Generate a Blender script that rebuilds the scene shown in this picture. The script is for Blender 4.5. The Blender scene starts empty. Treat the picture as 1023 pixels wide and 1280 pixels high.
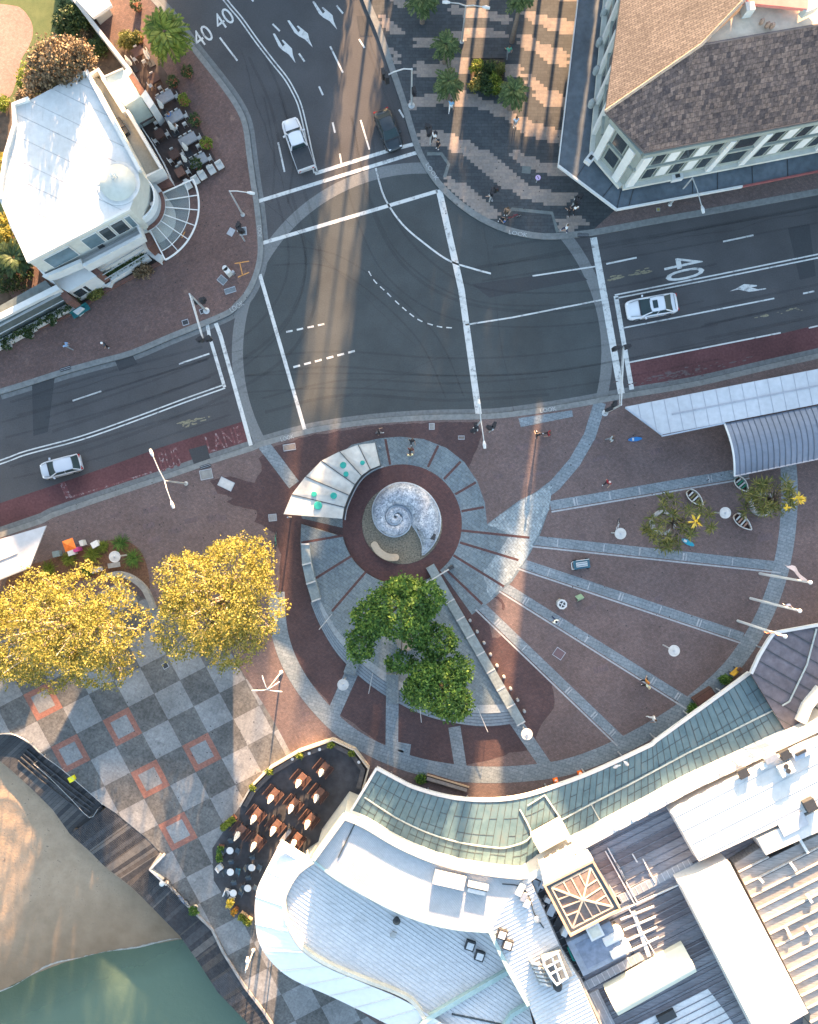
import bpy, bmesh, math, random
import numpy as np
from mathutils import Vector, Matrix
random.seed(7); NP = np.random.RandomState(7)
SC = bpy.context.scene
COL = SC.collection
S = 13.7        # photo pixels per metre on the ground
H = 71.0        # height of the drone
PI = math.pi
def W(px, py, z=0.0):
    k = (H - z) / H / S
    return ((px - 511.5) * k, (640 - py) * k)
def W3(px, py, z=0.0):
    x, y = W(px, py, z); return (x, y, z)
def WL(pts, z=0.0): return [W(p[0], p[1], z) for p in pts]
def zc(f, ox, oy, pts): return [(ox + p[0] / f, oy + p[1] / f) for p in pts]

# ---------------------------------------------------------------- materials
MATS = {}
def _lin(c): return (c[0], c[1], c[2], 1.0)
def _nodes(name):
    m = bpy.data.materials.new(name); m.use_nodes = True
    nt = m.node_tree; b = nt.nodes['Principled BSDF']
    return m, nt, b
def _pos(nt, rot=0.0, sc=(1, 1, 1)):
    g = nt.nodes.new('ShaderNodeNewGeometry'); mp = nt.nodes.new('ShaderNodeMapping')
    mp.inputs['Rotation'].default_value = (0, 0, rot); mp.inputs['Scale'].default_value = sc
    nt.links.new(g.outputs['Position'], mp.inputs['Vector']); return mp.outputs['Vector']
def _noise(nt, vec, scale, detail=5, rough=.6):
    n = nt.nodes.new('ShaderNodeTexNoise'); n.inputs['Scale'].default_value = scale
    n.inputs['Detail'].default_value = detail; n.inputs['Roughness'].default_value = rough
    nt.links.new(vec, n.inputs['Vector']); return n.outputs['Fac']
def _ramp(nt, fac, c0, c1, p0=.3, p1=.7):
    r = nt.nodes.new('ShaderNodeValToRGB'); r.color_ramp.elements[0].position = p0; r.color_ramp.elements[1].position = p1
    r.color_ramp.elements[0].color = _lin(c0); r.color_ramp.elements[1].color = _lin(c1)
    nt.links.new(fac, r.inputs['Fac']); return r.outputs['Color']
def _mix(nt, fac, a, b, mode='MIX'):
    m = nt.nodes.new('ShaderNodeMix'); m.data_type = 'RGBA'; m.blend_type = mode
    for s, v in ((m.inputs[0], fac), (m.inputs[6], a), (m.inputs[7], b)):
        if isinstance(v, (int, float)): s.default_value = v
        elif isinstance(v, tuple): s.default_value = _lin(v)
        else: nt.links.new(v, s)
    return m.outputs[2]
def _math(nt, op, a, b=None):
    m = nt.nodes.new('ShaderNodeMath'); m.operation = op
    for i, v in enumerate((a, b)):
        if v is None: continue
        if isinstance(v, (int, float)): m.inputs[i].default_value = v
        else: nt.links.new(v, m.inputs[i])
    return m.outputs[0]
def _bump(nt, b, fac, strength, dist=.02):
    bp = nt.nodes.new('ShaderNodeBump'); bp.inputs['Strength'].default_value = strength; bp.inputs['Distance'].default_value = dist
    nt.links.new(fac, bp.inputs['Height']); nt.links.new(bp.outputs['Normal'], b.inputs['Normal'])
def mul(c, k): return tuple(min(1, x * k) for x in c)
def mat(name, col, rough=.8, var=.18, scale=3.0, metal=0.0, spec=.3, bump=.0, bscale=25, big=.12, col2=None, rot=0, st=(1, 1, 1), emit=None, coat=0):
    if name in MATS: return MATS[name]
    m, nt, b = _nodes(name)
    v = _pos(nt, rot, st)
    c = _ramp(nt, _noise(nt, v, scale), mul(col, 1 - var), col2 or mul(col, 1 + var))
    if big:
        c = _mix(nt, 1.0, c, _ramp(nt, _noise(nt, v, .22, 4), (1 - big,) * 3, (1 + big * .6,) * 3), 'MULTIPLY')
    nt.links.new(c, b.inputs['Base Color'])
    b.inputs['Roughness'].default_value = rough; b.inputs['Metallic'].default_value = metal
    b.inputs['Specular IOR Level'].default_value = spec
    if coat: b.inputs['Coat Weight'].default_value = coat
    if bump: _bump(nt, b, _noise(nt, v, bscale), bump)
    if emit: b.inputs['Emission Color'].default_value = _lin(emit[0]); b.inputs['Emission Strength'].default_value = emit[1]
    MATS[name] = m; return m
def brick(name, c1, c2, mortar, w, h, rot=0.0, rough=.85, msize=.012, var=.2, big=.18, bump=.25, stain=None, off=.5):
    m, nt, b = _nodes(name)
    v = _pos(nt, rot)
    t = nt.nodes.new('ShaderNodeTexBrick'); nt.links.new(v, t.inputs['Vector'])
    t.inputs['Color1'].default_value = _lin(c1); t.inputs['Color2'].default_value = _lin(c2); t.inputs['Mortar'].default_value = _lin(mortar)
    t.inputs['Scale'].default_value = 1.0; t.inputs['Brick Width'].default_value = w; t.inputs['Row Height'].default_value = h
    t.inputs['Mortar Size'].default_value = msize; t.inputs['Mortar Smooth'].default_value = .2; t.offset = off
    c = t.outputs['Color']
    c = _mix(nt, 1.0, c, _ramp(nt, _noise(nt, v, 5, 4), (1 - var,) * 3, (1 + var,) * 3), 'MULTIPLY')
    c = _mix(nt, 1.0, c, _ramp(nt, _noise(nt, v, .25, 5), (1 - big,) * 3, (1 + big * .7,) * 3), 'MULTIPLY')
    if stain:
        c = _mix(nt, _ramp(nt, _noise(nt, v, .8, 6, .7), (0,) * 3, (1,) * 3, stain[1], stain[1] + .12), c, stain[0])
    nt.links.new(c, b.inputs['Base Color']); b.inputs['Roughness'].default_value = rough; b.inputs['Specular IOR Level'].default_value = .25
    if bump: _bump(nt, b, t.outputs['Fac'], -bump, .01)
    MATS[name] = m; return m
def planks(name, c0, c1, width, rot, gap=.06, rough=.8, gapc=(.01, .01, .012), grain=.25):
    m, nt, b = _nodes(name)
    v = _pos(nt, rot)
    sp = nt.nodes.new('ShaderNodeSeparateXYZ'); nt.links.new(v, sp.inputs[0])
    u = _math(nt, 'DIVIDE', sp.outputs[1], width)
    wn = nt.nodes.new('ShaderNodeTexWhiteNoise'); wn.noise_dimensions = '1D'; nt.links.new(_math(nt, 'FLOOR', u), wn.inputs['W'])
    c = _ramp(nt, wn.outputs['Value'], c0, c1, 0, 1)
    v2 = _pos(nt, rot, (.6, 8, 1))
    c = _mix(nt, 1.0, c, _ramp(nt, _noise(nt, v2, 2.5), (1 - grain,) * 3, (1 + grain,) * 3), 'MULTIPLY')
    c = _mix(nt, 1.0, c, _ramp(nt, _noise(nt, v, .3), (.75,) * 3, (1.15,) * 3), 'MULTIPLY')
    f = _math(nt, 'LESS_THAN', _math(nt, 'FRACT', u), gap)
    c = _mix(nt, f, c, gapc)
    nt.links.new(c, b.inputs['Base Color']); b.inputs['Roughness'].default_value = rough; b.inputs['Specular IOR Level'].default_value = .25
    MATS[name] = m; return m
def leafmat(name, c0, c1, c2, trans=.25, rough=.6):
    m, nt, b = _nodes(name)
    g = nt.nodes.new('ShaderNodeNewGeometry')
    r = nt.nodes.new('ShaderNodeValToRGB'); nt.links.new(g.outputs['Random Per Island'], r.inputs['Fac'])
    e = r.color_ramp.elements; e[0].color = _lin(c0); e[1].color = _lin(c2); e[0].position = .05; e[1].position = .95
    k = r.color_ramp.elements.new(.5); k.color = _lin(c1)
    c = _mix(nt, 1.0, r.outputs['Color'], _ramp(nt, _noise(nt, g.outputs['Position'], .7, 3), (.6, .65, .6), (1.25, 1.2, 1.1)), 'MULTIPLY')
    nt.links.new(c, b.inputs['Base Color']); b.inputs['Roughness'].default_value = rough; b.inputs['Specular IOR Level'].default_value = .25
    tr = nt.nodes.new('ShaderNodeBsdfTranslucent'); nt.links.new(c, tr.inputs['Color'])
    mx = nt.nodes.new('ShaderNodeMixShader'); mx.inputs[0].default_value = trans
    nt.links.new(b.outputs[0], mx.inputs[1]); nt.links.new(tr.outputs[0], mx.inputs[2])
    nt.links.new(mx.outputs[0], nt.nodes['Material Output'].inputs['Surface'])
    MATS[name] = m; return m

# ---------------------------------------------------------------- objects
ORG = {}
def tag(o, label=None, cat=None, group=None, kind=None):
    if label: o['label'] = label
    if cat: o['category'] = cat
    if group: o['group'] = group
    if kind: o['kind'] = kind
    return o
def thing(name, label, cat, loc=(0, 0, 0), group=None, rz=0):
    o = bpy.data.objects.new(name, None); COL.objects.link(o); o.empty_display_size = .3
    o.location = loc; o.rotation_euler = (0, 0, rz); ORG[o.name] = Vector(loc)
    return tag(o, label, cat, group)
def dup(root, loc, rz=0, label=None, group=None, sc=None):
    r = root.copy(); COL.objects.link(r); r.location = loc; r.rotation_euler = (0, 0, rz)
    if sc: r.scale = (sc,) * 3 if isinstance(sc, (int, float)) else sc
    if label: r['label'] = label
    if group: r['group'] = group
    for ch in list(root.children):
        c = ch.copy(); COL.objects.link(c); c.parent = r
        for g in list(ch.children):
            d = g.copy(); COL.objects.link(d); d.parent = c
    return r
def resample(pts, n, closed=False):
    P = [Vector(p) for p in pts]
    if closed: P.append(P[0])
    L = [0]
    for a, b in zip(P, P[1:]): L.append(L[-1] + (b - a).length)
    out = []
    m = n if closed else n - 1
    j = 0
    for i in range(n):
        t = L[-1] * i / m
        while j < len(L) - 2 and L[j + 1] < t: j += 1
        d = L[j + 1] - L[j]
        out.append(P[j].lerp(P[j + 1], (t - L[j]) / d if d else 0))
    return [tuple(p) for p in out]
def cr(pts, k=6, closed=False):
    P = [Vector(p) for p in pts]; n = len(P); out = []
    rng = range(n) if closed else range(n - 1)
    for i in rng:
        if closed: a, b, c, d = P[i - 1], P[i], P[(i + 1) % n], P[(i + 2) % n]
        else: a, b, c, d = P[max(i - 1, 0)], P[i], P[i + 1], P[min(i + 2, n - 1)]
        for s in range(k):
            t = s / k
            out.append(tuple(.5 * ((2 * b) + (c - a) * t + (2 * a - 5 * b + 4 * c - d) * t * t + (3 * b - a - 3 * c + d) * t ** 3)))
    if not closed: out.append(tuple(P[-1]))
    return out
def area(p): return sum(a[0] * b[1] - b[0] * a[1] for a, b in zip(p, p[1:] + p[:1])) / 2
def ccw(p):
    p = list(p); return p if area(p) > 0 else p[::-1]
def offset_line(pts, d):
    P = [Vector(p[:2]) for p in pts]; out = []
    for i, p in enumerate(P):
        a = P[max(i - 1, 0)]; b = P[min(i + 1, len(P) - 1)]
        t = (b - a); t = t.normalized() if t.length > 1e-9 else Vector((1, 0))
        out.append((p.x - t.y * d, p.y + t.x * d))
    return out
def arc(cx, cy, r, a0, a1, n):
    return [(cx + r * math.cos(math.radians(a0 + (a1 - a0) * i / n)), cy + r * math.sin(math.radians(a0 + (a1 - a0) * i / n))) for i in range(n + 1)]
class MB:
    def __init__(s): s.v = []; s.f = []; s.m = []; s.k = 0
    def mi(s, k): s.k = k; return s
    def add(s, vs, fs):
        o = len(s.v); s.v += [tuple(v) for v in vs]
        for f in fs: s.f.append([o + i for i in f]); s.m.append(s.k)
        return s
    def face(s, pts): return s.add(pts, [list(range(len(pts)))])
    def sheet(s, pts, z): return s.face([(p[0], p[1], z) for p in ccw(pts)])
    def box(s, c, d, rz=0.0, rx=0.0, taper=1.0):
        M = Matrix.Translation(c) @ Matrix.Rotation(rz, 4, 'Z') @ Matrix.Rotation(rx, 4, 'X'); vs = []
        for z in (-.5, .5):
            k = taper if z > 0 else 1
            for x, y in ((-.5, -.5), (.5, -.5), (.5, .5), (-.5, .5)): vs.append(M @ Vector((x * d[0] * k, y * d[1] * k, z * d[2])))
        return s.add(vs, [(3, 2, 1, 0), (4, 5, 6, 7), (0, 1, 5, 4), (1, 2, 6, 5), (2, 3, 7, 6), (3, 0, 4, 7)])
    def prism(s, pts, z0, z1, bottom=True):
        p = ccw(pts); n = len(p)
        vs = [(a[0], a[1], z0) for a in p] + [(a[0], a[1], z1) for a in p]
        fs = [tuple(range(n, 2 * n))] + [(i, (i + 1) % n, n + (i + 1) % n, n + i) for i in range(n)]
        if bottom: fs.append(tuple(range(n - 1, -1, -1)))
        return s.add(vs, fs)
    def bar(s, a, b, w, h):
        a = Vector(a); b = Vector(b); d = b - a; L = d.length
        if L < 1e-6: return s
        x = d / L; y = Vector((0, 0, 1)).cross(x)
        y = y.normalized() if y.length > 1e-4 else Vector((0, 1, 0)); z = x.cross(y); vs = []
        for p in (a, b):
            for u, v in ((-.5, -.5), (.5, -.5), (.5, .5), (-.5, .5)): vs.append(p + y * (u * w) + z * (v * h))
        return s.add(vs, [(3, 2, 1, 0), (4, 5, 6, 7), (0, 1, 5, 4), (1, 2, 6, 5), (2, 3, 7, 6), (3, 0, 4, 7)])
    def strip(s, pts, w, z0, z1=None, closed=False):
        if closed:
            q = [pts[-1]] + list(pts) + [pts[0]]
            A = offset_line(q, w / 2)[1:-1]; B = offset_line(q, -w / 2)[1:-1]
        else: A = offset_line(pts, w / 2); B = offset_line(pts, -w / 2)
        n = len(A); rng = range(n) if closed else range(n - 1)
        if z1 is None:
            vs = [(p[0], p[1], z0) for p in A] + [(p[0], p[1], z0) for p in B]
            return s.add(vs, [(n + i, n + (i + 1) % n, (i + 1) % n, i) for i in rng])
        vs = [(p[0], p[1], z1) for p in A] + [(p[0], p[1], z1) for p in B] + [(p[0], p[1], z0) for p in A] + [(p[0], p[1], z0) for p in B]
        fs = []
        for i in rng:
            j = (i + 1) % n
            fs += [(n + i, n + j, j, i), (i, j, 2 * n + j, 2 * n + i), (n + j, n + i, 3 * n + i, 3 * n + j)]
        if not closed: fs += [(n, 0, 2 * n, 3 * n), (n - 1, 2 * n - 1, 4 * n - 1, 3 * n - 1)]
        return s.add(vs, fs)
    def tube(s, pts, r, n=8, cap=True):
        P = [Vector(p) for p in pts]; m = len(P); R = r if isinstance(r, (list, tuple)) else [r] * m; vs = []
        up = Vector((0, 0, 1)); pn = None
        for i, p in enumerate(P):
            t = (P[min(i + 1, m - 1)] - P[max(i - 1, 0)])
            t = t.normalized() if t.length > 1e-9 else up
            if pn is None:
                pn = t.cross(up)
                if pn.length < .1: pn = t.cross(Vector((1, 0, 0)))
            pn = (pn - t * pn.dot(t)); pn.normalize(); bn = t.cross(pn)
            for k in range(n):
                a = 2 * PI * k / n; vs.append(p + (pn * math.cos(a) + bn * math.sin(a)) * R[i])
        fs = [(i * n + k, i * n + (k + 1) % n, (i + 1) * n + (k + 1) % n, (i + 1) * n + k) for i in range(m - 1) for k in range(n)]
        if cap: fs += [tuple(range(n - 1, -1, -1)), tuple(range((m - 1) * n, m * n))]
        return s.add(vs, fs)
    def lathe(s, c, prof, n=20):
        vs = []; m = len(prof)
        for r, z in prof:
            for k in range(n):
                a = 2 * PI * k / n; vs.append((c[0] + r * math.cos(a), c[1] + r * math.sin(a), c[2] + z))
        fs = [(i * n + k, i * n + (k + 1) % n, (i + 1) * n + (k + 1) % n, (i + 1) * n + k) for i in range(m - 1) for k in range(n)]
        fs += [tuple(range(n - 1, -1, -1)), tuple(range((m - 1) * n, m * n))]
        return s.add(vs, fs)
    def ribs(s, poly, z, ang, step, w, h, off=0.0, jit=0.0, zf=None, inset=0.0):
        # thin bars laid across a polygon at a given angle
        ca, sa = math.cos(-ang), math.sin(-ang)
        q = [(p[0] * ca - p[1] * sa, p[0] * sa + p[1] * ca) for p in poly]
        y0 = min(p[1] for p in q); y1 = max(p[1] for p in q); y = y0 + step * .5 + off
        cb, sb = math.cos(ang), math.sin(ang)
        while y < y1:
            xs = []
            for a, b in zip(q, q[1:] + q[:1]):
                if (a[1] <= y < b[1]) or (b[1] <= y < a[1]): xs.append(a[0] + (y - a[1]) * (b[0] - a[0]) / (b[1] - a[1]))
            xs.sort()
            for x0, x1 in zip(xs[::2], xs[1::2]):
                x0 += inset; x1 -= inset
                if x1 - x0 < .1: continue
                pa = (x0 * cb - y * sb, x0 * sb + y * cb); pb = (x1 * cb - y * sb, x1 * sb + y * cb)
                za = zf(*pa) if zf else z; zb = zf(*pb) if zf else z
                s.bar((pa[0], pa[1], za + h / 2), (pb[0], pb[1], zb + h / 2), w, h)
            y += step * (1 + random.uniform(-jit, jit))
        return s
    def loft(s, A, B, zA, zB, thick=.0, nmid=1):
        n = len(A); vs = []
        for j in range(nmid + 1):
            t = j / nmid
            for a, b in zip(A, B): vs.append((a[0] + (b[0] - a[0]) * t, a[1] + (b[1] - a[1]) * t, zA + (zB - zA) * t))
        fs = [(j * n + i, j * n + i + 1, (j + 1) * n + i + 1, (j + 1) * n + i) for j in range(nmid) for i in range(n - 1)]
        s.add(vs, fs)
        if thick: s.add([(v[0], v[1], v[2] - thick) for v in vs], [tuple(reversed(f)) for f in fs])
        return s
    def build(s, name, m=None, parent=None, label=None, cat=None, group=None, kind=None, smooth=False, fix=True):
        me = bpy.data.meshes.new(name)
        if parent is not None: org = ORG[parent.name]
        else:
            xs = [v[0] for v in s.v]; ys = [v[1] for v in s.v]
            org = Vector(((min(xs) + max(xs)) / 2, (min(ys) + max(ys)) / 2, min(v[2] for v in s.v)))
        me.from_pydata([(v[0] - org.x, v[1] - org.y, v[2] - org.z) for v in s.v], [], s.f)
        ms = m if isinstance(m, (list, tuple)) else [m]
        for x in ms: me.materials.append(x)
        if len(ms) > 1: me.polygons.foreach_set('material_index', s.m)
        if smooth: me.polygons.foreach_set('use_smooth', [True] * len(me.polygons))
        if fix:
            bm = bmesh.new(); bm.from_mesh(me); bmesh.ops.recalc_face_normals(bm, faces=bm.faces)
            if kind == 'structure' and s.flat():
                for f in bm.faces:
                    if f.normal.z < 0: f.normal_flip()
            bm.to_mesh(me); bm.free()
        o = bpy.data.objects.new(name, me); COL.objects.link(o); ORG[o.name] = org
        if parent is not None: o.parent = parent
        else: o.location = org
        return tag(o, label, cat, group, kind)
    def flat(s):
        z = [v[2] for v in s.v]; return max(z) - min(z) < .002
def quads(name, C, N, U, sx, sy, m, parent=None, **kw):
    # many small leaf faces: centres, normals, tangents, sizes (numpy)
    N = N / np.linalg.norm(N, axis=1, keepdims=True)
    U = U - N * (U * N).sum(1, keepdims=True); U = U / (np.linalg.norm(U, axis=1, keepdims=True) + 1e-9)
    V = np.cross(N, U); sx = sx[:, None]; sy = sy[:, None]
    P = np.stack([C - U * sx, C - V * sy + U * sx * .1, C + U * sx, C + V * sy + U * sx * .1], 1)
    n = len(C); v = P.reshape(-1, 3); mb = MB()
    org = np.array(ORG[parent.name]) if parent is not None else np.array([v[:, 0].mean(), v[:, 1].mean(), v[:, 2].min()])
    me = bpy.data.meshes.new(name); me.vertices.add(4 * n); me.vertices.foreach_set('co', (v - org).astype(np.float32).ravel())
    me.loops.add(4 * n); me.loops.foreach_set('vertex_index', np.arange(4 * n, dtype=np.int32))
    me.polygons.add(n); me.polygons.foreach_set('loop_start', np.arange(0, 4 * n, 4, dtype=np.int32))
    me.update(calc_edges=True); me.materials.append(m)
    o = bpy.data.objects.new(name, me); COL.objects.link(o); ORG[o.name] = Vector(org)
    if parent is not None: o.parent = parent
    else: o.location = org
    return tag(o, **kw)
def text_faces(mb, txt, bl, u, v, z):
    # flat lettering: bl, u, v in photo pixels on the ground (text box corner, width vector, height vector)
    cu = bpy.data.curves.new('lettering', 'FONT'); cu.body = txt; cu.resolution_u = 3
    o = bpy.data.objects.new('lettering', cu); COL.objects.link(o)
    dg = bpy.context.evaluated_depsgraph_get(); me = bpy.data.meshes.new_from_object(o.evaluated_get(dg))
    P = [tuple(x.co) for x in me.vertices]; F = [list(p.vertices) for p in me.polygons]
    bpy.data.objects.remove(o); bpy.data.curves.remove(cu); bpy.data.meshes.remove(me)
    x0 = min(p[0] for p in P); x1 = max(p[0] for p in P); y0 = min(p[1] for p in P); y1 = max(p[1] for p in P); vs = []
    for p in P:
        a = (p[0] - x0) / (x1 - x0); b = (p[1] - y0) / (y1 - y0)
        vs.append(W3(bl[0] + u[0] * a + v[0] * b, bl[1] + u[1] * a + v[1] * b, z))
    return mb.add(vs, F)

# ---------------------------------------------------------------- camera, sky, sun
cam = bpy.data.cameras.new('camera'); co = bpy.data.objects.new('camera', cam); COL.objects.link(co)
co.location = (0, 0, H); co.rotation_euler = (0, 0, 0); cam.sensor_fit = 'VERTICAL'; cam.sensor_height = 36
cam.lens = 36 * H / (1280 / S); cam.clip_end = 12000; cam.clip_start = .5; SC.camera = co
EL = math.radians(11.0); AZ = math.radians(7.2)    # azimuth measured from +Y towards +X
sd = Vector((math.sin(AZ) * math.cos(EL), math.cos(AZ) * math.cos(EL), math.sin(EL)))
wd = bpy.data.worlds.new('World'); SC.world = wd; wd.use_nodes = True
nt = wd.node_tree; sky = nt.nodes.new('ShaderNodeTexSky'); sky.sky_type = 'NISHITA'; sky.sun_disc = False
sky.sun_elevation = EL; sky.sun_rotation = AZ; sky.air_density = 1.0; sky.dust_density = 1.6; sky.ozone_density = .6
nt.links.new(sky.outputs[0], nt.nodes['Background'].inputs[0]); nt.nodes['Background'].inputs[1].default_value = .09
sl = bpy.data.lights.new('sun', 'SUN'); sl.energy = 5.0; sl.angle = math.radians(.8); sl.color = (1.0, .62, .33)
so = bpy.data.objects.new('sun', sl); COL.objects.link(so); so.rotation_euler = sd.to_track_quat('Z', 'Y').to_euler(); so.location = (20, 120, 90)
SC.view_settings.view_transform = 'Standard'; SC.view_settings.look = 'None'; SC.view_settings.exposure = 3.4; SC.view_settings.gamma = 1.0
# ================================================================= ground materials
asphalt = mat('asphalt', (.066, .065, .067), .9, .14, 9, bump=.3, bscale=40, big=.2)
asphalt_ring = mat('asphalt_intersection', (.054, .060, .061), .9, .14, 9, bump=.3, bscale=40, big=.22)
patch_m = mat('asphalt_patch', (.044, .046, .049), .9, .15, 9)
conc = mat('concrete', (.21, .21, .20), .85, .16, 4, bump=.15)
kerbm = mat('kerb_concrete', (.17, .175, .17), .85, .2, 3)
ringm = mat('ring_paving', (.145, .15, .15), .85, .15, 6)
paint, nt, b = _nodes('road_paint'); v = _pos(nt)
c = _mix(nt, _ramp(nt, _noise(nt, v, 1.6, 8, .8), (0,) * 3, (1,) * 3, .52, .63), (.50, .50, .48), (.19, .19, .19)); c = _mix(nt, _ramp(nt, _noise(nt, v, 9, 5, .75), (0,) * 3, (.8,) * 3, .60, .68), c, (.09, .09, .09))
nt.links.new(c, b.inputs['Base Color']); b.inputs['Roughness'].default_value = .75
brick_pl = brick('plaza_brick', (.155, .106, .098), (.118, .086, .082), (.085, .072, .068), .24, .12, .25, stain=((.10, .072, .076), .62))
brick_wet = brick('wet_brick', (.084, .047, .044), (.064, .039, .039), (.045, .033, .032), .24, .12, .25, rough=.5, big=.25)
brick_nw = brick('footpath_brick', (.155, .092, .078), (.115, .074, .068), (.08, .062, .056), .24, .12, -.4, stain=((.19, .125, .10), .6))
brick_red = brick('ring_brick', (.105, .048, .043), (.08, .04, .038), (.05, .034, .034), .24, .12, .1, rough=.65)
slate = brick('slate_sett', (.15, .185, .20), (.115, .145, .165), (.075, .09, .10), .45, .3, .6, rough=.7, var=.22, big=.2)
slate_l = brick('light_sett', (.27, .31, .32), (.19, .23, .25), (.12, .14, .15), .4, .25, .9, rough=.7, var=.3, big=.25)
band_m = brick('band_sett', (.185, .215, .235), (.15, .18, .20), (.08, .09, .10), .6, .3, .3, rough=.7, var=.2)
corso_d = brick('promenade_dark', (.058, .064, .069), (.044, .050, .055), (.03, .034, .037), .6, .3, 0, rough=.75, var=.15)
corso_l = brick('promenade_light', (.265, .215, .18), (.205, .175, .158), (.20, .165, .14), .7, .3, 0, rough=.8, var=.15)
buslane = mat('bus_lane_red', (.095, .037, .039), .85, .25, 5, big=.3, col2=(.115, .05, .052))
ck_l = brick('pale_slab', (.205, .208, .208), (.175, .178, .18), (.125, .127, .128), .883, .66, .4785, rough=.8, msize=.008, var=.22, big=.25, bump=.1, stain=((.11, .11, .112), .6))
ck_d = brick('dark_slab', (.112, .110, .106), (.092, .092, .09), (.062, .062, .062), .883, .66, .4785, rough=.8, msize=.008, var=.35, big=.35, bump=.1, stain=((.12, .115, .105), .6))
ck_o = brick('orange_brick', (.27, .115, .085), (.21, .095, .075), (.16, .10, .08), .24, .12, .47)
sand_m = mat('sand', (.30, .225, .155), .95, .12, 1.2, bump=.4, bscale=6, big=.22)
earth = mat('earth', (.10, .08, .06), .95, .25, 2)
terr_m = mat('terrace_floor', (.050, .050, .055), .75, .3, 1.5, big=.3)
yel = mat('spray_orange', (.55, .26, .08), .8, .2, 5)

# ================================================================= outlines (photo pixels)
KNW = [(-330, -560), (60, -150), (130, -70), (193, 0), (218, 28), (244, 63), (275, 102), (296, 132), (307, 157), (312, 193), (317, 229), (321, 254),
       (325, 291), (326, 317), (321, 342), (310, 366), (295, 383), (280, 394), (216, 420), (166, 441), (126, 452), (83, 464), (33, 480), (0, 490), (-500, 640)]
KNE = [(300, -560), (380, -260), (430, -80), (458, 0), (474, 38), (489, 82), (504, 126), (519, 176), (530, 202), (548, 229), (571, 252), (601, 273), (636, 288),
       (680, 296), (724, 293), (752, 289), (827, 275), (902, 262), (1023, 240), (1500, 148)]
KS = [(-500, 830), (0, 669), (66, 644), (133, 621), (199, 599), (266, 576), (316, 560), (328, 555), (391, 538), (466, 527), (540, 522), (599, 521),
      (640, 518), (715, 507), (775, 496), (865, 481), (939, 464), (1023, 445), (1500, 340)]
SEA = [(1500, 1500), (430, 1500), (345, 1285), (330, 1262), (307, 1232), (280, 1189), (266, 1160), (239, 1134), (211, 1104), (189, 1084), (202, 1066), (185, 1048), (146, 1016), (129, 1005),
       (118, 995), (73, 958), (52, 943), (39, 930), (21, 919), (0, 917), (-80, 905), (-500, 870)]
def struct(mb, name, m, kind='structure', **kw): return mb.build(name, m, kind=kind, **kw)
ZP = .12
g = MB(); g.sheet(WL([(-40000, -40000), (40000, -40000), (40000, 1495), (1500, 1495)] + SEA[1:-1] + [(-40000, 880)]), -.06); struct(g, 'ground', earth)
g = MB(); g.sheet(WL([(-2500, -2500), (2500, -2500), (2500, 900), (-500, 900), (-2500, 900)]), 0); struct(g, 'road', asphalt)
g = MB(); g.prism(WL(KNW + [(-1500, 640), (-1500, -560)]), -.05, ZP); struct(g, 'footpath', brick_nw)
g = MB(); g.prism(WL(KNE + [(1500, -560)]), -.05, ZP); struct(g, 'pavement', corso_d)
g = MB(); g.prism(WL(KS + SEA), -3.2, ZP); struct(g, 'plaza', brick_pl)
# right-hand footpath in brick below the awning
g = MB(); g.sheet(WL([(738, 291), (752, 288), (827, 274), (902, 261), (1023, 239), (1500, 147), (1500, 60), (1023, 150), (800, 200), (770, 262)]), ZP + .004); struct(g, 'footpath', brick_pl)
g = MB(); g.sheet(WL([(142, 52), (172, 44), (198, 76), (214, 100), (242, 140), (260, 180), (272, 204), (240, 222), (217, 231), (190, 180), (160, 140), (150, 90)]), ZP + .005); struct(g, 'cafe_floor', mat('cafe_floor', (.062, .046, .042), .8, .25, 3))
# kerbs
for k, w, s in ((KNW, .5, 1), (KNE, .55, 1), (KS, .5, -1)):
    p = WL(cr(k[1:-1] if k is not KS else k, 3)); g = MB(); g.strip(offset_line(p, s * -.0), w, -.02, ZP + .012)
    struct(g, 'kerb', kerbm)
    g = MB(); g.strip(offset_line(p, -s * .5 if k is KS else .5), .42, .006); struct(g, 'gutter', mat('gutter', (.13, .135, .135), .85, .2, 3))
# darker intersection and its ring
C0 = W(528, 441); R0 = 231 / S
def ring_pts(r, a0, a1, n=60): return arc(C0[0], C0[1], r, a0, a1, n)
def clip(subj, cell):
    out = list(subj); c = ccw(cell)
    for i in range(len(c)):
        a, b = c[i], c[(i + 1) % len(c)]; inp, out = out, []
        if not inp: break
        f = lambda p: (b[0] - a[0]) * (p[1] - a[1]) - (b[1] - a[1]) * (p[0] - a[0])
        for j in range(len(inp)):
            p, q = inp[j - 1], inp[j]; fp, fq = f(p), f(q)
            if fq >= 0:
                if fp < 0: t = fp / (fp - fq); out.append((p[0] + (q[0] - p[0]) * t, p[1] + (q[1] - p[1]) * t))
                out.append(q)
            elif fp >= 0: t = fp / (fp - fq); out.append((p[0] + (q[0] - p[0]) * t, p[1] + (q[1] - p[1]) * t))
    return out
g = MB(); g.sheet(ring_pts(R0, 0, 357, 90), .004); struct(g, 'intersection', asphalt_ring)
g = MB(); g.strip(ring_pts(R0, 0, 354, 118), 1.02, .009, closed=True); struct(g, 'ring_band', ringm)
# asphalt patches, oil
g = MB()
for q in ([(590, 355), (720, 338), (735, 350), (612, 372)], [(142, 447), (164, 440), (172, 455), (150, 464)], [(40, 470), (70, 462), (60, 540), (42, 545)], [(236, 562), (258, 556), (264, 576), (243, 581)], [(985, 285), (1012, 280), (1020, 345), (1000, 350)], [(446, 20), (462, 20), (466, 45), (450, 45)]):
    g.sheet(WL(q), .0125)
struct(g, 'asphalt_patch', patch_m)
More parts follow.
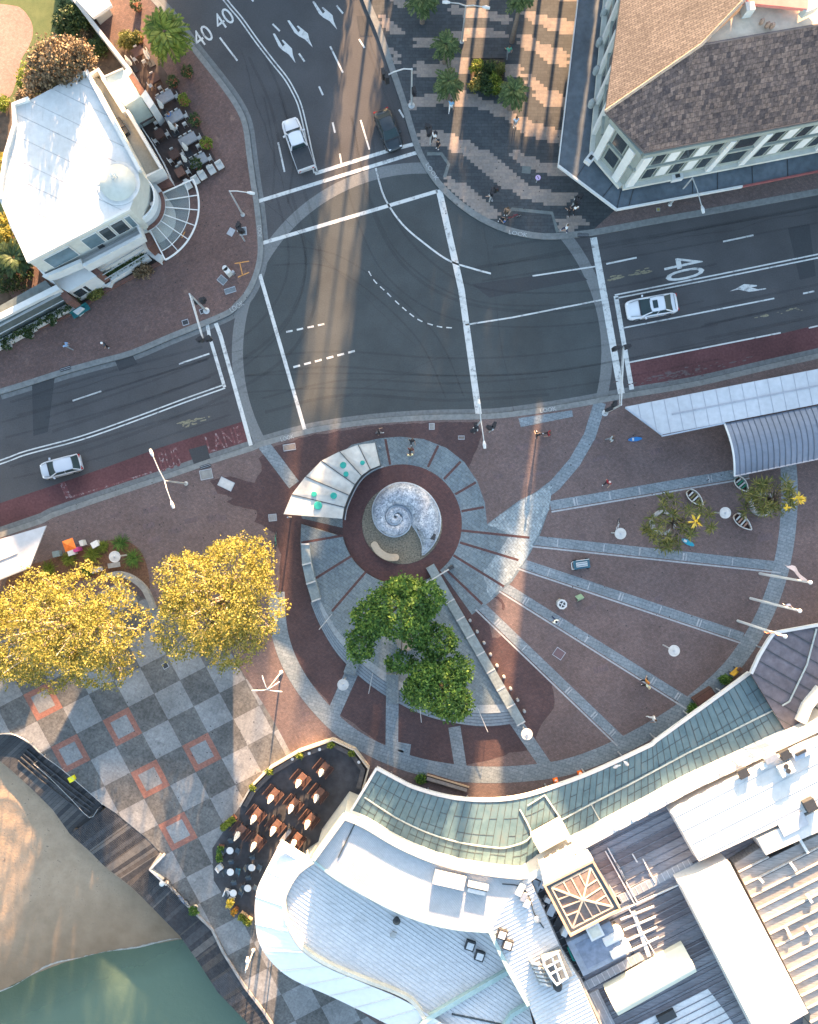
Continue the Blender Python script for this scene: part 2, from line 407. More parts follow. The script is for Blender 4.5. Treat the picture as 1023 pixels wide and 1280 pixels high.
# bus lanes
g = MB(); g.sheet(WL([(-500, 790), (0, 629), (66, 607), (133, 584), (199, 560), (249, 544), (303, 527), (316, 556), (266, 571), (199, 594), (133, 616), (66, 639), (0, 664), (-500, 825)]), .005); struct(g, 'bus_lane', buslane)
g = MB(); g.sheet(WL([(786, 454), (880, 434), (977, 417), (1023, 406), (1500, 300), (1500, 336), (1023, 440), (939, 459), (865, 475), (790, 489)]), .005); struct(g, 'bus_lane', buslane)
# ---- road markings
mk = MB(); ZM = .013
def ln(pts, w, z=ZM): mk.strip(WL(pts), w, z)
def dash(pts, n, duty, w):
    P = resample(pts, 2 * 40 + 1); m = len(P) - 1
    for i in range(n):
        a = int(m * i / n); b = int(m * (i + duty) / n); ln(P[a:max(b, a + 1) + 1], w)
ln([(394, 217), (485, 188.5), (518, 180)], .33); ln([(322, 252), (510, 194), (524, 190)], .33); ln([(328, 304), (547, 239)], .33)
ln([(549, 237), (577, 362), (599, 520)], .58); ln([(325, 343), (382, 540)], .33)
ln([(270, 404), (276, 420), (314, 557)], .36); ln([(259, 404), (262, 420), (281, 484)], .30)
ln([(742, 297), (759, 390), (777, 492)], .62); ln([(770, 370), (790, 487)], .42)
mid = cr([(281, 483), (233, 500), (166, 525), (100, 548), (33, 566), (0, 578), (-120, 618)], 4)
for d in (-.16, .16): mk.strip(offset_line(WL(mid), d), .12, ZM)
ln([(224, 455), (262, 442)], .14); ln([(91, 501), (127, 489)], .14)
e = [(769, 371), (900, 345), (1023, 320), (1500, 215)]
for d in (-.16, .16): mk.strip(offset_line(WL(e), d), .13, ZM)
ln([(758, 330), (796, 322)], .15); ln([(904, 302), (942, 294)], .15); ln([(666, 345), (745, 333)], .13); ln([(582, 406), (640, 397), (752, 375)], .14)
ln([(779, 410), (968, 373)], .13); ln([(787, 453), (976, 416)], .13); ln([(1004, 367), (1018, 364)], .15); ln([(1011, 410), (1050, 401)], .13)
ln(cr([(470, 210), (481, 247), (503, 280), (533, 306), (562, 326), (592, 336), (614, 342)], 5), .16)
dash(cr([(461, 339), (469, 352), (482, 364), (491, 373), (503, 384), (515, 394), (526, 401), (540, 406), (553, 409), (572, 410)], 4), 11, .55, .10)
dash([(358, 415), (411, 404)], 4, .62, .16); dash([(367, 459), (450, 437)], 6, .62, .18)
dn = cr([(230, -70), (282, 0), (301, 23), (321, 51), (341, 77), (357, 97), (367, 114), (375, 132), (382, 160), (388, 188), (395, 216)], 4)
for d in (-.15, .15): mk.strip(offset_line(WL(dn), d), .12, ZM)
for a, b in (((275, 47), (297, 76)), ((341, 30), (350, 39)), ((374, 67), (381, 77)), ((413, 58), (429, 91)), ((421, 7), (429, 17)), ((449, 49), (456, 60)), ((399, 108), (404, 119)),
             ((416, 153), (419, 166)), ((425, 192), (427, 204)), ((451, 150), (462, 187)), ((499, 137), (505, 147)), ((348, 178), (356, 215)), ((314, -2), (317, 2))): ln([a, b], .16)
AR = [(648, 120), (660, 118), (712, 188), (724, 176), (703, 153), (711, 149), (768, 195), (776, 230), (797, 277), (752, 230), (716, 211), (690, 190)]
for ox, oy, r in ((0, 0, 0), (143, -108, .03), (-92, 83, .10)):
    q = []
    for x, y in AR:
        dx, dy = x - 720, y - 195; q.append((720 + ox + dx * math.cos(r) - dy * math.sin(r), 195 + oy + dx * math.sin(r) + dy * math.cos(r)))
    mk.sheet(WL(zc(4.65, 220, 0, q)), ZM)
mk.sheet(WL(zc(5.683, 800, 300, [(640, 364), (690, 342), (740, 313), (832, 321), (832, 329), (790, 337), (838, 350), (895, 342), (897, 349), (820, 363), (775, 368), (700, 352)])), ZM)
text_faces(mk, '40', (276.3, 39.5), (19.1, -14), (-12.3, -17.6), ZM); text_faces(mk, '40', (249.9, 61), (19.1, -14), (-12.3, -17.6), ZM)
text_faces(mk, '40', (828.2, 327), (5.3, 27.3), (48.4, -10.6), ZM)
struct(mk, 'road_marking', paint)
# worn bus-lane lettering and kerb lettering
fade, nt, b = _nodes('worn_paint'); v = _pos(nt)
c = _mix(nt, _ramp(nt, _noise(nt, v, 2.6, 8, .8), (0,) * 3, (1,) * 3, .52, .56), (.115, .036, .038), (.22, .17, .17))
nt.links.new(c, b.inputs['Base Color']); b.inputs['Roughness'].default_value = .85
g = MB(); text_faces(g, 'BUS', (203, 590), (24, -8), (-6, -24), ZM); text_faces(g, 'LANE', (262, 566), (43, -14), (-6, -20), ZM); g.strip(WL([(78, 603), (86, 622)]), .5, ZM); g.strip(WL([(86, 622), (128, 610), (190, 590)]), .16, ZM); struct(g, 'road_marking', fade)
g = MB(); ZK = ZP + .018
for bl, u, v in (((290, 391), (16, -10), (-3.5, -5.5)), ((532, 206), (13, 20), (4, -3)), ((636, 292.5), (23, 4), (1, -5)), ((676, 516), (20, -3), (-1, -5)), ((352, 552), (16, -4.5), (-1.5, -5)), ((322, 282), (1, 15), (4.5, 0))):
    text_faces(g, 'LOOK', bl, u, v, ZK)
struct(g, 'kerb_lettering', mat('kerb_paint', (.36, .36, .35), .8, .3, 9))
# sprayed orange mark, stains on asphalt
g = MB()
for a, b in (((300, 328), (304, 345)), ((294, 330), (312, 327)), ((298, 347), (312, 341)), ((228, 298), (232, 290))): g.strip(WL([a, b]), .09, ZP + .012)
struct(g, 'spray_marking', yel)
g = MB(); rnd = random.Random(5)
def splat(cx, cy, rx, ry, n, ang, z):
    for _ in range(n):
        t = rnd.gauss(0, .5); u = rnd.gauss(0, .4); a = ang
        x = cx + t * rx * math.cos(a) - u * ry * math.sin(a); y = cy + t * rx * math.sin(a) + u * ry * math.cos(a)
        r = rnd.uniform(.5, 2.0); L = r * rnd.uniform(1, 3)
        p = [(x + math.cos(k) * L * math.cos(a) - math.sin(k) * r * .5 * math.sin(a) + rnd.uniform(-.4, .4), y + math.cos(k) * L * math.sin(a) + math.sin(k) * r * .5 * math.cos(a)) for k in [i * PI / 4 for i in range(8)]]
        g.sheet(WL(p), z + rnd.uniform(0, .0018))
splat(240, 527, 22, 5, 30, -.25, .015); splat(803, 340, 14, 4, 26, -.2, .015); splat(768, 348, 10, 4, 16, -.2, .015); splat(978, 390, 30, 4, 16, -.22, .015)
struct(g, 'road_stain', mat('stain_tan', (.20, .18, .12), .9, .3, 8))
g = MB(); splat(860, 465, 70, 7, 60, -.21, .015); splat(830, 470, 40, 6, 30, -.21, .015)
struct(g, 'road_stain', mat('stain_grey', (.10, .075, .078), .9, .3, 8))

# tyre marks, hairline cracks and old service trenches on the asphalt
tm, nt, b = _nodes('tyre_mark'); v = _pos(nt); b.inputs['Base Color'].default_value = (.018, .018, .02, 1); b.inputs['Roughness'].default_value = .8
nt.links.new(_math(nt, 'MULTIPLY', _noise(nt, v, .9, 7, .7), .24), b.inputs['Alpha'])
g = MB(); ra = random.Random(12)
ARCS = [[(420, 150), (440, 260), (490, 350), (580, 400), (720, 405), (880, 375)], [(440, 150), (462, 250), (512, 330), (600, 378), (740, 380), (900, 350)], [(300, 470), (420, 460), (560, 470), (700, 462), (900, 428)], [(305, 490), (430, 485), (560, 492), (700, 482), (900, 446)],
        [(360, 240), (380, 330), (350, 420), (250, 490), (60, 560)], [(345, 240), (360, 330), (330, 400), (240, 455), (60, 520)], [(330, 515), (430, 495), (560, 500), (690, 492)], [(620, 330), (740, 312), (900, 282), (1030, 258)], [(600, 352), (740, 330), (900, 303), (1030, 278)],
        [(330, 120), (345, 190), (340, 250)], [(310, 70), (335, 130), (352, 200)], [(460, 60), (480, 120), (500, 170)], [(20, 520), (130, 490), (260, 450)], [(10, 545), (130, 512), (265, 470)], [(20, 600), (130, 570), (290, 520)], [(880, 405), (1030, 375)], [(880, 425), (1030, 393)], [(340, 330), (420, 340), (520, 420), (560, 500)]]
for i, a in enumerate(ARCS):
    for d in (0, 1.45): g.strip(offset_line(WL(cr([(p[0] + ra.uniform(-3, 3), p[1] + ra.uniform(-3, 3)) for p in a], 8)), d), ra.uniform(.14, .3), .0165 + i * .0004 + d * .0001)
struct(g, 'tyre_mark', tm)
g = MB()
for a, b_, n in (((330, 250), (520, 430), 26), ((600, 250), (640, 520), 22), ((30, 500), (300, 440), 24), ((780, 310), (1023, 262), 24), ((300, 60), (350, 240), 20), ((420, 500), (560, 440), 16), ((450, 10), (500, 170), 16), ((840, 440), (1023, 398), 18)):
    x, y = 0, 0; P = []
    for k in range(n + 1): t = k / n; x += ra.uniform(-1.6, 1.6); y += ra.uniform(-1.6, 1.6); P.append((a[0] + (b_[0] - a[0]) * t + x, a[1] + (b_[1] - a[1]) * t + y))
    g.strip(WL(P), .026, .0255)
struct(g, 'road_crack', mat('crack_seal', (.036, .036, .038), .7, .3, 4))
# ---- promenade: staircase-edged pale bands
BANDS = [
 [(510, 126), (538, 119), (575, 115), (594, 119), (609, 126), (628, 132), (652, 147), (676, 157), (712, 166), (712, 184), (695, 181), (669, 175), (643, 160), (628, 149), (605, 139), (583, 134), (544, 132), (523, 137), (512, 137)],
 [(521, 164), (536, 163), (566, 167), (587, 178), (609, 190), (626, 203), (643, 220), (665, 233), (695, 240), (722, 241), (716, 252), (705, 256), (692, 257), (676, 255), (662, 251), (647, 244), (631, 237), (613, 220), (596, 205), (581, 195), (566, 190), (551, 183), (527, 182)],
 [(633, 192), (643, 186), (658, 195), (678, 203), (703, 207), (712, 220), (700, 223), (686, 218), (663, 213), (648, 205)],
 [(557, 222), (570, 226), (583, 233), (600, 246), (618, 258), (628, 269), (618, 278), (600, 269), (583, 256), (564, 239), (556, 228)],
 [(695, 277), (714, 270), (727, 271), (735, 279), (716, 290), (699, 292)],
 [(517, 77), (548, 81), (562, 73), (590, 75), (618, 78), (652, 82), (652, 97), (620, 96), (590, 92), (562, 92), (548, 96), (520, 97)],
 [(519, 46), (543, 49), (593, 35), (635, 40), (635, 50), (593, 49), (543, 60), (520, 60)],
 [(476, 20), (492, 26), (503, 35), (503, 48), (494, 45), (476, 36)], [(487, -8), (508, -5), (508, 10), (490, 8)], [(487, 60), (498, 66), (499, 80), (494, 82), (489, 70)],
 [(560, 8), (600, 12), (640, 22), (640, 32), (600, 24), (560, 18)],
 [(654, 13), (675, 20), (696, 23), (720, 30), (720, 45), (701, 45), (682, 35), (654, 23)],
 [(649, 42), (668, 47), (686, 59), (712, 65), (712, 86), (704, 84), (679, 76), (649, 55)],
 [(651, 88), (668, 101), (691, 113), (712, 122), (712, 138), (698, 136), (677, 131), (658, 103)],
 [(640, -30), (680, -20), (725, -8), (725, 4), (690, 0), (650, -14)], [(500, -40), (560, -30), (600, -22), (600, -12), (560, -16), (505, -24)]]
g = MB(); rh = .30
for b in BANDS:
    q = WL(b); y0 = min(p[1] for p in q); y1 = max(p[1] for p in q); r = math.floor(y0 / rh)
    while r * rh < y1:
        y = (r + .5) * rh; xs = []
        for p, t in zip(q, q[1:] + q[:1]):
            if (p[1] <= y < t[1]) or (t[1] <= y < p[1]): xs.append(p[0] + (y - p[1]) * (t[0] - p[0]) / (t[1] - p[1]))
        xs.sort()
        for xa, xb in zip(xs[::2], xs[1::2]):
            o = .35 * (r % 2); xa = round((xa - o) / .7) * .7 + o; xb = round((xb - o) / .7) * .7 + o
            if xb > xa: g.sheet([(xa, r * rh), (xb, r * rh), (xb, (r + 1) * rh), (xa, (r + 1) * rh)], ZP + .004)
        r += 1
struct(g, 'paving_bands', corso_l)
g = MB()
for q in ([(534, 193), (552, 193), (561, 206), (556, 222)], [(634, 268), (640, 262), (690, 267), (697, 291)]): g.strip(WL(q), .3, ZP + .006)
g.sheet(WL([(653, 208), (664, 209), (663, 218), (652, 217)]), ZP + .008)
struct(g, 'kerb_ramp_edge', mat('ramp_edge', (.13, .145, .14), .85))

# ---- plaza paving
def wob(poly, amp, n=160, seed=1):
    r = random.Random(seed); P = resample(poly, n, True); return [(p[0] + r.uniform(-amp, amp), p[1] + r.uniform(-amp, amp)) for p in P]
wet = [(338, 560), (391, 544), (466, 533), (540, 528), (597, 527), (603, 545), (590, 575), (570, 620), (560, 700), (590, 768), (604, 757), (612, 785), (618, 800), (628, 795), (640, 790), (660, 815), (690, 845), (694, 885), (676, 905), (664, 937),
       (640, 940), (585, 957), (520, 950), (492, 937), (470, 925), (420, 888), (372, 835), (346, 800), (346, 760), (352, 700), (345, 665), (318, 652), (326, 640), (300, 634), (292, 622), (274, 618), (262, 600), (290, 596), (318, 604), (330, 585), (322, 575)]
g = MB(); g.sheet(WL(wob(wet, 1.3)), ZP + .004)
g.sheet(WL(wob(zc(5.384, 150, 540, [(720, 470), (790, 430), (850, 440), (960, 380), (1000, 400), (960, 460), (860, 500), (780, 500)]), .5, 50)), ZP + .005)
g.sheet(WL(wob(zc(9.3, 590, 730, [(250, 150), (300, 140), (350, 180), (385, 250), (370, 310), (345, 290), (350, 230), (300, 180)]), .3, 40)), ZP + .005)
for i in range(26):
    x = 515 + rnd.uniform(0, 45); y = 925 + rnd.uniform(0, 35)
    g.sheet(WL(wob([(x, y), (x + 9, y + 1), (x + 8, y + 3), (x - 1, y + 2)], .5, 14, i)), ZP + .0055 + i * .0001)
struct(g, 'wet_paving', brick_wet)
arc_pts = cr([(346, 740), (350, 790), (366, 835), (397, 880), (440, 920), (500, 950), (560, 964), (620, 968), (690, 962), (740, 948), (790, 925), (840, 896), (880, 866), (915, 832), (945, 788), (965, 745), (978, 700), (985, 650), (986, 600), (982, 560)], 5)
g = MB(); g.strip(WL(arc_pts), 1.5, ZP + .008)
for a, b, w in (((688, 632), (935, 590), .85), ((655, 674), (976, 708), .85), ((649, 703), (928, 796), .85), ((628, 732), (862, 879), .85), ((600, 756), (777, 926), .85), ((640, 895), (686, 962), 1.1),
                ((568, 908), (577, 965), 1.1), ((491, 846), (490, 938), 1.15), ((443, 834), (417, 892), 1.2)):
    g.strip(WL([a, b]), w, ZP + .0085)
rp = [W(330, 556), W(347, 578), W(368, 606)]; g.strip(rp, 1.1, ZP + .009)
g.strip([W(750, 503), W(737, 545), W(718, 578), W(694, 606), W(660, 632)], 1.1, ZP + .009)
for q in ([(648, 523), (715, 513), (716, 521), (651, 534)], [(460, 925), (505, 938), (500, 952), (455, 938)], [(494, 926), (514, 930), (512, 946), (494, 940)]): g.sheet(WL(q), ZP + .0075)
struct(g, 'paving_bands', band_m)
g = MB()   # thin bright edging beside each radial band, with small inlaid plates
for a, b in (((688, 632), (935, 590)), ((655, 674), (976, 708)), ((649, 703), (928, 796)), ((628, 732), (862, 879)), ((600, 756), (777, 926))):
    p = WL([a, b]); off = .58 if a[1] == 632 else .58
    g.strip(offset_line(p, -off), .14, ZP + .0105)
    for t in (.12, .3, .45, .62, .8, .93):
        x = a[0] + (b[0] - a[0]) * t; y = a[1] + (b[1] - a[1]) * t; an = math.atan2(-(b[1] - a[1]), b[0] - a[0]); c = W(x, y)
        for dx in (0, .25):
            if rnd.random() < .75:
                d = (math.cos(an + PI / 2) * .3, math.sin(an + PI / 2) * .3); cc = (c[0] + dx * math.cos(an), c[1] + dx * math.sin(an))
                g.strip([(cc[0] - d[0] * 1.2, cc[1] - d[1] * 1.2), (cc[0] + d[0], cc[1] + d[1])], .09 if dx else .14, ZP + .0125)
struct(g, 'paving_edging', mat('pale_edging', (.30, .31, .32), .7, .2, 5))
# repaired patches, gum spots and drips on the brick
g = MB(); rp_ = random.Random(31)
for i in range(46):
    px, py = rp_.choice([(rp_.uniform(690, 960), rp_.uniform(560, 880)), (rp_.uniform(620, 760), rp_.uniform(530, 620)), (rp_.uniform(120, 300), rp_.uniform(610, 700)), (rp_.uniform(330, 430), rp_.uniform(850, 920))])
    w, h, a = rp_.uniform(4, 20), rp_.uniform(3, 9), .25; ca, sa = math.cos(a), math.sin(a)
    g.sheet(WL([(px + x * ca - y * sa, py - x * sa - y * ca) for x, y in ((-w / 2, -h / 2), (w / 2, -h / 2), (w / 2, h / 2), (-w / 2, h / 2))]), ZP + .0028 + i * .00002)
struct(g, 'paving_repair', brick('repair_brick', (.135, .092, .092), (.105, .08, .082), (.08, .068, .068), .24, .12, 1.82, stain=((.17, .115, .11), .55)))
g = MB()
for i in range(420):
    px, py = rp_.choice([(rp_.uniform(600, 980), rp_.uniform(530, 900)), (rp_.uniform(60, 340), rp_.uniform(600, 700)), (rp_.uniform(200, 310), rp_.uniform(240, 400)), (rp_.uniform(140, 330), rp_.uniform(860, 1010)), (rp_.uniform(520, 700), rp_.uniform(140, 270))])
    x, y = W(px, py); g.sheet(arc(x, y, rp_.uniform(.025, .07), 0, 300, 5), ZP + .0155)
struct(g, 'paving_spots', mat('gum_spot', (.05, .045, .045), .9, .4, 9))
# checker slabs
ckp = WL([(-300, 800), (0, 800), (150, 728), (200, 760), (290, 815), (307, 845), (330, 880), (345, 905), (361, 935), (400, 1000), (420, 1240), (500, 1300), (520, 1400)] + SEA[2:] + [(-300, 885)])
U = (32.2, -16.7); V = (17.35, 32.6); O = (153.9, 908); orange = {(0, 0), (0, 2), (2, 2), (0, 4), (-2, 0), (-2, -2)}
g = MB()
for i in range(-16, 12):
    for j in range(-12, 18):
        c = (O[0] + i * U[0] + j * V[0], O[1] + i * U[1] + j * V[1])
        def cell(k): return WL([(c[0] + s * U[0] * k + t * V[0] * k, c[1] + s * U[1] * k + t * V[1] * k) for s, t in ((-.5, -.5), (.5, -.5), (.5, .5), (-.5, .5))])
        q = clip(ckp, cell(.995))
        if len(q) < 3 or abs(area(q)) < .05: continue
        lt = (i + j) % 2 == 0
        g.mi(2 if (i, j) in orange else 0 if lt else 1).sheet(q, ZP + .0065)
        if (i, j) in orange: g.mi(0).sheet(clip(ckp, cell(.62)), ZP + .0105)
struct(g, 'slab_paving', [ck_l, ck_d, ck_o])
g = MB(); g.sheet(WL([(300, 1008), (313, 985), (337, 961), (373, 940), (416, 925), (444, 938), (461, 961), (453, 989), (440, 1018), (400, 1075), (345, 1085), (324, 1150), (300, 1150), (268, 1100), (266, 1060)]), ZP + .011); struct(g, 'terrace_floor', terr_m)

# ---- shell apron
CX, CY = 503, 655
g = MB()
g.sheet(WL([(400, 590), (440, 556), (475, 548), (500, 546), (530, 549), (558, 560), (580, 577), (597, 602), (606, 628), (609, 655), (650, 625), (690, 605), (687, 634), (675, 668), (658, 700), (640, 727), (612, 752), (590, 768), (545, 705), (430, 660), (378, 648), (372, 628)]), ZP + .010)
struct(g, 'shell_apron', slate)
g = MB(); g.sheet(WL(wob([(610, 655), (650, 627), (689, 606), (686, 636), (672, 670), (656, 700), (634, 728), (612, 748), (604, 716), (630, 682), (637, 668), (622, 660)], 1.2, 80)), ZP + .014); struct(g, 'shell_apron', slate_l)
g = MB()
for a, b in (((482, 549), (488, 581)), ((548, 557), (535, 584)), ((576, 577), (555, 599)), ((595, 603), (569, 618)), ((605, 634), (577, 639)), ((662, 672), (576, 663)), ((648, 700), (575, 678)), ((630, 733), (567, 694)), ((603, 755), (558, 712))):
    g.strip(WL([a, b]), .22, ZP + .018)
struct(g, 'paving_edging', brick_red)
# raised south-west sector of the apron with its arc of steps
inner = cr([(401, 748), (411, 768), (428, 793), (460, 822), (495, 847), (537, 867), (570, 876), (600, 879), (633, 878)], 4)
outer = cr([(389, 753), (402, 784), (424, 819), (456, 850), (491, 874), (530, 893), (569, 903), (608, 907), (646, 903)], 4)
nS = 33; ri = resample(inner, nS); ro = resample(outer, nS)
top = [(378, 655)] + [(377, 680), (379, 706), (386, 735), (396, 750)] + inner + [(632, 876), (545, 716), (536, 723)]
a_ = [(CX + 75.5 * math.cos(math.radians(t)), CY + 75.5 * math.sin(math.radians(t))) for t in range(66, 172, 6)]
g = MB(); g.prism(WL(top + a_), ZP - .05, ZP + .5); pl = struct(g, 'raised_paving', slate)
g = MB()
for a, b in (((378, 678), (431, 669)), ((396, 722), (441, 694)), ((416, 763), (459, 713)), ((450, 800), (478, 731)), ((522, 740), (520, 733))): g.strip(WL([a, b]), .22, ZP + .504)
struct(g, 'paving_edging', brick_red)
tread = mat('step_tread', (.20, .235, .26), .7, .2, 5); riser = mat('step_stone', (.10, .12, .135), .7, .2, 5)
stp = thing('stone_steps', 'curved flight of grey stone steps below the green trees, around the shell fountain', 'steps', W3(490, 860, ZP))
for k in range(5):
    t0 = [0, .38, .54, .69, .85, 1][k]; t1 = [0, .38, .54, .69, .85, 1][k + 1]
    A = [(a[0] + (b[0] - a[0]) * t0, a[1] + (b[1] - a[1]) * t0) for a, b in zip(ri, ro)]
    B = [(a[0] + (b[0] - a[0]) * t1, a[1] + (b[1] - a[1]) * t1) for a, b in zip(ri, ro)]
    z = ZP + .51 - k * .1; q = MB(); n = nS
    A = WL(A); B = WL(B); N_ = [(A[i][0] * .72 + B[i][0] * .28, A[i][1] * .72 + B[i][1] * .28) for i in range(n)] if k else A
    q.mi(0); vs = [(p[0], p[1], z) for p in N_] + [(p[0], p[1], z) for p in B]; q.add(vs, [(i, i + 1, n + i + 1, n + i) for i in range(n - 1)])
    q.mi(1); vs = [(p[0], p[1], z) for p in A] + [(p[0], p[1], z) for p in N_]
    if k: q.add(vs, [(i, i + 1, n + i + 1, n + i) for i in range(n - 1)])
    vs = [(p[0], p[1], z) for p in B] + [(p[0], p[1], ZP - .02) for p in B]; q.add(vs, [(i, i + 1, n + i + 1, n + i) for i in range(n - 1)])
    for e in (0, -1): q.add([(A[e][0], A[e][1], ZP - .02), (B[e][0], B[e][1], ZP - .02), (B[e][0], B[e][1], z), (A[e][0], A[e][1], z)], [(0, 1, 2, 3)])
    q.build('step', [tread, riser], stp)
# ramps of slate crossing the steps
g = MB()
for a, b in (((448, 812), (437, 842)), ((491, 842), (491, 878))):
    A = W3(*a, ZP + .53); B = W3(*b, ZP + .3); g.bar(A, B, 1.1, .5)
struct(g, 'stair_ramp', slate)
# red ring, basin, shell
cw = W(CX, CY)
g = MB(); g.strip(arc(cw[0], cw[1], 61.5 / S, 0, 354, 59), 26 / S, ZP + .020, closed=True); struct(g, 'brick_ring', brick_red)
gravel = mat('pit_gravel', (.15, .135, .105), .95, .6, 7, bump=.6)
g = MB(); g.sheet(arc(cw[0], cw[1], 49 / S, 0, 354, 59), ZP + .016)
g.strip(arc(cw[0], cw[1], 49 / S, 0, 354, 59), .14, ZP, ZP + .06, closed=True); struct(g, 'basin', gravel)
shell = thing('shell_fountain', 'pale blue nautilus shell mosaic mound at the centre of the brick ring', 'fountain', W3(508, 645, ZP + .02))
TH = [-56, -40, -20, 0, 45, 90, 135, 180, 225, 270, 315, 360, 405, 450, 495, 540, 585, 630, 675, 720, 765, 810, 855, 900, 1500]
RR = [58.8, 58.4, 57.5, 55.6, 48.5, 42, 34, 28.5, 26, 25, 22.5, 18.6, 15.5, 13.2, 12, 11.4, 10.8, 9.8, 8.4, 6.8, 5, 3.4, 2.2, 1.2, .2]
def Rf(t): return float(np.interp(t, TH, RR))
def Rin(t):
    if t >= -24: return Rf(t + 360)
    return float(np.interp(t, [-56, -50, -46, -42, -38, -33, -28, -24], [58.0, 52.5, 47, 41.5, 36, 28.5, 23.5, 20.6]))
sc0 = (495, 646); g = MB(); nr = 9; cols = []
ths = list(np.arange(-56, 850, 5.0))
for t in ths:
    a, b = Rin(t), Rf(t); w = b - a; row = []
    for k in range(nr):
        s = k / (nr - 1); r = a + w * s; hgt = (math.sin(PI * s) ** .55) * w / S * .34 + .10 + .35 * max(0, (t - 200) / 700)
        if k in (0, nr - 1): hgt = 0.0 if t < 300 else .05 + .35 * max(0, (t - 200) / 700) * (k == 0)
        x, y = W(sc0[0] + r * math.cos(math.radians(t)), sc0[1] - r * math.sin(math.radians(t))); row.append((x, y, ZP + .02 + hgt))
    cols.append(row)
vs = [p for r in cols for p in r]
g.add(vs, [(i * nr + k, i * nr + k + 1, (i + 1) * nr + k + 1, (i + 1) * nr + k) for i in range(len(cols) - 1) for k in range(nr - 1)])
m, nt, b = _nodes('shell_mosaic'); v = _pos(nt)
vo = nt.nodes.new('ShaderNodeTexVoronoi'); vo.inputs['Scale'].default_value = 9; nt.links.new(v, vo.inputs['Vector'])
c = _ramp(nt, vo.outputs['Color'], (.17, .195, .225), (.50, .53, .56), .1, .9)
c = _mix(nt, 1.0, c, _ramp(nt, _noise(nt, v, 1.6, 6, .7), (.42, .46, .52), (1.25, 1.25, 1.25)), 'MULTIPLY')
nt.links.new(c, b.inputs['Base Color']); b.inputs['Roughness'].default_value = .5; _bump(nt, b, vo.outputs['Distance'], .5, .02)
g.build('shell_whorl', m, shell, smooth=True)
g = MB()
for sgn, rf in ((1, Rf), (0, Rin)):
    pts = []
    for t in np.arange(-54, 720 if sgn else 0, 6.0):
        r = rf(t); x, y = W(sc0[0] + r * math.cos(math.radians(t)), sc0[1] - r * math.sin(math.radians(t))); pts.append((x, y, ZP + .06 + (.35 * max(0, (t - 200) / 700) + (.08 if t > 290 else 0))))
    g.tube(pts, .055, 6)
g.build('shell_rim', mat('shell_rim', (.46, .50, .54), .6, .2, 6), shell)
for q in ([(521, 656), (530, 655), (529, 664), (522, 663)], [(538, 664), (545, 668), (543, 675), (537, 673)]):
    g = MB(); g.prism(WL(q), ZP + .6, ZP + .75); g.build('drain_hatch', patch_m, shell)
sb = MB(); cp = [(468.5, 681), (473, 688), (480, 693.5), (488, 696.5), (495, 696.5)]; sb.strip(WL(cr(cp, 4)), .62, ZP, ZP + .42)
for e in (cp[0], cp[-1]): x, y = W(*e); sb.lathe((x, y, ZP), [(.31, 0), (.31, .418), (.27, .419)], 16)
sb.build('curved_bench', mat('sandstone', (.38, .31, .23), .8, .1, 6), label='sand coloured curved stone bench in the gravel of the shell basin', cat='bench')

# ---- beach, water, boardwalk
FO = [(-600, 1420), (-100, 1268), (0, 1239), (40, 1219), (83, 1202), (133, 1189), (186, 1181), (226, 1174), (300, 1165), (700, 1150)]
ZW = -1.7
def dshore(px, py):
    return (np.interp(px, [p[0] for p in FO], [p[1] for p in FO]) - py) / S
g = MB(); nx, ny = 120, 100; vs = []
for j in range(ny + 1):
    for i in range(nx + 1):
        px = -500 + 900 * i / nx; py = 890 + 700 * j / ny; d = dshore(px, py)
        z = ZW + .055 * d + (.018 * math.sin(px * .11 + py * .05) + .03 * math.sin(math.hypot(px + 20, py - 1090) * .22)) * (1 if d > 3 else max(0, d / 3))
        z = min(z, -.45); x, y = W(px, py, z); vs.append((x, y, z))
g.add(vs, [(j * (nx + 1) + i, j * (nx + 1) + i + 1, (j + 1) * (nx + 1) + i + 1, (j + 1) * (nx + 1) + i) for j in range(ny) for i in range(nx)])
m, nt, b = _nodes('beach_sand'); v = _pos(nt); gg = nt.nodes.new('ShaderNodeSeparateXYZ'); nt.links.new(v, gg.inputs[0])
dry = _ramp(nt, _noise(nt, v, 1.1, 7, .7), (.245, .175, .115), (.335, .245, .165)); wetc = _ramp(nt, _noise(nt, v, .8, 5), (.15, .10, .058), (.19, .13, .08))
f = nt.nodes.new('ShaderNodeMapRange'); f.inputs[1].default_value = ZW + .02; f.inputs[2].default_value = ZW + .42
nt.links.new(_math(nt, 'ADD', gg.outputs[2], _math(nt, 'MULTIPLY', _math(nt, 'SUBTRACT', _noise(nt, v, .35, 4), .5), .3)), f.inputs[0])
c = _mix(nt, f.outputs[0], wetc, dry)
dbr = _ramp(nt, _noise(nt, v, 2.2, 8, .75), (0,) * 3, (1,) * 3, .60, .66); c = _mix(nt, _mix(nt, 1.0, dbr, f.outputs[0], 'MULTIPLY'), c, (.11, .075, .055))
nt.links.new(c, b.inputs['Base Color']); b.inputs['Roughness'].default_value = .85; _bump(nt, b, _noise(nt, v, 4, 6), .5, .06)
struct(g, 'beach', m, smooth=True)
m, nt, b = _nodes('harbour_water'); v = _pos(nt)
b.inputs['Base Color'].default_value = (.088, .130, .090, 1); b.inputs['Roughness'].default_value = .12; b.inputs['Specular IOR Level'].default_value = .4
_bump(nt, b, _noise(nt, v, 2.2, 5, .7), .5, .08)
tr = nt.nodes.new('ShaderNodeBsdfTransparent'); tr.inputs[0].default_value = (.62, .80, .68, 1)
gd = nt.nodes.new('ShaderNodeSeparateXYZ'); nt.links.new(v, gd.inputs[0])
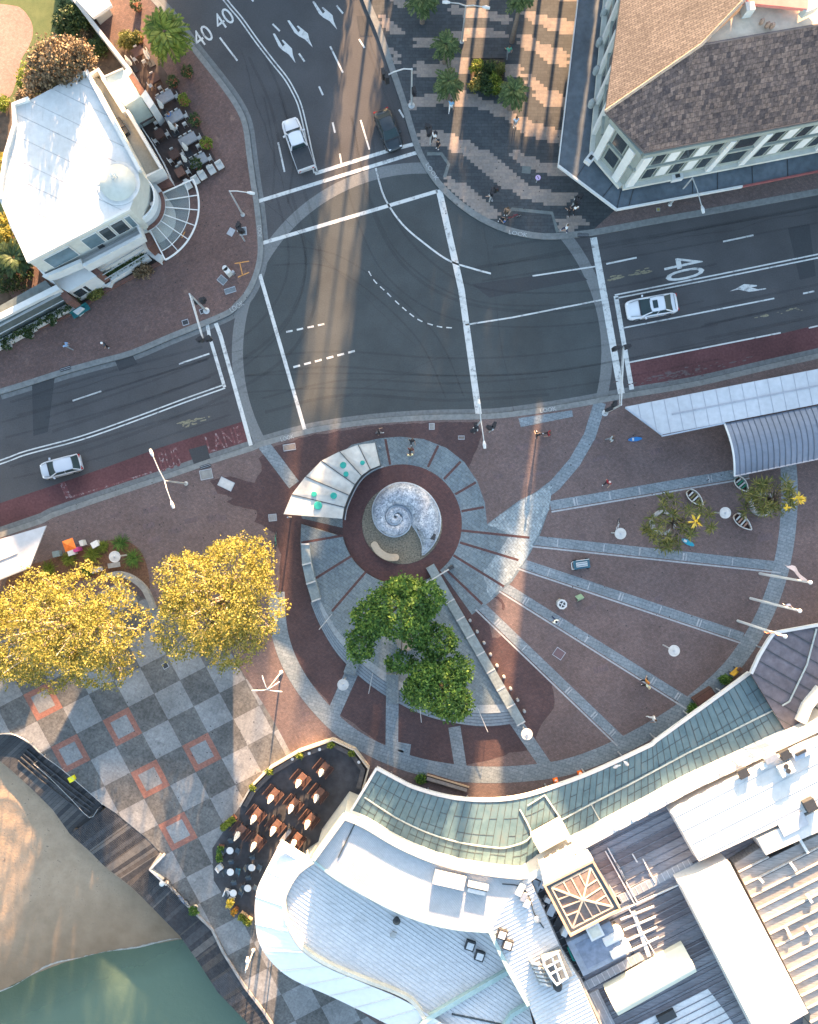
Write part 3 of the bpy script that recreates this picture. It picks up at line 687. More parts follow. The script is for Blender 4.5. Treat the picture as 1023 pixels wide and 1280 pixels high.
dd = _math(nt, 'ADD', _math(nt, 'MULTIPLY', gd.outputs[1], -1.0), _math(nt, 'MULTIPLY', gd.outputs[0], .42))   # grows off shore
mr = nt.nodes.new('ShaderNodeMapRange'); mr.inputs[1].default_value = 27.0; mr.inputs[2].default_value = 33.5; mr.inputs[3].default_value = .28; mr.inputs[4].default_value = .90
nt.links.new(_math(nt, 'ADD', dd, _math(nt, 'MULTIPLY', _math(nt, 'SUBTRACT', _noise(nt, v, .25, 4), .5), 3.0)), mr.inputs[0])
mx = nt.nodes.new('ShaderNodeMixShader'); nt.links.new(mr.outputs[0], mx.inputs[0]); nt.links.new(tr.outputs[0], mx.inputs[1]); nt.links.new(b.outputs[0], mx.inputs[2]); nt.links.new(mx.outputs[0], nt.nodes['Material Output'].inputs['Surface'])
g = MB(); q = [(-3000, W(0, 1050)[1]), (400, W(0, 1050)[1]), (400, -3000), (-3000, -3000)]; g.sheet(q, ZW); struct(g, 'water', m)
g = MB(); g.sheet([(-3000, -60), (3000, -60), (3000, -3000), (-3000, -3000)], ZW - 4); struct(g, 'seabed', earth)
g = MB(); base = cr([p for p in FO if -150 < p[0] < 280], 14); A = []; B = []
for i, p in enumerate(base):
    w = max(.02, .10 + .07 * math.sin(i * .21) + rnd.uniform(-.04, .06)); x, y = W(p[0], p[1] + 1.6 * math.sin(i * .13) + .7 * math.sin(i * .31), ZW); A.append((x, y)); B.append((x + .02, y + w))
g.loft(A, B, ZW + .012, ZW + .03); struct(g, 'foam', mat('foam', (.27, .26, .235), .8, .3, 8, big=.3))
OUT = [(-80, 938), (0, 944), (17, 958), (43, 980), (78, 1008), (107, 1027), (88, 1043), (110, 1062), (131, 1083), (165, 1109), (180, 1124), (225, 1170), (249, 1204), (272, 1240), (306, 1275), (365, 1345), (420, 1430)]
INN = [(-80, 905), (0, 917), (21, 919), (39, 930), (52, 943), (73, 958), (118, 995), (129, 1005), (146, 1016), (185, 1048), (202, 1066), (189, 1084), (211, 1104), (239, 1134), (266, 1160), (280, 1189), (307, 1232), (330, 1262), (345, 1285), (430, 1440)]
deck = thing('boardwalk', 'weathered timber boardwalk running between the chequered paving and the beach', 'boardwalk', W3(180, 1100, -1.5))
zd = ZP - .02
nD = 150; oi = resample(OUT[6:], nD); ii = resample([(135, 1008), (146, 1016), (185, 1048), (200, 1066), (190, 1083)] + INN[12:], nD)
deck_m = [mat('deck_dark', (.024, .026, .031), .8, .3, 3, col2=(.040, .042, .048)), mat('deck_mid', (.046, .048, .054), .8, .25, 3), mat('deck_pale', (.088, .086, .084), .8, .25, 3), mat('deck_brown', (.055, .050, .048), .8, .25, 3)]
g = MB()
P0 = WL(oi, zd); P1 = WL(ii, zd); kk = 0; run = 0
for i in range(nD - 1):
    for s in range(2):
        t0 = s / 2 + .03; t1 = (s + 1) / 2 - .03
        if run <= 0:
            far = i / nD; kk = rnd.choices([0, 1, 2, 3], [6, 3, 2.0 - 1.9 * min(1, far * 2.2), 1.2])[0]; run = rnd.choice([1, 1, 2, 2, 3, 5])
        run -= 1
        L = lambda a, b, t: (a[0] + (b[0] - a[0]) * t, a[1] + (b[1] - a[1]) * t)
        a, b, c_, d = L(P0[i], P0[i + 1], t0), L(P0[i], P0[i + 1], t1), L(P1[i], P1[i + 1], t1), L(P1[i], P1[i + 1], t0)
        g.mi(kk).prism([a, b, c_, d], zd - .08, zd + rnd.uniform(-.006, .006))
g.build('deck_boards', deck_m, deck)
g = MB(); low = [(-80, 944), (0, 951), (17, 965), (42, 988), (66, 1012), (88, 1043), (112, 1030), (129, 1010), (118, 995), (73, 958), (52, 943), (39, 930), (21, 919), (0, 917), (-80, 905)]
g.prism(WL(low, -.3), -.9, -.3); g.build('lower_landing', planks('landing_planks', (.03, .032, .036), (.085, .083, .082), .34, -.75), deck)
g = MB()
for i in range(9):
    t = i / 8; a = (48 + 60 * t, 985 + 36 * t); b = (66 + 54 * t, 960 + 40 * t)
for d in (.25, .42, .58, .75):
    A = [(o[0] + (n_[0] - o[0]) * d, o[1] + (n_[1] - o[1]) * d) for o, n_ in zip([(0, 944), (17, 958), (43, 980), (78, 1008), (107, 1027)], [(21, 919), (39, 930), (62, 950), (95, 976), (122, 998)])]
    g.strip(WL(A[1:], -.2), .1, -.28, -.2 + .12 * d)
g.build('landing_steps', mat('deck_edge', (.05, .053, .058), .8, .2, 3), deck)
g = MB(); pr = [(2, 946), (20, 960), (46, 982), (80, 1010), (108, 1029)]
P = [W3(x, y, .55) for x, y in cr([(0, 918), (12, 917), (24, 921), (38, 929), (55, 945), (78, 962), (120, 998), (128, 1006)], 3)]
g.tube(P, .03, 6); P2 = [W3(x, y, .62) for x, y in cr([(42, 955), (62, 972), (90, 1000), (112, 1022), (122, 1012)], 3)]; g.tube(P2, .03, 6)
for p in P[::3] + P2[::3]: g.tube([p, (p[0], p[1], -.3)], .025, 6)
g.build('handrail', mat('steel_rail', (.35, .37, .38), .4, .1, 5, metal=.7), deck)
g = MB()
for p in resample(OUT[6:], 24): x, y = W(p[0] + 6, p[1] - 5, 0); g.tube([(x, y, -3.2), (x, y, zd - .08)], .15, 8)
g.build('pile', mat('pile_wood', (.07, .06, .05), .9, .2, 3), deck)
kw = MB(); kw.strip(WL(INN[10:]), .22, ZP, ZP + .13); kw.build('edge_beam', mat('edge_beam', (.24, .23, .22), .8, .25, 2), label='pale timber kerb beam along the landward edge of the boardwalk', cat='kerb')
# ================================================================= shared building materials
white_p = mat('white_render', (.50, .50, .485), .7, .06, 2, big=.10)
blind = mat('window_blind', (.58, .58, .57), .6, .05, 3)
white_r, nt, b = _nodes('white_roof'); v = _pos(nt); v2 = _pos(nt, .5, (3, .35, 1))
c = _ramp(nt, _noise(nt, v, 1.5, 6, .7), (.43, .425, .41), (.53, .52, .505)); c = _mix(nt, _ramp(nt, _noise(nt, v2, 1.2, 7, .75), (0,) * 3, (.6,) * 3, .56, .72), c, (.30, .28, .25)); c = _mix(nt, _ramp(nt, _noise(nt, v, .35, 6, .7), (0,) * 3, (.45,) * 3, .5, .7), c, (.36, .35, .33))
nt.links.new(c, b.inputs['Base Color']); b.inputs['Roughness'].default_value = .75; MATS['white_roof'] = white_r
cream = mat('cream_render', (.44, .44, .40), .75, .08, 2)
sage = mat('sage_render', (.24, .265, .245), .75, .1, 2)
darkglass = mat('dark_glass', (.03, .038, .045), .12, .2, 1, spec=.6)
blueglass = mat('blue_glass', (.10, .15, .18), .15, .25, .8, spec=.6)
steel = mat('steel', (.38, .39, .40), .4, .1, 5, metal=.6)
whitem = mat('white_metal', (.52, .52, .51), .4, .06, 5)
darkm = mat('dark_metal', (.035, .037, .04), .5, .15, 5)
tile_b = mat('terrace_tile', (.30, .285, .24), .8, .12, 6)
pierb = brick('pier_brick', (.17, .075, .055), (.13, .06, .05), (.09, .07, .06), .24, .08, .3)
def wbox(mb, A, B, s0, s1, z0, z1, out0, out1):
    # block on the wall A->B (outside on the right-hand side): metres along, heights, offsets outwards
    A = Vector(A); B = Vector(B); d = (B - A).normalized(); n = Vector((d.y, -d.x))
    p = [A + d * s0 + n * out0, A + d * s1 + n * out0, A + d * s1 + n * out1, A + d * s0 + n * out1]
    return mb.prism([tuple(q) for q in p], z0, z1)
def wlen(A, B): return (Vector(B) - Vector(A)).length

# ================================================================= corner hotel (upper right)
ZE, ZT = 10.8, 15.4
hot = thing('corner_building', 'two storey corner building with brown tiled roof and dark awning above the crossing', 'building', W3(860, 120, 0))
F = [W(742, 192, 4), W(777, 233, 4), W(1400, 112, 4)]; Fn = W(775, -170, 4)
fp = [Fn, F[0], F[1], F[2], (F[2][0], Fn[1])]
g = MB(); g.prism(fp, 0, ZE - .3); g.build('wall', sage, hot)
e0 = W(800, -175, ZE); e1 = W(757, 139, ZE); e2 = W(807, 190, ZE); e3 = W(1500, 60, ZE)
t1 = W(877, 56, ZT); t3 = W(1400, -34, ZT)
def plane_z(p, a, b, c):
    n = (Vector(b) - Vector(a)).cross(Vector(c) - Vector(a)); return a[2] - ((p[0] - a[0]) * n.x + (p[1] - a[1]) * n.y) / n.z
E0, E1, T1 = (*e0, ZE), (*e1, ZE), (*t1, ZT)
tr_ = W(932, 6, 15.6); tr_ = (*tr_, plane_z(tr_, E0, E1, T1)); tn = W(960, -120, 16.4); tn = (*tn, plane_z(tn, E0, E1, T1))
la = math.atan2(e0[1] - e1[1], e0[0] - e1[0]); sa_ = math.atan2(e3[1] - e2[1], e3[0] - e2[0])
tile_l = brick('roof_tile_west', (.19, .155, .13), (.13, .105, .09), (.07, .057, .05), .34, .17, -(la - PI / 2) * 0 - .06, rough=.8, msize=.018, var=.28, big=.15, bump=.9)
tile_d = brick('roof_tile_south', (.20, .135, .11), (.070, .052, .052), (.055, .043, .042), .32, .27, -sa_, rough=.85, msize=.012, var=.45, big=.12, bump=.5)
g = MB(); g.face([E0, E1, T1, tr_, tn]); g.build('west_roof', tile_l, hot)
g = MB(); g.face([E1, (*e2, ZE), (*e3, ZE), (*t3, ZT), T1]); g.build('south_roof', tile_d, hot)
g = MB(); g.prism([e1, e2, e3, (e3[0], e0[1]), e0], ZE - .28, ZE - .02); g.build('eave', mat('eave', (.12, .10, .10), .8), hot)
g = MB(); g.sheet([t1, t3, (t3[0], W(0, -300, ZT)[1]), tn[:2], tr_[:2]], ZT - .12); g.build('roof_terrace', mat('terrace_cream', (.62, .50, .38), .8, .2, 1.2), hot)
hipm = mat('hip_tile', (.42, .30, .22), .8)
g = MB(); g.tube([E1, T1, tr_], .12, 6); g.build('hip_ridge', hipm, hot)
g = MB(); g.tube([T1, (*t3, ZT)], .09, 6); g.build('ridge', mat('ridge_dark', (.16, .12, .11), .8), hot)
# little rooftop room, steps and people's furniture
g = MB(); g.prism(WL([(934, -8), (1006, -2), (1010, -60), (936, -60)], 16), ZT - .1, 15.9); g.build('rooftop_room', white_p, hot)
g = MB(); g.prism(WL([(930, 3), (1010, 11), (1012, -62), (932, -62)], 16.2), 15.9, 16.2); g.build('rooftop_canopy', mat('pink_canopy', (.55, .19, .16), .7, .1, 2), hot)
g = MB(); g.prism(WL([(922, 17), (933, 16), (935, 26), (924, 28)], 15), ZT, ZT + .9); g.build('rooftop_box', white_p, hot)
g = MB(); g.prism(WL([(994, 22), (1010, 14), (1015, 20), (998, 28)], 15), ZT, ZT + .7); g.build('rooftop_box', cream, hot)
for px, py in ((955, 24), (962, 28), (968, 29)):
    x, y = W(px, py, ZT + .5); g = MB(); g.lathe((x, y, ZT), [(.14, 0), (.18, .3), (.1, .5)], 8); g.build('rooftop_pot', mat('pot_mix', (.3, .2, .15), .8, .4, 6), hot)
g = MB(); x, y = W(982, 82, 13); z = 12.55; g.prism(arc(x, y, .45, 45, 315, 3), z - .4, z + .5); g.mi(1).prism(arc(x, y, .3, 45, 315, 3), z + .5, z + .52); g.build('chimney', [pierb, darkm], hot)
# facades
def facade(A, B, bays, extra=()):
    L = wlen(A, B)
    for za, zb_, o_ in ((4.0, 4.35, .38), (7.2, 7.5, .22), (9.75, 10.3, .25)): g = MB(); wbox(g, A, B, 0, L, za, zb_, -.1, o_); g.build('cornice', sage if za > 5 else cream, hot)
    for s0, s1, kind in bays:
        if kind == 'pier': q = MB(); wbox(q, A, B, s0, s1, 4.35, 9.7, -.05, .3); q.build('pilaster', blind, hot); continue
        for z0, z1 in ((5.1, 7.1), (7.7, 9.6)):
            q = MB(); wbox(q, A, B, s0, s1, z0, z1, -.05, .12); f = q.build('window', sage, hot)
            q = MB(); wbox(q, A, B, s0 + .12, s1 - .12, z0 + .12, z1 - .12, .1, .135); q.build('pane', darkglass if kind == 'dark' else blind, f)
L1 = wlen(F[0], F[1]); facade(F[0], F[1], [(.15, .75, 'pier'), (.95, 2.4, 'dark'), (2.6, 3.25, 'pier')])
bays = []; s = .2
bays.append((s, s + .7, 'pier')); s += 1.0
while s < 30:
    for k in range(5):
        bays.append((s, s + 1.05, 'dark' if k % 2 == 0 else 'blind')); s += 1.17
    bays.append((s + .1, s + .6, 'pier')); s += .9
    if 7 < s < 9: bays.append((s, s + 1.9, 'dark')); s += 2.1; bays.append((s, s + .5, 'pier')); s += .75
facade(F[1], F[2], bays)
bays = []; s = .8
while s < 22: bays.append((s, s + 1.1, 'dark')); bays.append((s + 1.5, s + 2.0, 'pier')); s += 2.6
facade(Fn, F[0], bays)
for px, py in ((760, 4), (754, 42), (750, 78), (744, 120)):
    x, y = W(px, py, 5.6); g = MB(); g.lathe((x, y, 4.0), [(.26, 0), (.3, .5), (.2, .9), (.06, 1.0)], 10); g.build('bay_moulding', mat('grey_moulding', (.26, .285, .29), .8, .15, 3), hot)
for px, py, a in ((738, 198, .9), (846, 221, .2)):
    x, y = W(px, py, 4.2); g = MB(); g.box((x, y, 4.15), (.95, .62, .55), a); g.mi(1).box((x + .02, y - .02, 4.44), (.4, .3, .05), a); g.build('air_conditioner', [whitem, darkm], hot)
aw = [W(725, -20, 3.6), W(698, 207, 3.6), W(771, 262, 3.6), W(928, 233, 3.6), W(1500, 118, 3.6)]
g = MB(); g.prism([(aw[0][0] + 1.5, Fn[1])] + aw + [F[2], F[1], F[0], Fn], 3.3, 3.6)
awn = g.build('awning', mat('awning_roof', (.085, .105, .125), .55, .2, 2, big=.3), hot)
for a, b, w in ((aw[1], aw[2], .16), (aw[2], aw[3], .16), (aw[0], aw[1], .08)): g = MB(); g.bar((*a, 3.55), (*b, 3.55), w, .3); g.build('awning_fascia', whitem, awn)
g = MB(); g.bar((*aw[3], 3.55), (*aw[4], 3.55), .12, .3); g.build('awning_fascia', mat('red_fascia', (.22, .07, .07), .6), awn)
for a, b in (((722, 220), (736, 199)), ((771, 262), (777, 236)), ((753, 247), (768, 228)), ((786, 258), (793, 233)), ((866, 244), (866, 222)), ((897, 238), (897, 212)), ((941, 230), (940, 203)), ((985, 221), (984, 194))):
    g = MB(); g.bar((*W(*a, 3.6), 3.62), (*W(*b, 3.6), 3.62), .05, .05); g.build('awning_seam', darkm, awn)

# ================================================================= white roofed cafe building (upper left)
caf = thing('cafe_building', 'white flat roofed building with a round corner tower beside the outdoor cafe', 'building', W3(110, 250, 0))
ZR = 7.6
roof = WL([(19, 132), (38, 125), (96, 94), (107, 87), (174, 212), (172, 235), (163, 261), (35, 327), (13, 284), (2, 250), (3, 236), (9, 195), (20, 158)], ZR)
g = MB(); g.prism(roof, 0, ZR); g.build('wall', cream, caf)
g = MB(); g.sheet(roof, ZR + .004); g.mi(1).ribs(roof, ZR + .004, -.45, 1.7, .05, .008, jit=.2, inset=.3); g.build('roof', [white_r, mat('roof_lap', (.33, .325, .315), .8, .2, 4)], caf)
g = MB()
ins = WL([(38, 125), (19, 132), (20, 158), (9, 195), (3, 236), (2, 250)], ZR); g.strip(ins, .3, ZR - .2, ZR + .3)
g.strip(WL([(96, 94), (107, 87), (174, 212)], ZR + .4), .28, ZR - .2, ZR + .3); g.strip(WL([(163, 261), (35, 327), (2, 250)], ZR), .2, ZR - .2, ZR + .12)
g.build('parapet', white_p, caf)
tc = W(146, 227, 8)
g = MB(); g.lathe((tc[0], tc[1], 0), [(1.45, 3), (1.45, 7.9)], 28); g.build('tower_wall', cream, caf, smooth=True)
g = MB(); g.lathe((tc[0], tc[1], 7.62), [(1.78, 0), (1.78, .03), (1.7, .05), (.06, .10)], 40); tr0 = g.build('tower_roof', white_r, caf)
g = MB()
for k in range(9):
    a = k * 2 * PI / 9 + .4; g.bar((tc[0], tc[1], 7.73), (tc[0] + 1.7 * math.cos(a), tc[1] + 1.7 * math.sin(a), 7.68), .05, .03)
g.tube([(tc[0] - .3, tc[1] + .35, 7.8), (tc[0] - .3, tc[1] + .35, 8.5)], .1, 8); g.tube([(tc[0], tc[1] + .45, 7.8), (tc[0], tc[1] + .45, 8.4)], .06, 8); g.build('roof_rib', white_p, tr0)
sec = lambda r, a0, a1, n=26: arc(tc[0], tc[1], r, a0, a1, n)
g = MB(); g.prism(sec(2.45, -100, 62) + [tc], 0, 3.2); g.build('tower_base', white_p, caf)
g = MB(); g.prism(sec(2.12, -90, 58) + [tc], 3.2, 4.0); g.build('balcony_floor', mat('balcony_grey', (.30, .32, .34), .8, .15, 4), caf)
g = MB(); g.strip(sec(2.28, -68, 28), .3, 3.2, 3.32); g.build('brick_band', pierb, caf)
g = MB(); g.strip(sec(2.05, -90, 58), .14, 4, 4.95); g.build('balcony_parapet', mat('balcony_wall', (.52, .54, .55), .7, .08, 3), caf)
for dx, dy in ((.1, .7), (.6, -.75), (1.0, -.25)):
    a = math.atan2(dy, dx); g = MB(); x, y = tc[0] + 1.75 * math.cos(a), tc[1] + 1.75 * math.sin(a); g.lathe((x, y, 4), [(.16, 0), (.16, .45), (.2, .5)], 10); g.build('balcony_stool', whitem, caf)
# fan-shaped pergola
pg = thing('fan_pergola', 'white fan shaped glass pergola around the rounded corner of the cafe', 'pergola', (tc[0], tc[1], 0))
zz = 3.1; fa = [25, 9.5, -4.5, -19.5, -34, -48.5, -63]
g = MB(); A = sec(2.45, -62, 25, 40); B = sec(4.55, -62, 25, 40); g.loft(A, B, zz, zz - .02, .03); gl = _nodes('pergola_glass')[0]
b_ = gl.node_tree.nodes['Principled BSDF']; b_.inputs['Base Color'].default_value = (.22, .28, .28, 1); b_.inputs['Roughness'].default_value = .2; b_.inputs['Alpha'].default_value = .28
g.build('glass_panel', gl, pg)
for i, a in enumerate(fa):
    r = math.radians(a); g = MB(); g.bar((tc[0] + 2.45 * math.cos(r), tc[1] + 2.45 * math.sin(r), zz + .12), (tc[0] + 5.35 * math.cos(r), tc[1] + 5.35 * math.sin(r), zz + .05), .10 if i in (0, 6) else .065, .1); g.build('rafter', whitem, pg)
g = MB(); g.tube([(p[0], p[1], zz + .05) for p in sec(5.35, -63, 25, 40)], .085, 8); g.build('outer_rim', whitem, pg)
g = MB(); g.tube([(p[0], p[1], zz + .1) for p in sec(4.55, -63, 25, 40)], .03, 6); g.build('inner_rim', whitem, pg)
# east wing terrace
ZF = 3.9
east = WL([(110, 88), (128, 97), (155, 140), (159, 138), (202, 211), (178, 224), (150, 215)], ZF + .6)
g = MB(); g.prism(east, 0, ZF); g.build('terrace_wall', white_p, caf)
g = MB(); g.sheet(WL([(112, 92), (127, 99), (153, 141), (158, 141), (199, 210), (176, 221)], ZF + .1), ZF + .005); g.build('terrace_floor', tile_b, caf)
g = MB(); g.strip(WL([(128, 97), (155, 140), (159, 138), (202, 211), (178, 223)], ZF + .8), .26, ZF - .4, ZF + .85); g.strip(WL([(112, 90), (121, 84), (129, 97)], ZF + .8), .3, ZF - 1, ZF + .5); g.build('terrace_parapet', white_p, caf)
g = MB(); g.box((*W(150, 155, ZF + .4), ZF + .35), (.55, .9, .6), .5); g.box((*W(155, 163, ZF + .4), ZF + .3), (.6, .8, .5), .5); g.build('air_conditioner', darkm, caf)
g = MB(); g.prism(WL([(129, 97), (154.5, 86), (176, 121), (156, 132)], 4.1), 0, 4.1); g.build('annex', mat('annex_roof', (.46, .52, .48), .7, .1, 2), caf)
g = MB(); g.strip(WL([(129, 98), (155, 135)], 4.5), .22, 3.8, 4.5); g.strip(WL([(130, 96), (154, 85.5)], 4.2), .1, 3.8, 4.25); g.build('annex_parapet', white_p, caf)
g = MB(); g.prism(WL([(161, 95), (166, 92), (182, 114), (176, 119)], 2.9), 0, 2.9); g.build('tiled_lean_to', pierb, caf)
g = MB(); g.prism(WL([(176, 120), (182, 112), (193, 129), (187, 136)], 3.2), 0, 3.2); g.build('porch_roof', white_p, caf)
g = MB(); g.prism(WL([(157, 133), (175, 121), (188, 140), (170, 153)], .3), 0, .3); g.build('entrance_floor', darkm, caf)
g = MB(); g.prism(WL([(186, 226), (204, 213), (218, 232), (196, 238)], 2.6), 0, 2.6); g.build('tiled_lean_to', pierb, caf)
# south front
z0 = 4.0
south = WL([(40, 322), (163, 258), (176, 293), (103, 331), (100, 325), (56, 344)], z0 + .5)
g = MB(); g.prism(south, 0, z0); g.build('terrace_wall', white_p, caf)
g = MB(); g.sheet(WL([(42, 326), (163, 262), (172, 289), (103, 325), (99, 320), (57, 340)], z0), z0 + .006); g.build('terrace_floor', mat('grey_tile', (.33, .33, .31), .8, .12, 5), caf)
g = MB(); g.strip(WL([(45, 330), (56, 344), (100, 325), (103, 331), (176, 293), (167, 272)], z0 + .9), .3, z0 - .5, z0 + .75); g.build('terrace_parapet', white_p, caf)
A, B = WL([(163, 261), (35, 327)], ZR); A, B = Vector(B), Vector(A); A_, B_ = tuple(A), tuple(B)
L = wlen(A_, B_); wl = [(.9, 3.4), (4.4, 5.9), (6.0, 7.0), (7.1, 8.3), (8.4, 9.0)]
for i, (s0, s1) in enumerate(wl):
    q = MB(); wbox(q, A_, B_, s0, s1, 4.7, 6.9, -.05, .08); f = q.build('window', whitem, caf); q = MB(); wbox(q, A_, B_, s0 + .08, s1 - .08, 4.8, 6.8, .05, .1); q.build('pane', darkglass if i in (2, 3) else blueglass, f)
g = MB(); x, y = W(108, 304, 4.6); g.box((x, y, 4.4), (.7, .6, .75), .45); x, y = W(123, 303, 4.6); g.box((x, y, 4.4), (.5, .6, .75), .45); x, y = W(112, 300, 4.8); g.box((x, y, 4.7), (.4, .4, .9), .2); g.build('air_conditioner', darkm, caf)
# lower front: louvres, piers, hedge boxes
g = MB(); g.prism(WL([(62, 352), (102, 330), (121, 345), (85, 365)], 3.0), 0, 3.0); lb = g.build('lower_room', white_p, caf)
A_, B_ = W(86, 367, 2.6), W(122, 346, 2.6)
for s0 in (.3, 1.3): q = MB(); wbox(q, A_, B_, s0, s0 + .85, 1.0, 2.4, -.1, .06); q.build('window', darkglass, caf)
g = MB()
for k in range(4):
    a = (123 + 2.2 * k, 333 + 5 * k); b = (176 + 2 * k, 301 + 5 * k); g.bar((*W(*a, 3.2), 3.2 - .1 * k), (*W(*b, 3.2), 3.2 - .1 * k), .07 if k else .22, .05)
    if k > 1: continue
    a = (-60 + 3 * k, 438 + 9 * k); b = (76 + 3 * k, 366 + 9 * k); g.bar((*W(*a, 3.2), 3.2 - .1 * k), (*W(*b, 3.2), 3.2 - .1 * k), .07 if k else .3, .05)
g.build('louvre_awning', mat('louvre_grey', (.30, .31, .31), .6, .1, 4), caf)
for q in ([(176, 287), (183, 283), (193, 304), (185, 311)], [(106, 333), (114, 329), (128, 341), (121, 346)], [(70, 362), (77, 358), (91, 374), (83, 379)]):
    g = MB(); g.prism(WL(q, 2.9), 0, 2.9); g.build('brick_pier', pierb, caf)
for q in ([(186, 311), (203, 319), (200, 328), (184, 317)], [(122, 347), (140, 351), (137, 358), (127, 356)], [(86, 378), (105, 385), (96, 393), (84, 384)], [(128, 350), (184, 317), (187, 322), (132, 356)], [(-40, 446), (84, 380), (88, 386), (-38, 454)]):
    g = MB(); g.prism(WL(q, .9), 0, .95); g.build('planter_wall', white_p, caf)
g = MB(); g.prism(WL([(-60, 415), (56, 350), (71, 366), (-50, 432)], 3.4), 0, 3.3); lw = g.build('left_wing', mat('wing_roof', (.10, .12, .12), .6, .2, 2), caf)
g = MB(); g.strip(WL([(-60, 424), (72, 358), (54, 342)], 3.9), .5, 3.0, 3.75); g.build('wing_parapet', white_p, caf)
fl = MB(); fl.strip(WL([(0, 433), (100, 388), (130, 366), (206, 327)]), .3, ZP, ZP + .22)
tag(fl.build('garden_edging', pierb), 'low orange brick garden edging along the front of the white building', 'edging')
bed = MB(); bed.sheet(WL([(-40, 452), (100, 386), (206, 325), (186, 310), (60, 360)]), ZP + .006); bed.build('garden_soil', mat('dark_soil', (.05, .04, .035), .95, .3, 4), kind='structure')
# long white garden wall and second small white roof
gw = MB(); gw.strip(WL([(60, -42), (94, 0), (163, 88)], 2.2), .32, 0, 2.2); gw.strip(WL([(163, 88), (156, 96)], 2.2), .6, 0, 2.3); gw.build('garden_wall', white_p, label='long straight white garden wall between the lawn and the outdoor cafe', cat='wall')
sr = MB(); sr.prism(WL([(92, -4), (116, 22), (140, 6), (120, -30), (80, -30)], 3.4), 3.1, 3.4); s_ = thing('pavilion', 'small white flat roofed pavilion at the top of the garden wall', 'pavilion', W3(118, 5, 0))
sr.build('roof', mat('pavilion_roof', (.46, .47, .49), .7, .06, 2), s_)
g = MB(); g.prism(WL([(100, -2), (118, 19), (134, 6), (116, -24)], 1.5), 0, 3.1); g.build('wall', cream, s_)
# lawn, path
g = MB(); g.sheet(WL([(-700, -420), (60, -42), (94, 0), (160, 90), (140, 110), (60, 130), (20, 150), (0, 420), (-700, 740)]), ZP + .004); m, nt, b = _nodes('lawn'); v = _pos(nt)
c = _mix(nt, .5, _ramp(nt, _noise(nt, v, 18, 3), (.045, .075, .02), (.10, .13, .045)), _ramp(nt, _noise(nt, v, 1.2, 5), (.05, .075, .022), (.12, .13, .05)))
nt.links.new(c, b.inputs['Base Color']); b.inputs['Roughness'].default_value = .95; _bump(nt, b, _noise(nt, v, 30), .6, .03); g.build('lawn', m, kind='structure')
g = MB(); g.sheet(WL(cr([(-60, 0), (10, 7), (28, 12), (40, 28), (42, 45), (36, 62), (28, 75), (22, 100), (15, 120), (5, 126), (-10, 124), (-60, 120)], 4)), ZP + .010); g.build('garden_path', brick('pink_paver', (.34, .20, .16), (.28, .17, .14), (.2, .14, .12), .24, .12, .2), kind='structure')
g = MB(); g.sheet(WL([(20, 132), (60, 120), (105, 80), (140, 60), (155, 88), (130, 112), (60, 130), (24, 160), (8, 200), (-20, 330), (40, 400), (-60, 430), (-80, 200), (0, 120)]), ZP + .007); g.build('garden_bed', mat('bed_soil', (.085, .062, .045), .95, .35, 2.5), kind='structure')
fc = thing('white_fence', 'thin white railing with upright bars beside the cafe tables', 'fence', W3(195, 190, 0))
p = [W3(*q, 1.0) for q in ((178, 160), (190, 178), (204, 203), (217, 231))]
g = MB(); g.tube(p, .04, 6); g.tube([(a[0], a[1], .35) for a in p], .03, 6); g.build('rail', whitem, fc)
for q in resample(p, 10): g = MB(); g.box((q[0], q[1], .55), (.07, .07, .95)); g.build('post', whitem, fc)

# ================================================================= unseen blocks added north of the view, sized to cast the long shadows
tA = math.tan(AZ)
def block(c0, c1, y0, y1, h, name, label, m, roofm):
    x0, x1 = c0 + y0 * tA, c1 + y0 * tA; r = thing('blocker_building', label, 'building', ((x0 + x1) / 2, (y0 + y1) / 2, 0))
    g = MB(); g.prism([(x0, y0), (x1, y0), (x1 + (y1 - y0) * tA, y1), (x0 + (y1 - y0) * tA, y1)], 0, h); g.build('wall', m, r)
    g = MB(); g.strip([(x0, y0), (x1, y0), (x1 + (y1 - y0) * tA, y1), (x0 + (y1 - y0) * tA, y1)], .3, h, h + .5, closed=True); g.build('parapet', roofm, r)
    nz = int(h // 3.4)
    for k in range(nz):
        q = MB(); wbox(q, (x0, y0), (x1, y0), .6, x1 - x0 - .6, k * 3.4 + 1.0, k * 3.4 + 2.7, -.05, .05); q.build('window', darkglass, r)
    return r
block(-28, -14.2, 62, 76, 16.7, 'a', 'cream shadow block added off the top edge of the view, west of the promenade', cream, white_p)
block(-14.2, -11.6, 62, 76, 14.7, 'd', 'lower cream shadow block added off the top edge of the view, beside the gap', cream, white_p)
block(-7.4, -5.0, 62, 76, 15.3, 'e', 'lower sage shadow block added off the top edge of the view, across the gap', sage, white_p)
block(-5.0, -.6, 62, 76, 22, 'b', 'tall sage shadow block added off the top edge of the view', sage, white_p)
block(1.4, 4.9, 64, 76, 22.4, 'c', 'narrow brick shadow block added off the top edge of the view', pierb, white_p)
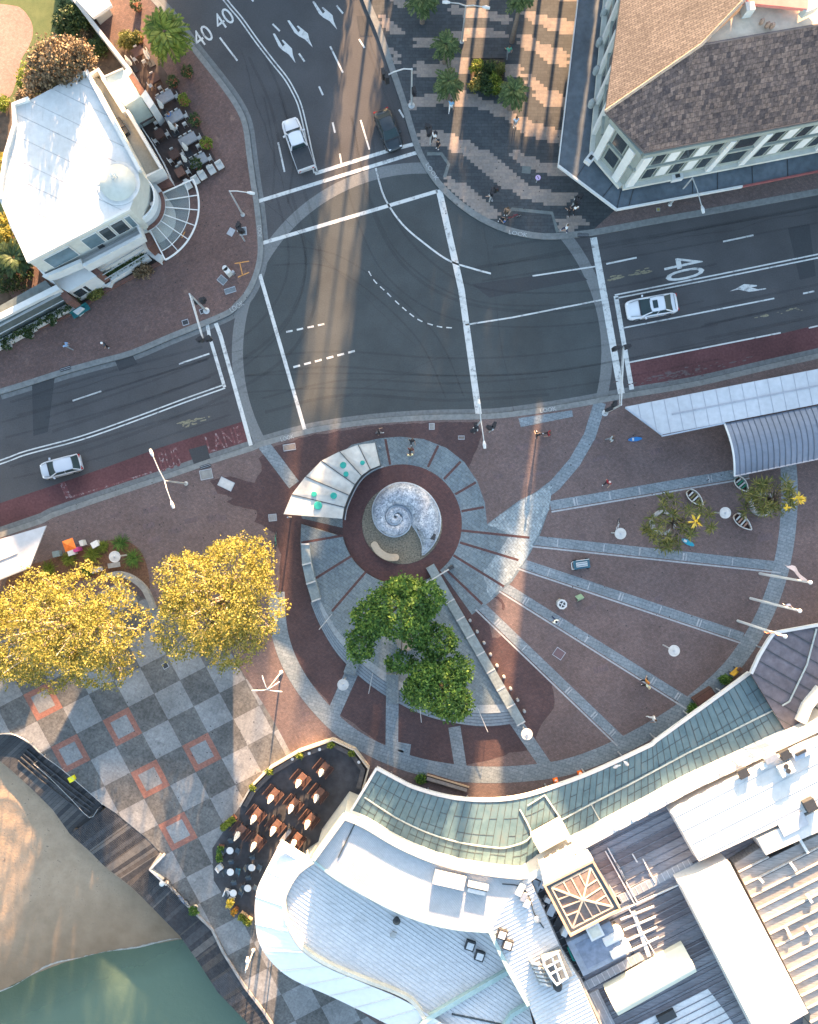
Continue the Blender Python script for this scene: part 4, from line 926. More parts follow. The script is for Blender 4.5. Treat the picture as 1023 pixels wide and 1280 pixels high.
# ================================================================= curved glass canopy along the plaza
m, nt, b = _nodes('weathered_glass'); v = _pos(nt)
c = _ramp(nt, _noise(nt, v, .9, 6, .7), (.050, .092, .112), (.102, .162, .185), .3, .72)
c = _mix(nt, _ramp(nt, _noise(nt, v, .45, 7, .75), (0,) * 3, (.6,) * 3, .56, .72), c, (.085, .08, .07))
nt.links.new(c, b.inputs['Base Color']); b.inputs['Roughness'].default_value = .3; b.inputs['Specular IOR Level'].default_value = .5
_bump(nt, b, _noise(nt, v, 6), .25, .02); wglass = m
purple = mat('purple_sheet', (.105, .098, .115), .55, .25, 1.6, big=.25)
seam = mat('seam_dark', (.045, .055, .06), .6, .2, 3); seam_l = mat('seam_pale', (.30, .34, .34), .5, .2, 3)
OC = cr([(471, 960), (495, 973), (520, 985), (566, 997), (613, 1000), (655, 995), (702, 980), (748, 962), (812, 932), (820, 926), (899, 869), (937, 841)], 8)
IC = cr([(436, 1018), (456, 1031), (495, 1054), (535, 1072), (574, 1084), (613, 1090), (648, 1094), (676, 1072), (722, 1046), (790, 1008), (860, 971), (931, 937), (980, 912)], 8)
zo, zi = 3.4, 4.2
nC = 62
def tw(x): return x
oc = resample(OC, nC); ic = resample(IC, nC)
oc = WL(oc, zo); ic = WL(ic, zi)
can = thing('glass_canopy', 'long curved green glass canopy with dark seams along the south side of the plaza', 'canopy', (*W(620, 1030, 0), 0))
g = MB(); g.loft(oc, ic, zo, zi, .06, 3); g.build('glass_roof', wglass, can)
def cp(i, t, dz=0.0): return (oc[i][0] + (ic[i][0] - oc[i][0]) * t, oc[i][1] + (ic[i][1] - oc[i][1]) * t, zo + (zi - zo) * t + dz)
sm = MB(); rs = random.Random(3)
for i in range(1, nC - 1):
    sm.bar(cp(i, .03, .02), cp(i, .98, .02), .04, .04)
sm.k = 0
for t in (.27, .5, .76):
    for i in range(nC - 1):
        if rs.random() < .72: sm.bar(cp(i, t, .015), cp(i + 1, t, .015), .03, .03)
sm.build('glazing_bars', seam, can)
g = MB(); g.strip(oc, .26, zo - .25, zo + .1); g.build('front_gutter', white_p, can)
g = MB(); g.bar(cp(0, 0, .05), cp(0, 1, .05), .2, .25); g.build('end_trim', white_p, can)
def zg(q):
    out = []
    for p in q:
        a = min(math.hypot(p[0] - o[0], p[1] - o[1]) for o in OC); c = min(math.hypot(p[0] - o[0], p[1] - o[1]) for o in IC); z = zo + (zi - zo) * a / (a + c) + .08; out.append((*W(p[0], p[1], z), z))
    return out
g = MB(); g.tube(zg(cr([(456, 997), (495, 1022), (535, 1041), (574, 1053), (613, 1059), (636, 1059), (664, 1045), (650, 1012)], 4)), .07, 6); g.build('gutter_pipe', seam_l, can)
g = MB(); g.tube(zg([(681, 994), (702, 1025), (739, 1005), (790, 979), (860, 941), (899, 922), (978, 882)]), .075, 6); g.build('gutter_pipe', seam_l, can)
g = MB(); g.tube(zg([(739, 1005), (753, 1031)]), .05, 6); g.tube(zg([(660, 1007), (681, 994)]), .05, 6); g.build('gutter_pipe', seam_l, can)
for i in range(3, nC, 6):
    x, y, z = cp(i, .16); g = MB(); g.tube([(x, y, ZP), (x, y, zo)], .08, 8); g.build('column', steel, can)
g = MB(); g.add([(p[0], p[1], ZP - .1) for p in ic] + [(p[0], p[1], zi) for p in ic], [(i, i + 1, nC + i + 1, nC + i) for i in range(nC - 1)]); g.build('shopfront', darkglass, can)
pc = thing('sheet_canopy', 'dark purple sheet metal canopy wrapping the right end of the glass canopy', 'canopy', (*W(1000, 850, 0), 0))
pp = WL([(939, 842), (949, 820), (961, 800), (968, 791), (1023, 781), (1150, 760), (1150, 800), (1040, 840), (1023, 869), (1007, 903), (981, 912)], 4.5)
g = MB(); g.prism(pp, 4.35, 4.5); g.build('sheet_roof', purple, pc)
g = MB(); g.ribs(pp, 4.5, -.52, 1.15, .06, .05); g.build('roof_seam', seam, pc)
g = MB(); g.strip([p for p in pp[:6]], .24, 4.3, 4.62); g.build('front_gutter', white_p, pc)
g = MB(); g.tube([(*W(*q, 4.6), 4.6) for q in ((978, 882), (987, 877), (1009, 831), (1021, 786))], .08, 6); g.build('gutter_pipe', seam_l, pc)
for q in ((958, 812), (1015, 790), (1012, 880)): x, y = W(*q, 2); g = MB(); g.tube([(x, y, ZP), (x, y, 4.4)], .08, 8); g.build('column', steel, pc)

# ================================================================= round-ended restaurant building
m, nt, b = _nodes('pale_sheet_roof'); v = _pos(nt)
c = _ramp(nt, _noise(nt, v, .8, 7, .75), (.47, .485, .50), (.60, .60, .60)); c = _mix(nt, 1.0, c, _ramp(nt, _noise(nt, v, 3.5, 6, .7), (.82,) * 3, (1.06,) * 3), 'MULTIPLY'); c = _mix(nt, _ramp(nt, _noise(nt, _pos(nt, .5, (.4, 3, 1)), 1.1, 7, .75), (0,) * 3, (.6,) * 3, .54, .72), c, (.30, .31, .32)); c = _mix(nt, _ramp(nt, _noise(nt, v, .5, 6, .7), (0,) * 3, (.35,) * 3, .55, .72), c, (.33, .30, .25))
nt.links.new(c, b.inputs['Base Color']); b.inputs['Roughness'].default_value = .55; psheet = m
rseam = mat('roof_rib', (.42, .435, .45), .55, .1, 4); tealp = mat('teal_parapet', (.30, .40, .39), .7, .1, 3); creamp = mat('cream_parapet', (.48, .46, .39), .7, .1, 3)
rst = thing('restaurant_building', 'white round ended building with curved sheet metal roofs beside the dining terrace', 'building', (*W(520, 1160, 0), 0))
Nn = cr([(430, 1023), (456, 1034), (495, 1057), (535, 1075), (574, 1087), (613, 1094), (650, 1098)], 5)
Ss = cr([(392, 1075), (417, 1095), (456, 1118), (495, 1138), (535, 1153), (574, 1161), (613, 1164)], 5)
zu, zl = 6.4, 4.3
n1 = 60; A = WL(resample(Nn, n1), zu); B = WL(resample(Ss, n1), zu)
wing = WL([(650, 1098), (662, 1097), (701, 1186), (725, 1226), (770, 1330), (690, 1330), (661, 1256), (636, 1212), (613, 1164)], zu)
g = MB(); g.prism(A + wing[1:] + B[::-1], -2.5, zu); g.build('wall', cream, rst)
g = MB(); g.loft(A, B, zu + .005, zu + .005); g.sheet(wing, zu + .006); g.build('upper_roof', psheet, rst)
g = MB(); A3 = WL(resample(Nn, 125), zu); B3 = WL(resample(Ss, 125), zu)
for a, b_ in zip(A3, B3): g.bar((*a, zu + .03), (*b_, zu + .03), .045, .05)
g.ribs(wing, zu, math.radians(27), .32, .045, .05); g.build('roof_ribs', rseam, rst)
g = MB(); g.strip(WL(Nn + [(662, 1097)], zu + .6), .38, zu - .3, zu + .4); g.strip(WL([(430, 1023), (392, 1075)], zu + .5), .3, zu - .5, zu + .6); g.build('parapet', creamp, rst)
g = MB(); g.strip(WL(Ss, zu), .18, zu - .2, zu + .12); g.strip(WL([(613, 1164), (636, 1212), (661, 1256)], zu), .32, zu - .2, zu + .16); g.build('parapet', tealp, rst)
Ol = cr([(392, 1077), (372, 1092), (357, 1118), (356, 1135), (360, 1155), (378, 1185), (409, 1206), (456, 1226), (495, 1241), (517, 1254), (531, 1274)], 5)
low = WL(Ol, zl) + WL([(575, 1340), (680, 1340), (661, 1256), (636, 1212)] + Ss[::-1][:-1], zl)
g = MB(); g.prism(low, -2.5, zl); g.build('wall', cream, rst)
g = MB(); g.sheet(low, zl + .005); g.build('lower_roof', psheet, rst)
g = MB(); g.ribs(low, zl, math.radians(27 - 90 + 28), .34, .04, .045, inset=.1); g.build('roof_ribs', rseam, rst)
g = MB(); g.strip(WL(Ol, zl + .5), .3, zl - .4, zl + .5); g.build('parapet', creamp, rst)
g = MB(); g.strip(WL([(637, 1213), (590, 1240), (531, 1275), (515, 1300)], zl + .3), .4, zl - .1, zl + .5); g.strip(WL([(660, 1256), (640, 1268), (626, 1290)], zl + .3), .35, zl, zl + .5); g.build('parapet', tealp, rst)
g = MB(); g.strip(WL([(565, 1268), (600, 1275), (640, 1284)], zl + .1), .12, zl, zl + .1); g.build('roof_cable', seam, rst)
# white awning around the curved end
Oa = cr([(348, 1058), (331, 1091), (321, 1114), (319, 1149), (327, 1185), (359, 1220), (417, 1247), (476, 1276), (560, 1320)], 5)
Ia = cr([(386, 1080), (366, 1096), (355, 1118), (354, 1137), (358, 1157), (376, 1187), (408, 1209), (455, 1229), (515, 1256), (600, 1310)], 5)
g = MB(); oa = WL(resample(Oa, 60), 3.9); ia = WL(resample(Ia, 60), 4.75); g.loft(oa, ia, 3.9, 4.75, .08, 2)
g.prism(WL([(352, 1050), (386, 1072), (391, 1079), (384, 1082), (346, 1060)], 4.5), 4.35, 4.5); ap = g.build('white_awning', mat('awning_white', (.62, .62, .61), .6, .04, 2, big=.06), rst)
for i in range(0, 60, 5): g = MB(); g.bar((*oa[i], 3.93), (*ia[i], 4.78), .05, .04); g.build('awning_seam', whitem, ap)
for i in range(2, 60, 6): x, y = oa[i][0] + (ia[i][0] - oa[i][0]) * .15, oa[i][1] + (ia[i][1] - oa[i][1]) * .15; q = MB(); q.tube([(x, y, ZP), (x, y, 3.95)], .06, 6); q.build('awning_post', whitem, rst)
# roof furniture
def onroof(name, px, py, z, w, d, h, a, mm, parent, top=None, sub='top_panel'):
    x, y = W(px, py, z + h); q = MB(); q.box((x, y, z + h / 2), (w, d, h), a); o = q.build(name, mm, parent)
    if top: q = MB(); q.box((x, y, z + h + .012), (w * .72, d * .72, .03), a); q.build(sub, top, o)
    return o
ra = -.42
for px, py, z in ((588, 1183, zl), (600, 1196, zl), (628, 1169, zu), (635, 1182, zu)): onroof('roof_hatch', px, py, z, .8, .8, .35, ra + .1, darkm, rst, psheet)
q = MB(); x, y = W(496, 1152, zl + .5); q.lathe((x, y, zl), [(.2, 0), (.2, .3), (.34, .45), (.05, .62)], 14); q.build('roof_ventilator', darkm, rst)
onroof('roof_hatch', 492, 1169, zl, .42, .5, .2, ra, mat('grey_box', (.33, .33, .32), .6), rst)
q = MB(); q.bar((*W(447, 1023, zu + .1), zu + .1), (*W(423, 1072, zu + .1), zu + .1), .09, .1); q.bar((*W(447, 1023, zu + .1), zu + .1), (*W(459, 1030, zu + .1), zu + .1), .09, .1); q.build('roof_cable', seam, rst)
onroof('rooftop_duct', 562, 1101, zu, 2.6, 1.1, .55, -.22, mat('duct_pale', (.52, .50, .47), .6, .1, 3), rst)
onroof('rooftop_duct', 598, 1108, zu, 1.7, .42, .5, -.22, whitem, rst); onroof('rooftop_duct', 596, 1115, zu, 1.5, .35, .4, -.22, whitem, rst); onroof('duct_gap', 597, 1111, zu, 1.6, .25, .3, -.22, darkm, rst)
q = MB(); q.tube([(*W(a, b_, zu + .08), zu + .08) for a, b_ in cr([(628, 1105), (650, 1108), (662, 1122), (668, 1142), (680, 1160)], 4)], .05, 6); q.build('roof_pipe', seam, rst)
q = MB(); x, y = W(672, 1150, zu + .3); q.lathe((x, y, zu), [(.22, 0), (.3, .25), (.1, .4)], 12); q.build('roof_ventilator', steel, rst)
for k, (a, b_, w, d) in enumerate(((651, 1113, .5, 1.0), (655, 1122, .4, .7), (659, 1131, .5, .5))): onroof('plant_box', a, b_, zu, w, d, .4, -.45, [whitem, steel, whitem][k], rst)
eq = thing('cooling_plant', 'rooftop cooling plant with white pipe frame and silver elbow ducts', 'air plant', (*W(688, 1210, zu), zu))
q = MB(); x, y = W(696, 1207, zu + .4); q.box((x, y, zu + .35), (1.7, 2.3, .7), .45); q.build('plant_casing', mat('plant_grey', (.12, .14, .16), .6, .3, 3), eq)
q = MB(); P = [(680, 1200), (697, 1191), (709, 1222), (696, 1231), (689, 1222), (680, 1206)]; q.tube([(*W(a, b_, zu + 1), zu + 1) for a, b_ in P + P[:1]], .12, 8)
for a, b_ in (((684, 1209), (700, 1200)), ((688, 1218), (704, 1209)), ((690, 1196), (700, 1226))): q.tube([(*W(*a, zu + 1), zu + 1), (*W(*b_, zu + 1), zu + 1)], .09, 8)
q.build('pipe_frame', whitem, eq)
for k in range(6):
    x, y = W(664 + k * 2.2, 1206 + k * 5, zu + .5); q = MB(); q.tube([(x, y, zu), (x + .1, y + .2, zu + .6), (x + .5, y + .2, zu + .8), (x + .9, y + .0, zu + .5)], .13, 8); q.build('elbow_duct', steel, eq)
q = MB(); x, y = W(697, 1232, zu + .5); q.lathe((x, y, zu), [(.35, 0), (.4, .6), (.3, .9)], 14); q.build('exhaust_cowl', darkm, eq)

# ================================================================= main wharf hall (lower right)
whf = thing('wharf_hall', 'large wharf building with dark purple and pale metal roofs in the lower right', 'building', (*W(880, 1120, 0), 0))
zm = 5.4; zp = 7.0; dirA = math.atan2(*(W(1008, 906)[i] - W(722, 1050)[i] for i in (1, 0))); dirB = dirA - PI / 2
hall = WL([(664, 1099), (690, 1079), (722, 1052), (860, 977), (1008, 908), (1500, 690), (1500, 1620), (900, 1620), (770, 1325), (727, 1226), (702, 1186)], zm)
g = MB(); g.prism(hall, -2.5, zm); g.build('wall', cream, whf)
mroof = planks('purple_roof', (.105, .095, .105), (.20, .205, .225), 1.2, -dirA, .05, .5, (.04, .04, .05), .35)
g = MB(); g.sheet(hall, zm + .005); g.build('roof', mroof, whf)
g = MB(); g.ribs(hall, zm, dirA, .62, .06, .07); g.build('roof_seam', mat('purple_seam', (.15, .16, .19), .5, .3, 2), whf)
g = MB(); g.strip(WL([(648, 1094), (676, 1074), (722, 1048), (860, 974), (1008, 905), (1500, 675)], 4.7), .42, 2, zp - .5); g.build('parapet', white_p, whf)
g = MB(); g.strip(WL([(664, 1102), (702, 1186), (727, 1226), (790, 1365)], zm + .5), .16, zm - .5, zm + .75); g.build('side_parapet', mat('side_wall', (.26, .25, .25), .7, .2, 3), whf)
g = MB(); g.prism(WL([(667, 1108), (677, 1104), (735, 1232), (724, 1226), (704, 1186)], zm), zm, zm + .02); g.build('service_gutter', darkm, whf)
for k, (a, b_, w, d, h, mm) in enumerate(((676, 1094, .9, .8, .9, whitem), (680, 1103, .4, 1.1, .6, steel), (672, 1128, .5, .5, .5, whitem), (677, 1135, .4, .6, .5, whitem), (685, 1126, .5, .4, .5, whitem), (669, 1110, .8, 1.3, .3, steel), (690, 1138, .6, 1.0, .6, steel), (708, 1164, .45, 1.0, .8, whitem), (718, 1152, .5, .5, .7, steel), (700, 1152, .7, .9, .3, darkm))):
    onroof('plant_box', a, b_, zm, w, d, h, -.45, mm, whf)
q = MB(); q.tube([(*W(a, b_, zm + .4), zm + .4) for a, b_ in ((710, 1184), (717, 1200), (726, 1201))], .09, 6); q.build('teal_pipe', mat('teal_pipe', (.03, .30, .25), .5), whf)
# stair head with clerestory windows, atrium lantern
sh = thing('roof_lantern', 'square brown timber framed roof lantern among the white wharf roofs', 'lantern', (*W(728, 1122, zm), zm))
LQ = WL([(680, 1106), (741, 1075), (776, 1136), (713, 1169)], zp + .2); zl2 = zp + .15
fr = mat('brown_frame', (.42, .29, .21), .7, .15, 3); pn = mat('lantern_pane', (.13, .10, .09), .6, .25, 3)
g = MB(); g.prism(LQ, zm, zl2); g.build('base', fr, sh)
cx, cy = sum(p[0] for p in LQ) / 4, sum(p[1] for p in LQ) / 4
sc_ = lambda k, z: [(cx + (p[0] - cx) * k, cy + (p[1] - cy) * k, z) for p in LQ]
g = MB(); g.strip([p[:2] for p in sc_(.985, 0)], .25, zl2, zl2 + .22, closed=True); g.build('frame', fr, sh)
g = MB(); g.sheet([p[:2] for p in sc_(.95, 0)], zl2 + .02); g.build('gutter', mat('lantern_gutter', (.09, .12, .13), .6, .2, 3), sh)
q4 = sc_(.80, zl2 + .08); ap = (cx, cy, zl2 + .42); g = MB()
for i in range(4): g.face([q4[i], q4[(i + 1) % 4], ap])
g.build('pyramid_panes', pn, sh)
g = MB(); 
for p in q4: g.bar(p, ap, .14, .1)
for i in range(4): g.bar(q4[i], q4[(i + 1) % 4], .12, .1)
for i in range(4):
    a, b_ = Vector(q4[i]), Vector(q4[(i + 1) % 4])
    for t in (.3, .5, .7):
        s = a.lerp(b_, t); e = Vector(ap); k = 1 - abs(t - .5) * 2; inner = s.lerp(s + (e - (a + b_) / 2), k * .96); g.bar(s, inner, .09, .1)
g.build('glazing_bars', mat('pale_bars', (.55, .42, .30), .6, .1, 3), sh)
g = MB(); g.prism(WL([(675, 1081), (737, 1067), (742, 1074), (680, 1105)], zp + .25), zm, zp + .25); g.prism(WL([(676, 1080), (718, 1057), (722, 1066), (682, 1090)], zp + .1), zm, zp + .1); g.build('stair_head', white_p, whf)
cl = MB(); A_, B_ = W(675, 1066, 6.5), W(713, 1045, 6.5); wbox(cl, A_, B_, 0, wlen(A_, B_), 4.5, 6.6, -1.0, 0); cw_ = cl.build('clerestory', creamp, whf)
for k in range(4): q = MB(); L = wlen(A_, B_); q.prism([tuple(Vector(A_).lerp(Vector(B_), (k + u) / 4) + Vector((math.cos(dirA + PI / 2), math.sin(dirA + PI / 2))) * w) for u, w in ((.15, -.35), (.85, -.35), (.85, -.65), (.15, -.65))], 6.6, 6.63); q.build('window', darkglass, cw_)
# walkways
wk = mat('walkway_grey', (.24, .25, .27), .7, .15, 4)
for q in ([(752, 1131), (862, 1073), (868, 1082), (757, 1140)], [(722, 1232), (800, 1190), (806, 1199), (726, 1243)], [(742, 1092), (750, 1088), (778, 1130), (768, 1136)], [(736, 1243), (748, 1237), (784, 1310), (770, 1318)]):
    g = MB(); P = WL(q, zm + .15); g.prism(P, zm, zm + .14); o = g.build('walkway', wk, whf)
    g = MB(); g.ribs(P, zm + .14, math.atan2(P[1][1] - P[0][1], P[1][0] - P[0][0]) + PI / 2, .5, .05, .02); g.build('walkway_joints', rseam, o)
g = MB()
for a, b_ in (((760, 1060), (797, 1128)), ((757, 1064), (794, 1131)), ((775, 1085), (783, 1102)), ((804, 1074), (819, 1103)), ((791, 1068), (797, 1078)), ((770, 1078), (776, 1087)), ((762, 1145), (852, 1105)), ((786, 1135), (826, 1205))):
    g.bar((*W(*a, zm + .2), zm + .15), (*W(*b_, zm + .2), zm + .15), .1, .12)
g.build('roof_rail', whitem, whf)
g = MB()
for k in range(4):
    a = (776 + 4 * k, 1150 + 13 * k); b_ = (818 + 2 * k, 1133 + 13 * k); g.bar((*W(*a, zm + .2), zm + .15), (*W(*b_, zm + .2), zm + .15), .12, .14)
    if k < 4: g.bar((*W(792 + 5 * k, 1140 + 14 * k, zm + .2), zm + .12), (*W(797 + 5 * k, 1154 + 14 * k, zm + .2), zm + .12), .35, .1)
g.build('roof_grid', rseam, whf)
onroof('air_handler', 746, 1186, zm, 4.0, 3.1, 1.0, dirA, mat('blue_grey_sheet', (.20, .23, .28), .5, .2, 2), whf, mat('handler_top', (.15, .18, .24), .5, .25, 2))
onroof('vent_hood', 744, 1165, zm, 1.2, 1.2, 1.5, dirA, whitem, whf, creamp)
for a, b_ in ((766, 1171), (775, 1187)):
    x, y = W(a, b_, zm + .8); q = MB(); M_ = [(x + u * math.cos(dirA) , y + u * math.sin(dirA), zm + .55) for u in (-.95, -.85, .7, .95)]; q.tube(M_, [.3, .62, .62, .35], 14); q.build('white_tank', whitem, whf)
g = MB(); g.strip(WL([(716, 1188), (766, 1150), (790, 1190), (798, 1206), (738, 1232)], zm), .35, zm, zm + .02); g.build('plant_kerb', darkm, whf)
# white roofs
zA = zp + .1
RA = WL([(841, 1018), (850, 1011), (1004, 932), (1040, 918), (1060, 990), (1015, 1012), (874, 1077)], zA)
g = MB(); g.prism(RA, zm, zA); g.build('white_roof', white_r, whf)
g = MB(); g.ribs(RA, zA, dirA, 1.3, .05, .03, inset=.1); g.build('roof_ribs', rseam, whf)
RB = WL([(852, 1108), (913, 1079), (1011, 1266), (950, 1300)], zA + .5)
g = MB(); g.prism(RB, zm, zA + .5); g.build('white_roof', white_r, whf)
RD = WL([(947, 1049), (1060, 995), (1075, 1017), (958, 1069)], zA); g = MB(); g.prism(RD, zm, zA); g.build('white_roof', white_r, whf)
onroof('roof_panel', 992, 1030, zA, 2.3, 1.2, .1, dirA, mat('panel_grey', (.38, .38, .40), .6, .15, 2), whf)
# raised sunlit ribbed roof at the right edge
zr = zm + 1.1; RR_ = WL([(918, 1080), (950, 1060), (962, 1072), (1040, 1036), (1120, 1010), (1120, 1330), (1010, 1330), (1013, 1268)], zr)
g = MB(); g.prism(RR_, zm, zr); g.build('ribbed_roof', planks('ribbed_sheet', (.19, .175, .165), (.30, .285, .27), 1.15, -dirA, .07, .6, (.05, .045, .045), .4), whf)
g = MB(); g.ribs(RR_, zr, dirA, 1.15, .13, .14); g.build('roof_ribs', mat('pale_rib', (.34, .32, .30), .6, .2, 3), whf)
for a, b_ in (((998, 1046), (1010, 1066)), ((988, 1078), (995, 1088)), ((1009, 1118), (1015, 1128)), ((983, 1160), (988, 1170)), ((1008, 1158), (1014, 1168)), ((950, 1098), (954, 1103))): g = MB(); g.bar((*W(*a, zr + .2), zr + .2), (*W(*b_, zr + .2), zr + .2), .22, .2); g.build('roof_vent', whitem, whf)
# cream barrel vault
vt = MB(); E0 = WL([(760, 1246), (860, 1190)], zA); E1_ = WL([(779, 1281), (877, 1226)], zA); ns = 14; vs = []
for i in range(13):
    t = i / 12
    for k in range(ns + 1):
        u = k / ns; a = Vector(E0[0]).lerp(Vector(E0[1]), t); c_ = Vector(E1_[0]).lerp(Vector(E1_[1]), t); p = a.lerp(c_, u); vs.append((p.x, p.y, zm + .5 + 1.25 * math.sin(PI * u)))
vt.add(vs, [(i * (ns + 1) + k, i * (ns + 1) + k + 1, (i + 1) * (ns + 1) + k + 1, (i + 1) * (ns + 1) + k) for i in range(12) for k in range(ns)])
vt.prism(E0 + E1_[::-1], zm, zm + .5, False); vt.build('barrel_skylight', mat('cream_vault', (.50, .50, .42), .6, .05, 2), whf, smooth=False)
g = MB(); g.sheet(WL([(775, 1290), (885, 1236), (905, 1262), (950, 1330), (800, 1370)], zm + .03), zm + .03); g.build('pale_sheet', psheet, whf)
onroof('roof_hatch', 834, 1272, zm, .7, 1.6, .35, dirB, darkm, whf)
# plant on the white roof
for a, b_, w, d, h, mm in ((983, 944, .8, .7, .4, darkm), (930, 967, .85, .75, .3, darkm), (965, 949, 1.1, .5, .4, steel), (1003, 941, 1.6, .8, .35, mat('panel_blue', (.36, .40, .46), .5, .1, 3)), (984, 962, 1.2, .9, .5, whitem), (1002, 941, .9, .2, .5, darkm), (1014, 1007, .9, .9, .5, darkm), (955, 958, .6, .4, .3, whitem)):
    onroof('plant_box', a, b_, zA, w, d, h, dirA, mm, whf)
for a, b_ in ((983, 958), (986, 964)): x, y = W(a, b_, zA + .55); q = MB(); q.lathe((x, y, zA + .5), [(.2, 0), (.2, .06)], 14); q.build('fan', darkm, whf)
for k in range(8): a = 768 + k * 22; onroof('parapet_bracket', a + 4, 1036 - k * 11.6, zm, .5, .22, 1.3, dirA, whitem, whf)
g = MB(); g.strip(WL([(1004, 904), (1012, 884), (1030, 862)], 5.4), .6, 2, 5.4); g.build('gate_wall', white_p, whf)
# ================================================================= trees and plants
bark = mat('bark', (.16, .125, .10), .9, .25, 6); bark_p = mat('pale_bark', (.34, .29, .24), .85, .2, 6)
lf_y = leafmat('leaf_golden', (.17, .165, .035), (.27, .24, .05), (.37, .32, .10), .4)
lf_g = leafmat('leaf_green', (.035, .085, .02), (.07, .15, .03), (.15, .23, .045), .3)
lf_b = leafmat('leaf_bronze', (.055, .040, .028), (.16, .11, .065), (.30, .21, .13), .15)
lf_d = leafmat('leaf_dark', (.018, .036, .014), (.035, .065, .022), (.075, .105, .035), .2)
lf_l = leafmat('leaf_lime', (.06, .10, .015), (.14, .19, .025), (.25, .27, .05), .3)
lf_p = leafmat('palm_leaf', (.035, .060, .022), (.07, .105, .035), (.14, .17, .065), .2)
lf_o = leafmat('leaf_olive', (.07, .085, .025), (.13, .14, .04), (.22, .20, .06), .25)
lf_f = leafmat('flower_yellow', (.50, .33, .03), (.62, .45, .05), (.70, .55, .12), .2)
def ball_dirs(n, r):
    d = r.normal(size=(n, 3)); return d / np.linalg.norm(d, axis=1, keepdims=True)
def lobe_tips(lobes, n, r, low=-.35):
    w = np.array([l[3] * l[4] for l in lobes], float); w /= w.sum(); out = []
    for l, k in zip(lobes, (w * n).astype(int)):
        d = ball_dirs(k * 2, r); d = d[d[:, 2] > low][:k]
        f = 1 + .16 * np.sin(d[:, 0] * 5 + l[0]) * np.sin(d[:, 1] * 6 + l[1]) + .08 * np.sin(d[:, 0] * 13) * np.sin(d[:, 1] * 12)
        rad = (r.uniform(.5, 1.0, len(d)) ** .45)[:, None] * f[:, None] * (1 + .17 * r.uniform(0, 1, len(d)) ** 6)[:, None]
        out.append(np.array(l[:3]) + d * rad * np.array(l[3:6]))
    return np.concatenate(out)
def leaves(name, tips, m, parent, r, per=7, spread=.2, size=(.10, .2), up=.5, asp=.55):
    n = len(tips) * per; C = np.repeat(tips, per, 0) + r.normal(size=(n, 3)) * spread
    N = r.normal(size=(n, 3)); N[:, 2] = np.abs(N[:, 2]) + up
    s = r.uniform(size[0], size[1], n)
    return quads(name, C, N, r.normal(size=(n, 3)), s, s * asp, m, parent)
def tree(name, label, cat, base, lobes, ntip, m, bk, seed, per=7, spread=.2, size=(.1, .2), trunk_r=.3, limbs=16, group=None, twigs=0, fork=.4):
    r = np.random.RandomState(seed); t = thing(name, label, cat, base, group)
    tips = lobe_tips(lobes, ntip, r); mb = MB(); top = min(l[2] for l in lobes)
    tb = (base[0] + r.uniform(-.2, .2), base[1] + r.uniform(-.2, .2), base[2] + (top - base[2]) * fork)
    mb.tube([base, ((base[0] + tb[0]) / 2 + .08, (base[1] + tb[1]) / 2, (base[2] + tb[2]) / 2), tb], [trunk_r * 1.25, trunk_r, trunk_r * .85], 10)
    for k in range(limbs):
        e = tips[r.randint(len(tips))]; md = (tb[0] + (e[0] - tb[0]) * .45 + r.uniform(-.3, .3), tb[1] + (e[1] - tb[1]) * .45 + r.uniform(-.3, .3), tb[2] + (e[2] - tb[2]) * .6)
        mb.tube([(tb[0], tb[1], tb[2] - .2), md, tuple(e)], [trunk_r * .6, trunk_r * .32, .03], 6)
        for j in range(twigs):
            e2 = tips[np.argmin(np.abs(tips - np.array(md)).sum(1) + r.uniform(0, 4, len(tips)))]; mb.tube([md, tuple(e2)], [trunk_r * .18, .02], 4)
    mb.build('trunk', bk, t); leaves('crown', tips, m, t, r, per, spread, size)
    return t
def lob(px, py, z, rpx, rpy, rz):
    k = (H - z) / H / S; x, y = W(px, py, z); return (x, y, z, rpx * k, rpy * k, rz)
tree('golden_tree', 'golden yellow leafed tree nearer the shell fountain, beside the brick paving', 'tree', W3(296, 735, ZP),
     [lob(272, 745, 6.5, 62, 66, 2.9), lob(300, 708, 6.0, 44, 38, 2.3), lob(318, 760, 6.0, 36, 46, 2.2), lob(235, 780, 5.8, 42, 42, 2.2), lob(232, 725, 6.0, 36, 34, 2.2), lob(290, 802, 5.2, 38, 36, 2.0), lob(325, 695, 5.4, 16, 24, 1.2), lob(268, 765, 3.6, 50, 44, 1.6)], 3300, lf_y, bark_p, 1, per=7, spread=.15, size=(.065, .14), trunk_r=.32, limbs=44, twigs=5)  # last low lobe added unseen under the crown to shade the paving
tree('golden_tree', 'wide golden yellow leafed tree at the left edge, above the boardwalk', 'tree', W3(128, 770, ZP),
     [lob(90, 785, 6.8, 66, 56, 3.0), lob(35, 790, 6.2, 52, 62, 2.5), lob(140, 790, 6.0, 44, 50, 2.4), lob(110, 745, 6.2, 50, 38, 2.2), lob(60, 830, 5.6, 46, 34, 2.0), lob(125, 832, 5.4, 40, 30, 2.0), lob(-20, 800, 6, 45, 60, 2.4), lob(50, 742, 5.6, 34, 30, 1.8), lob(25, 805, 3.5, 52, 46, 1.9), lob(110, 800, 3.6, 46, 40, 1.7)], 4200, lf_y, bark_p, 2, per=7, spread=.15, size=(.065, .14), trunk_r=.36, limbs=50, twigs=5)  # last two low lobes added unseen beneath, to shade the beach side
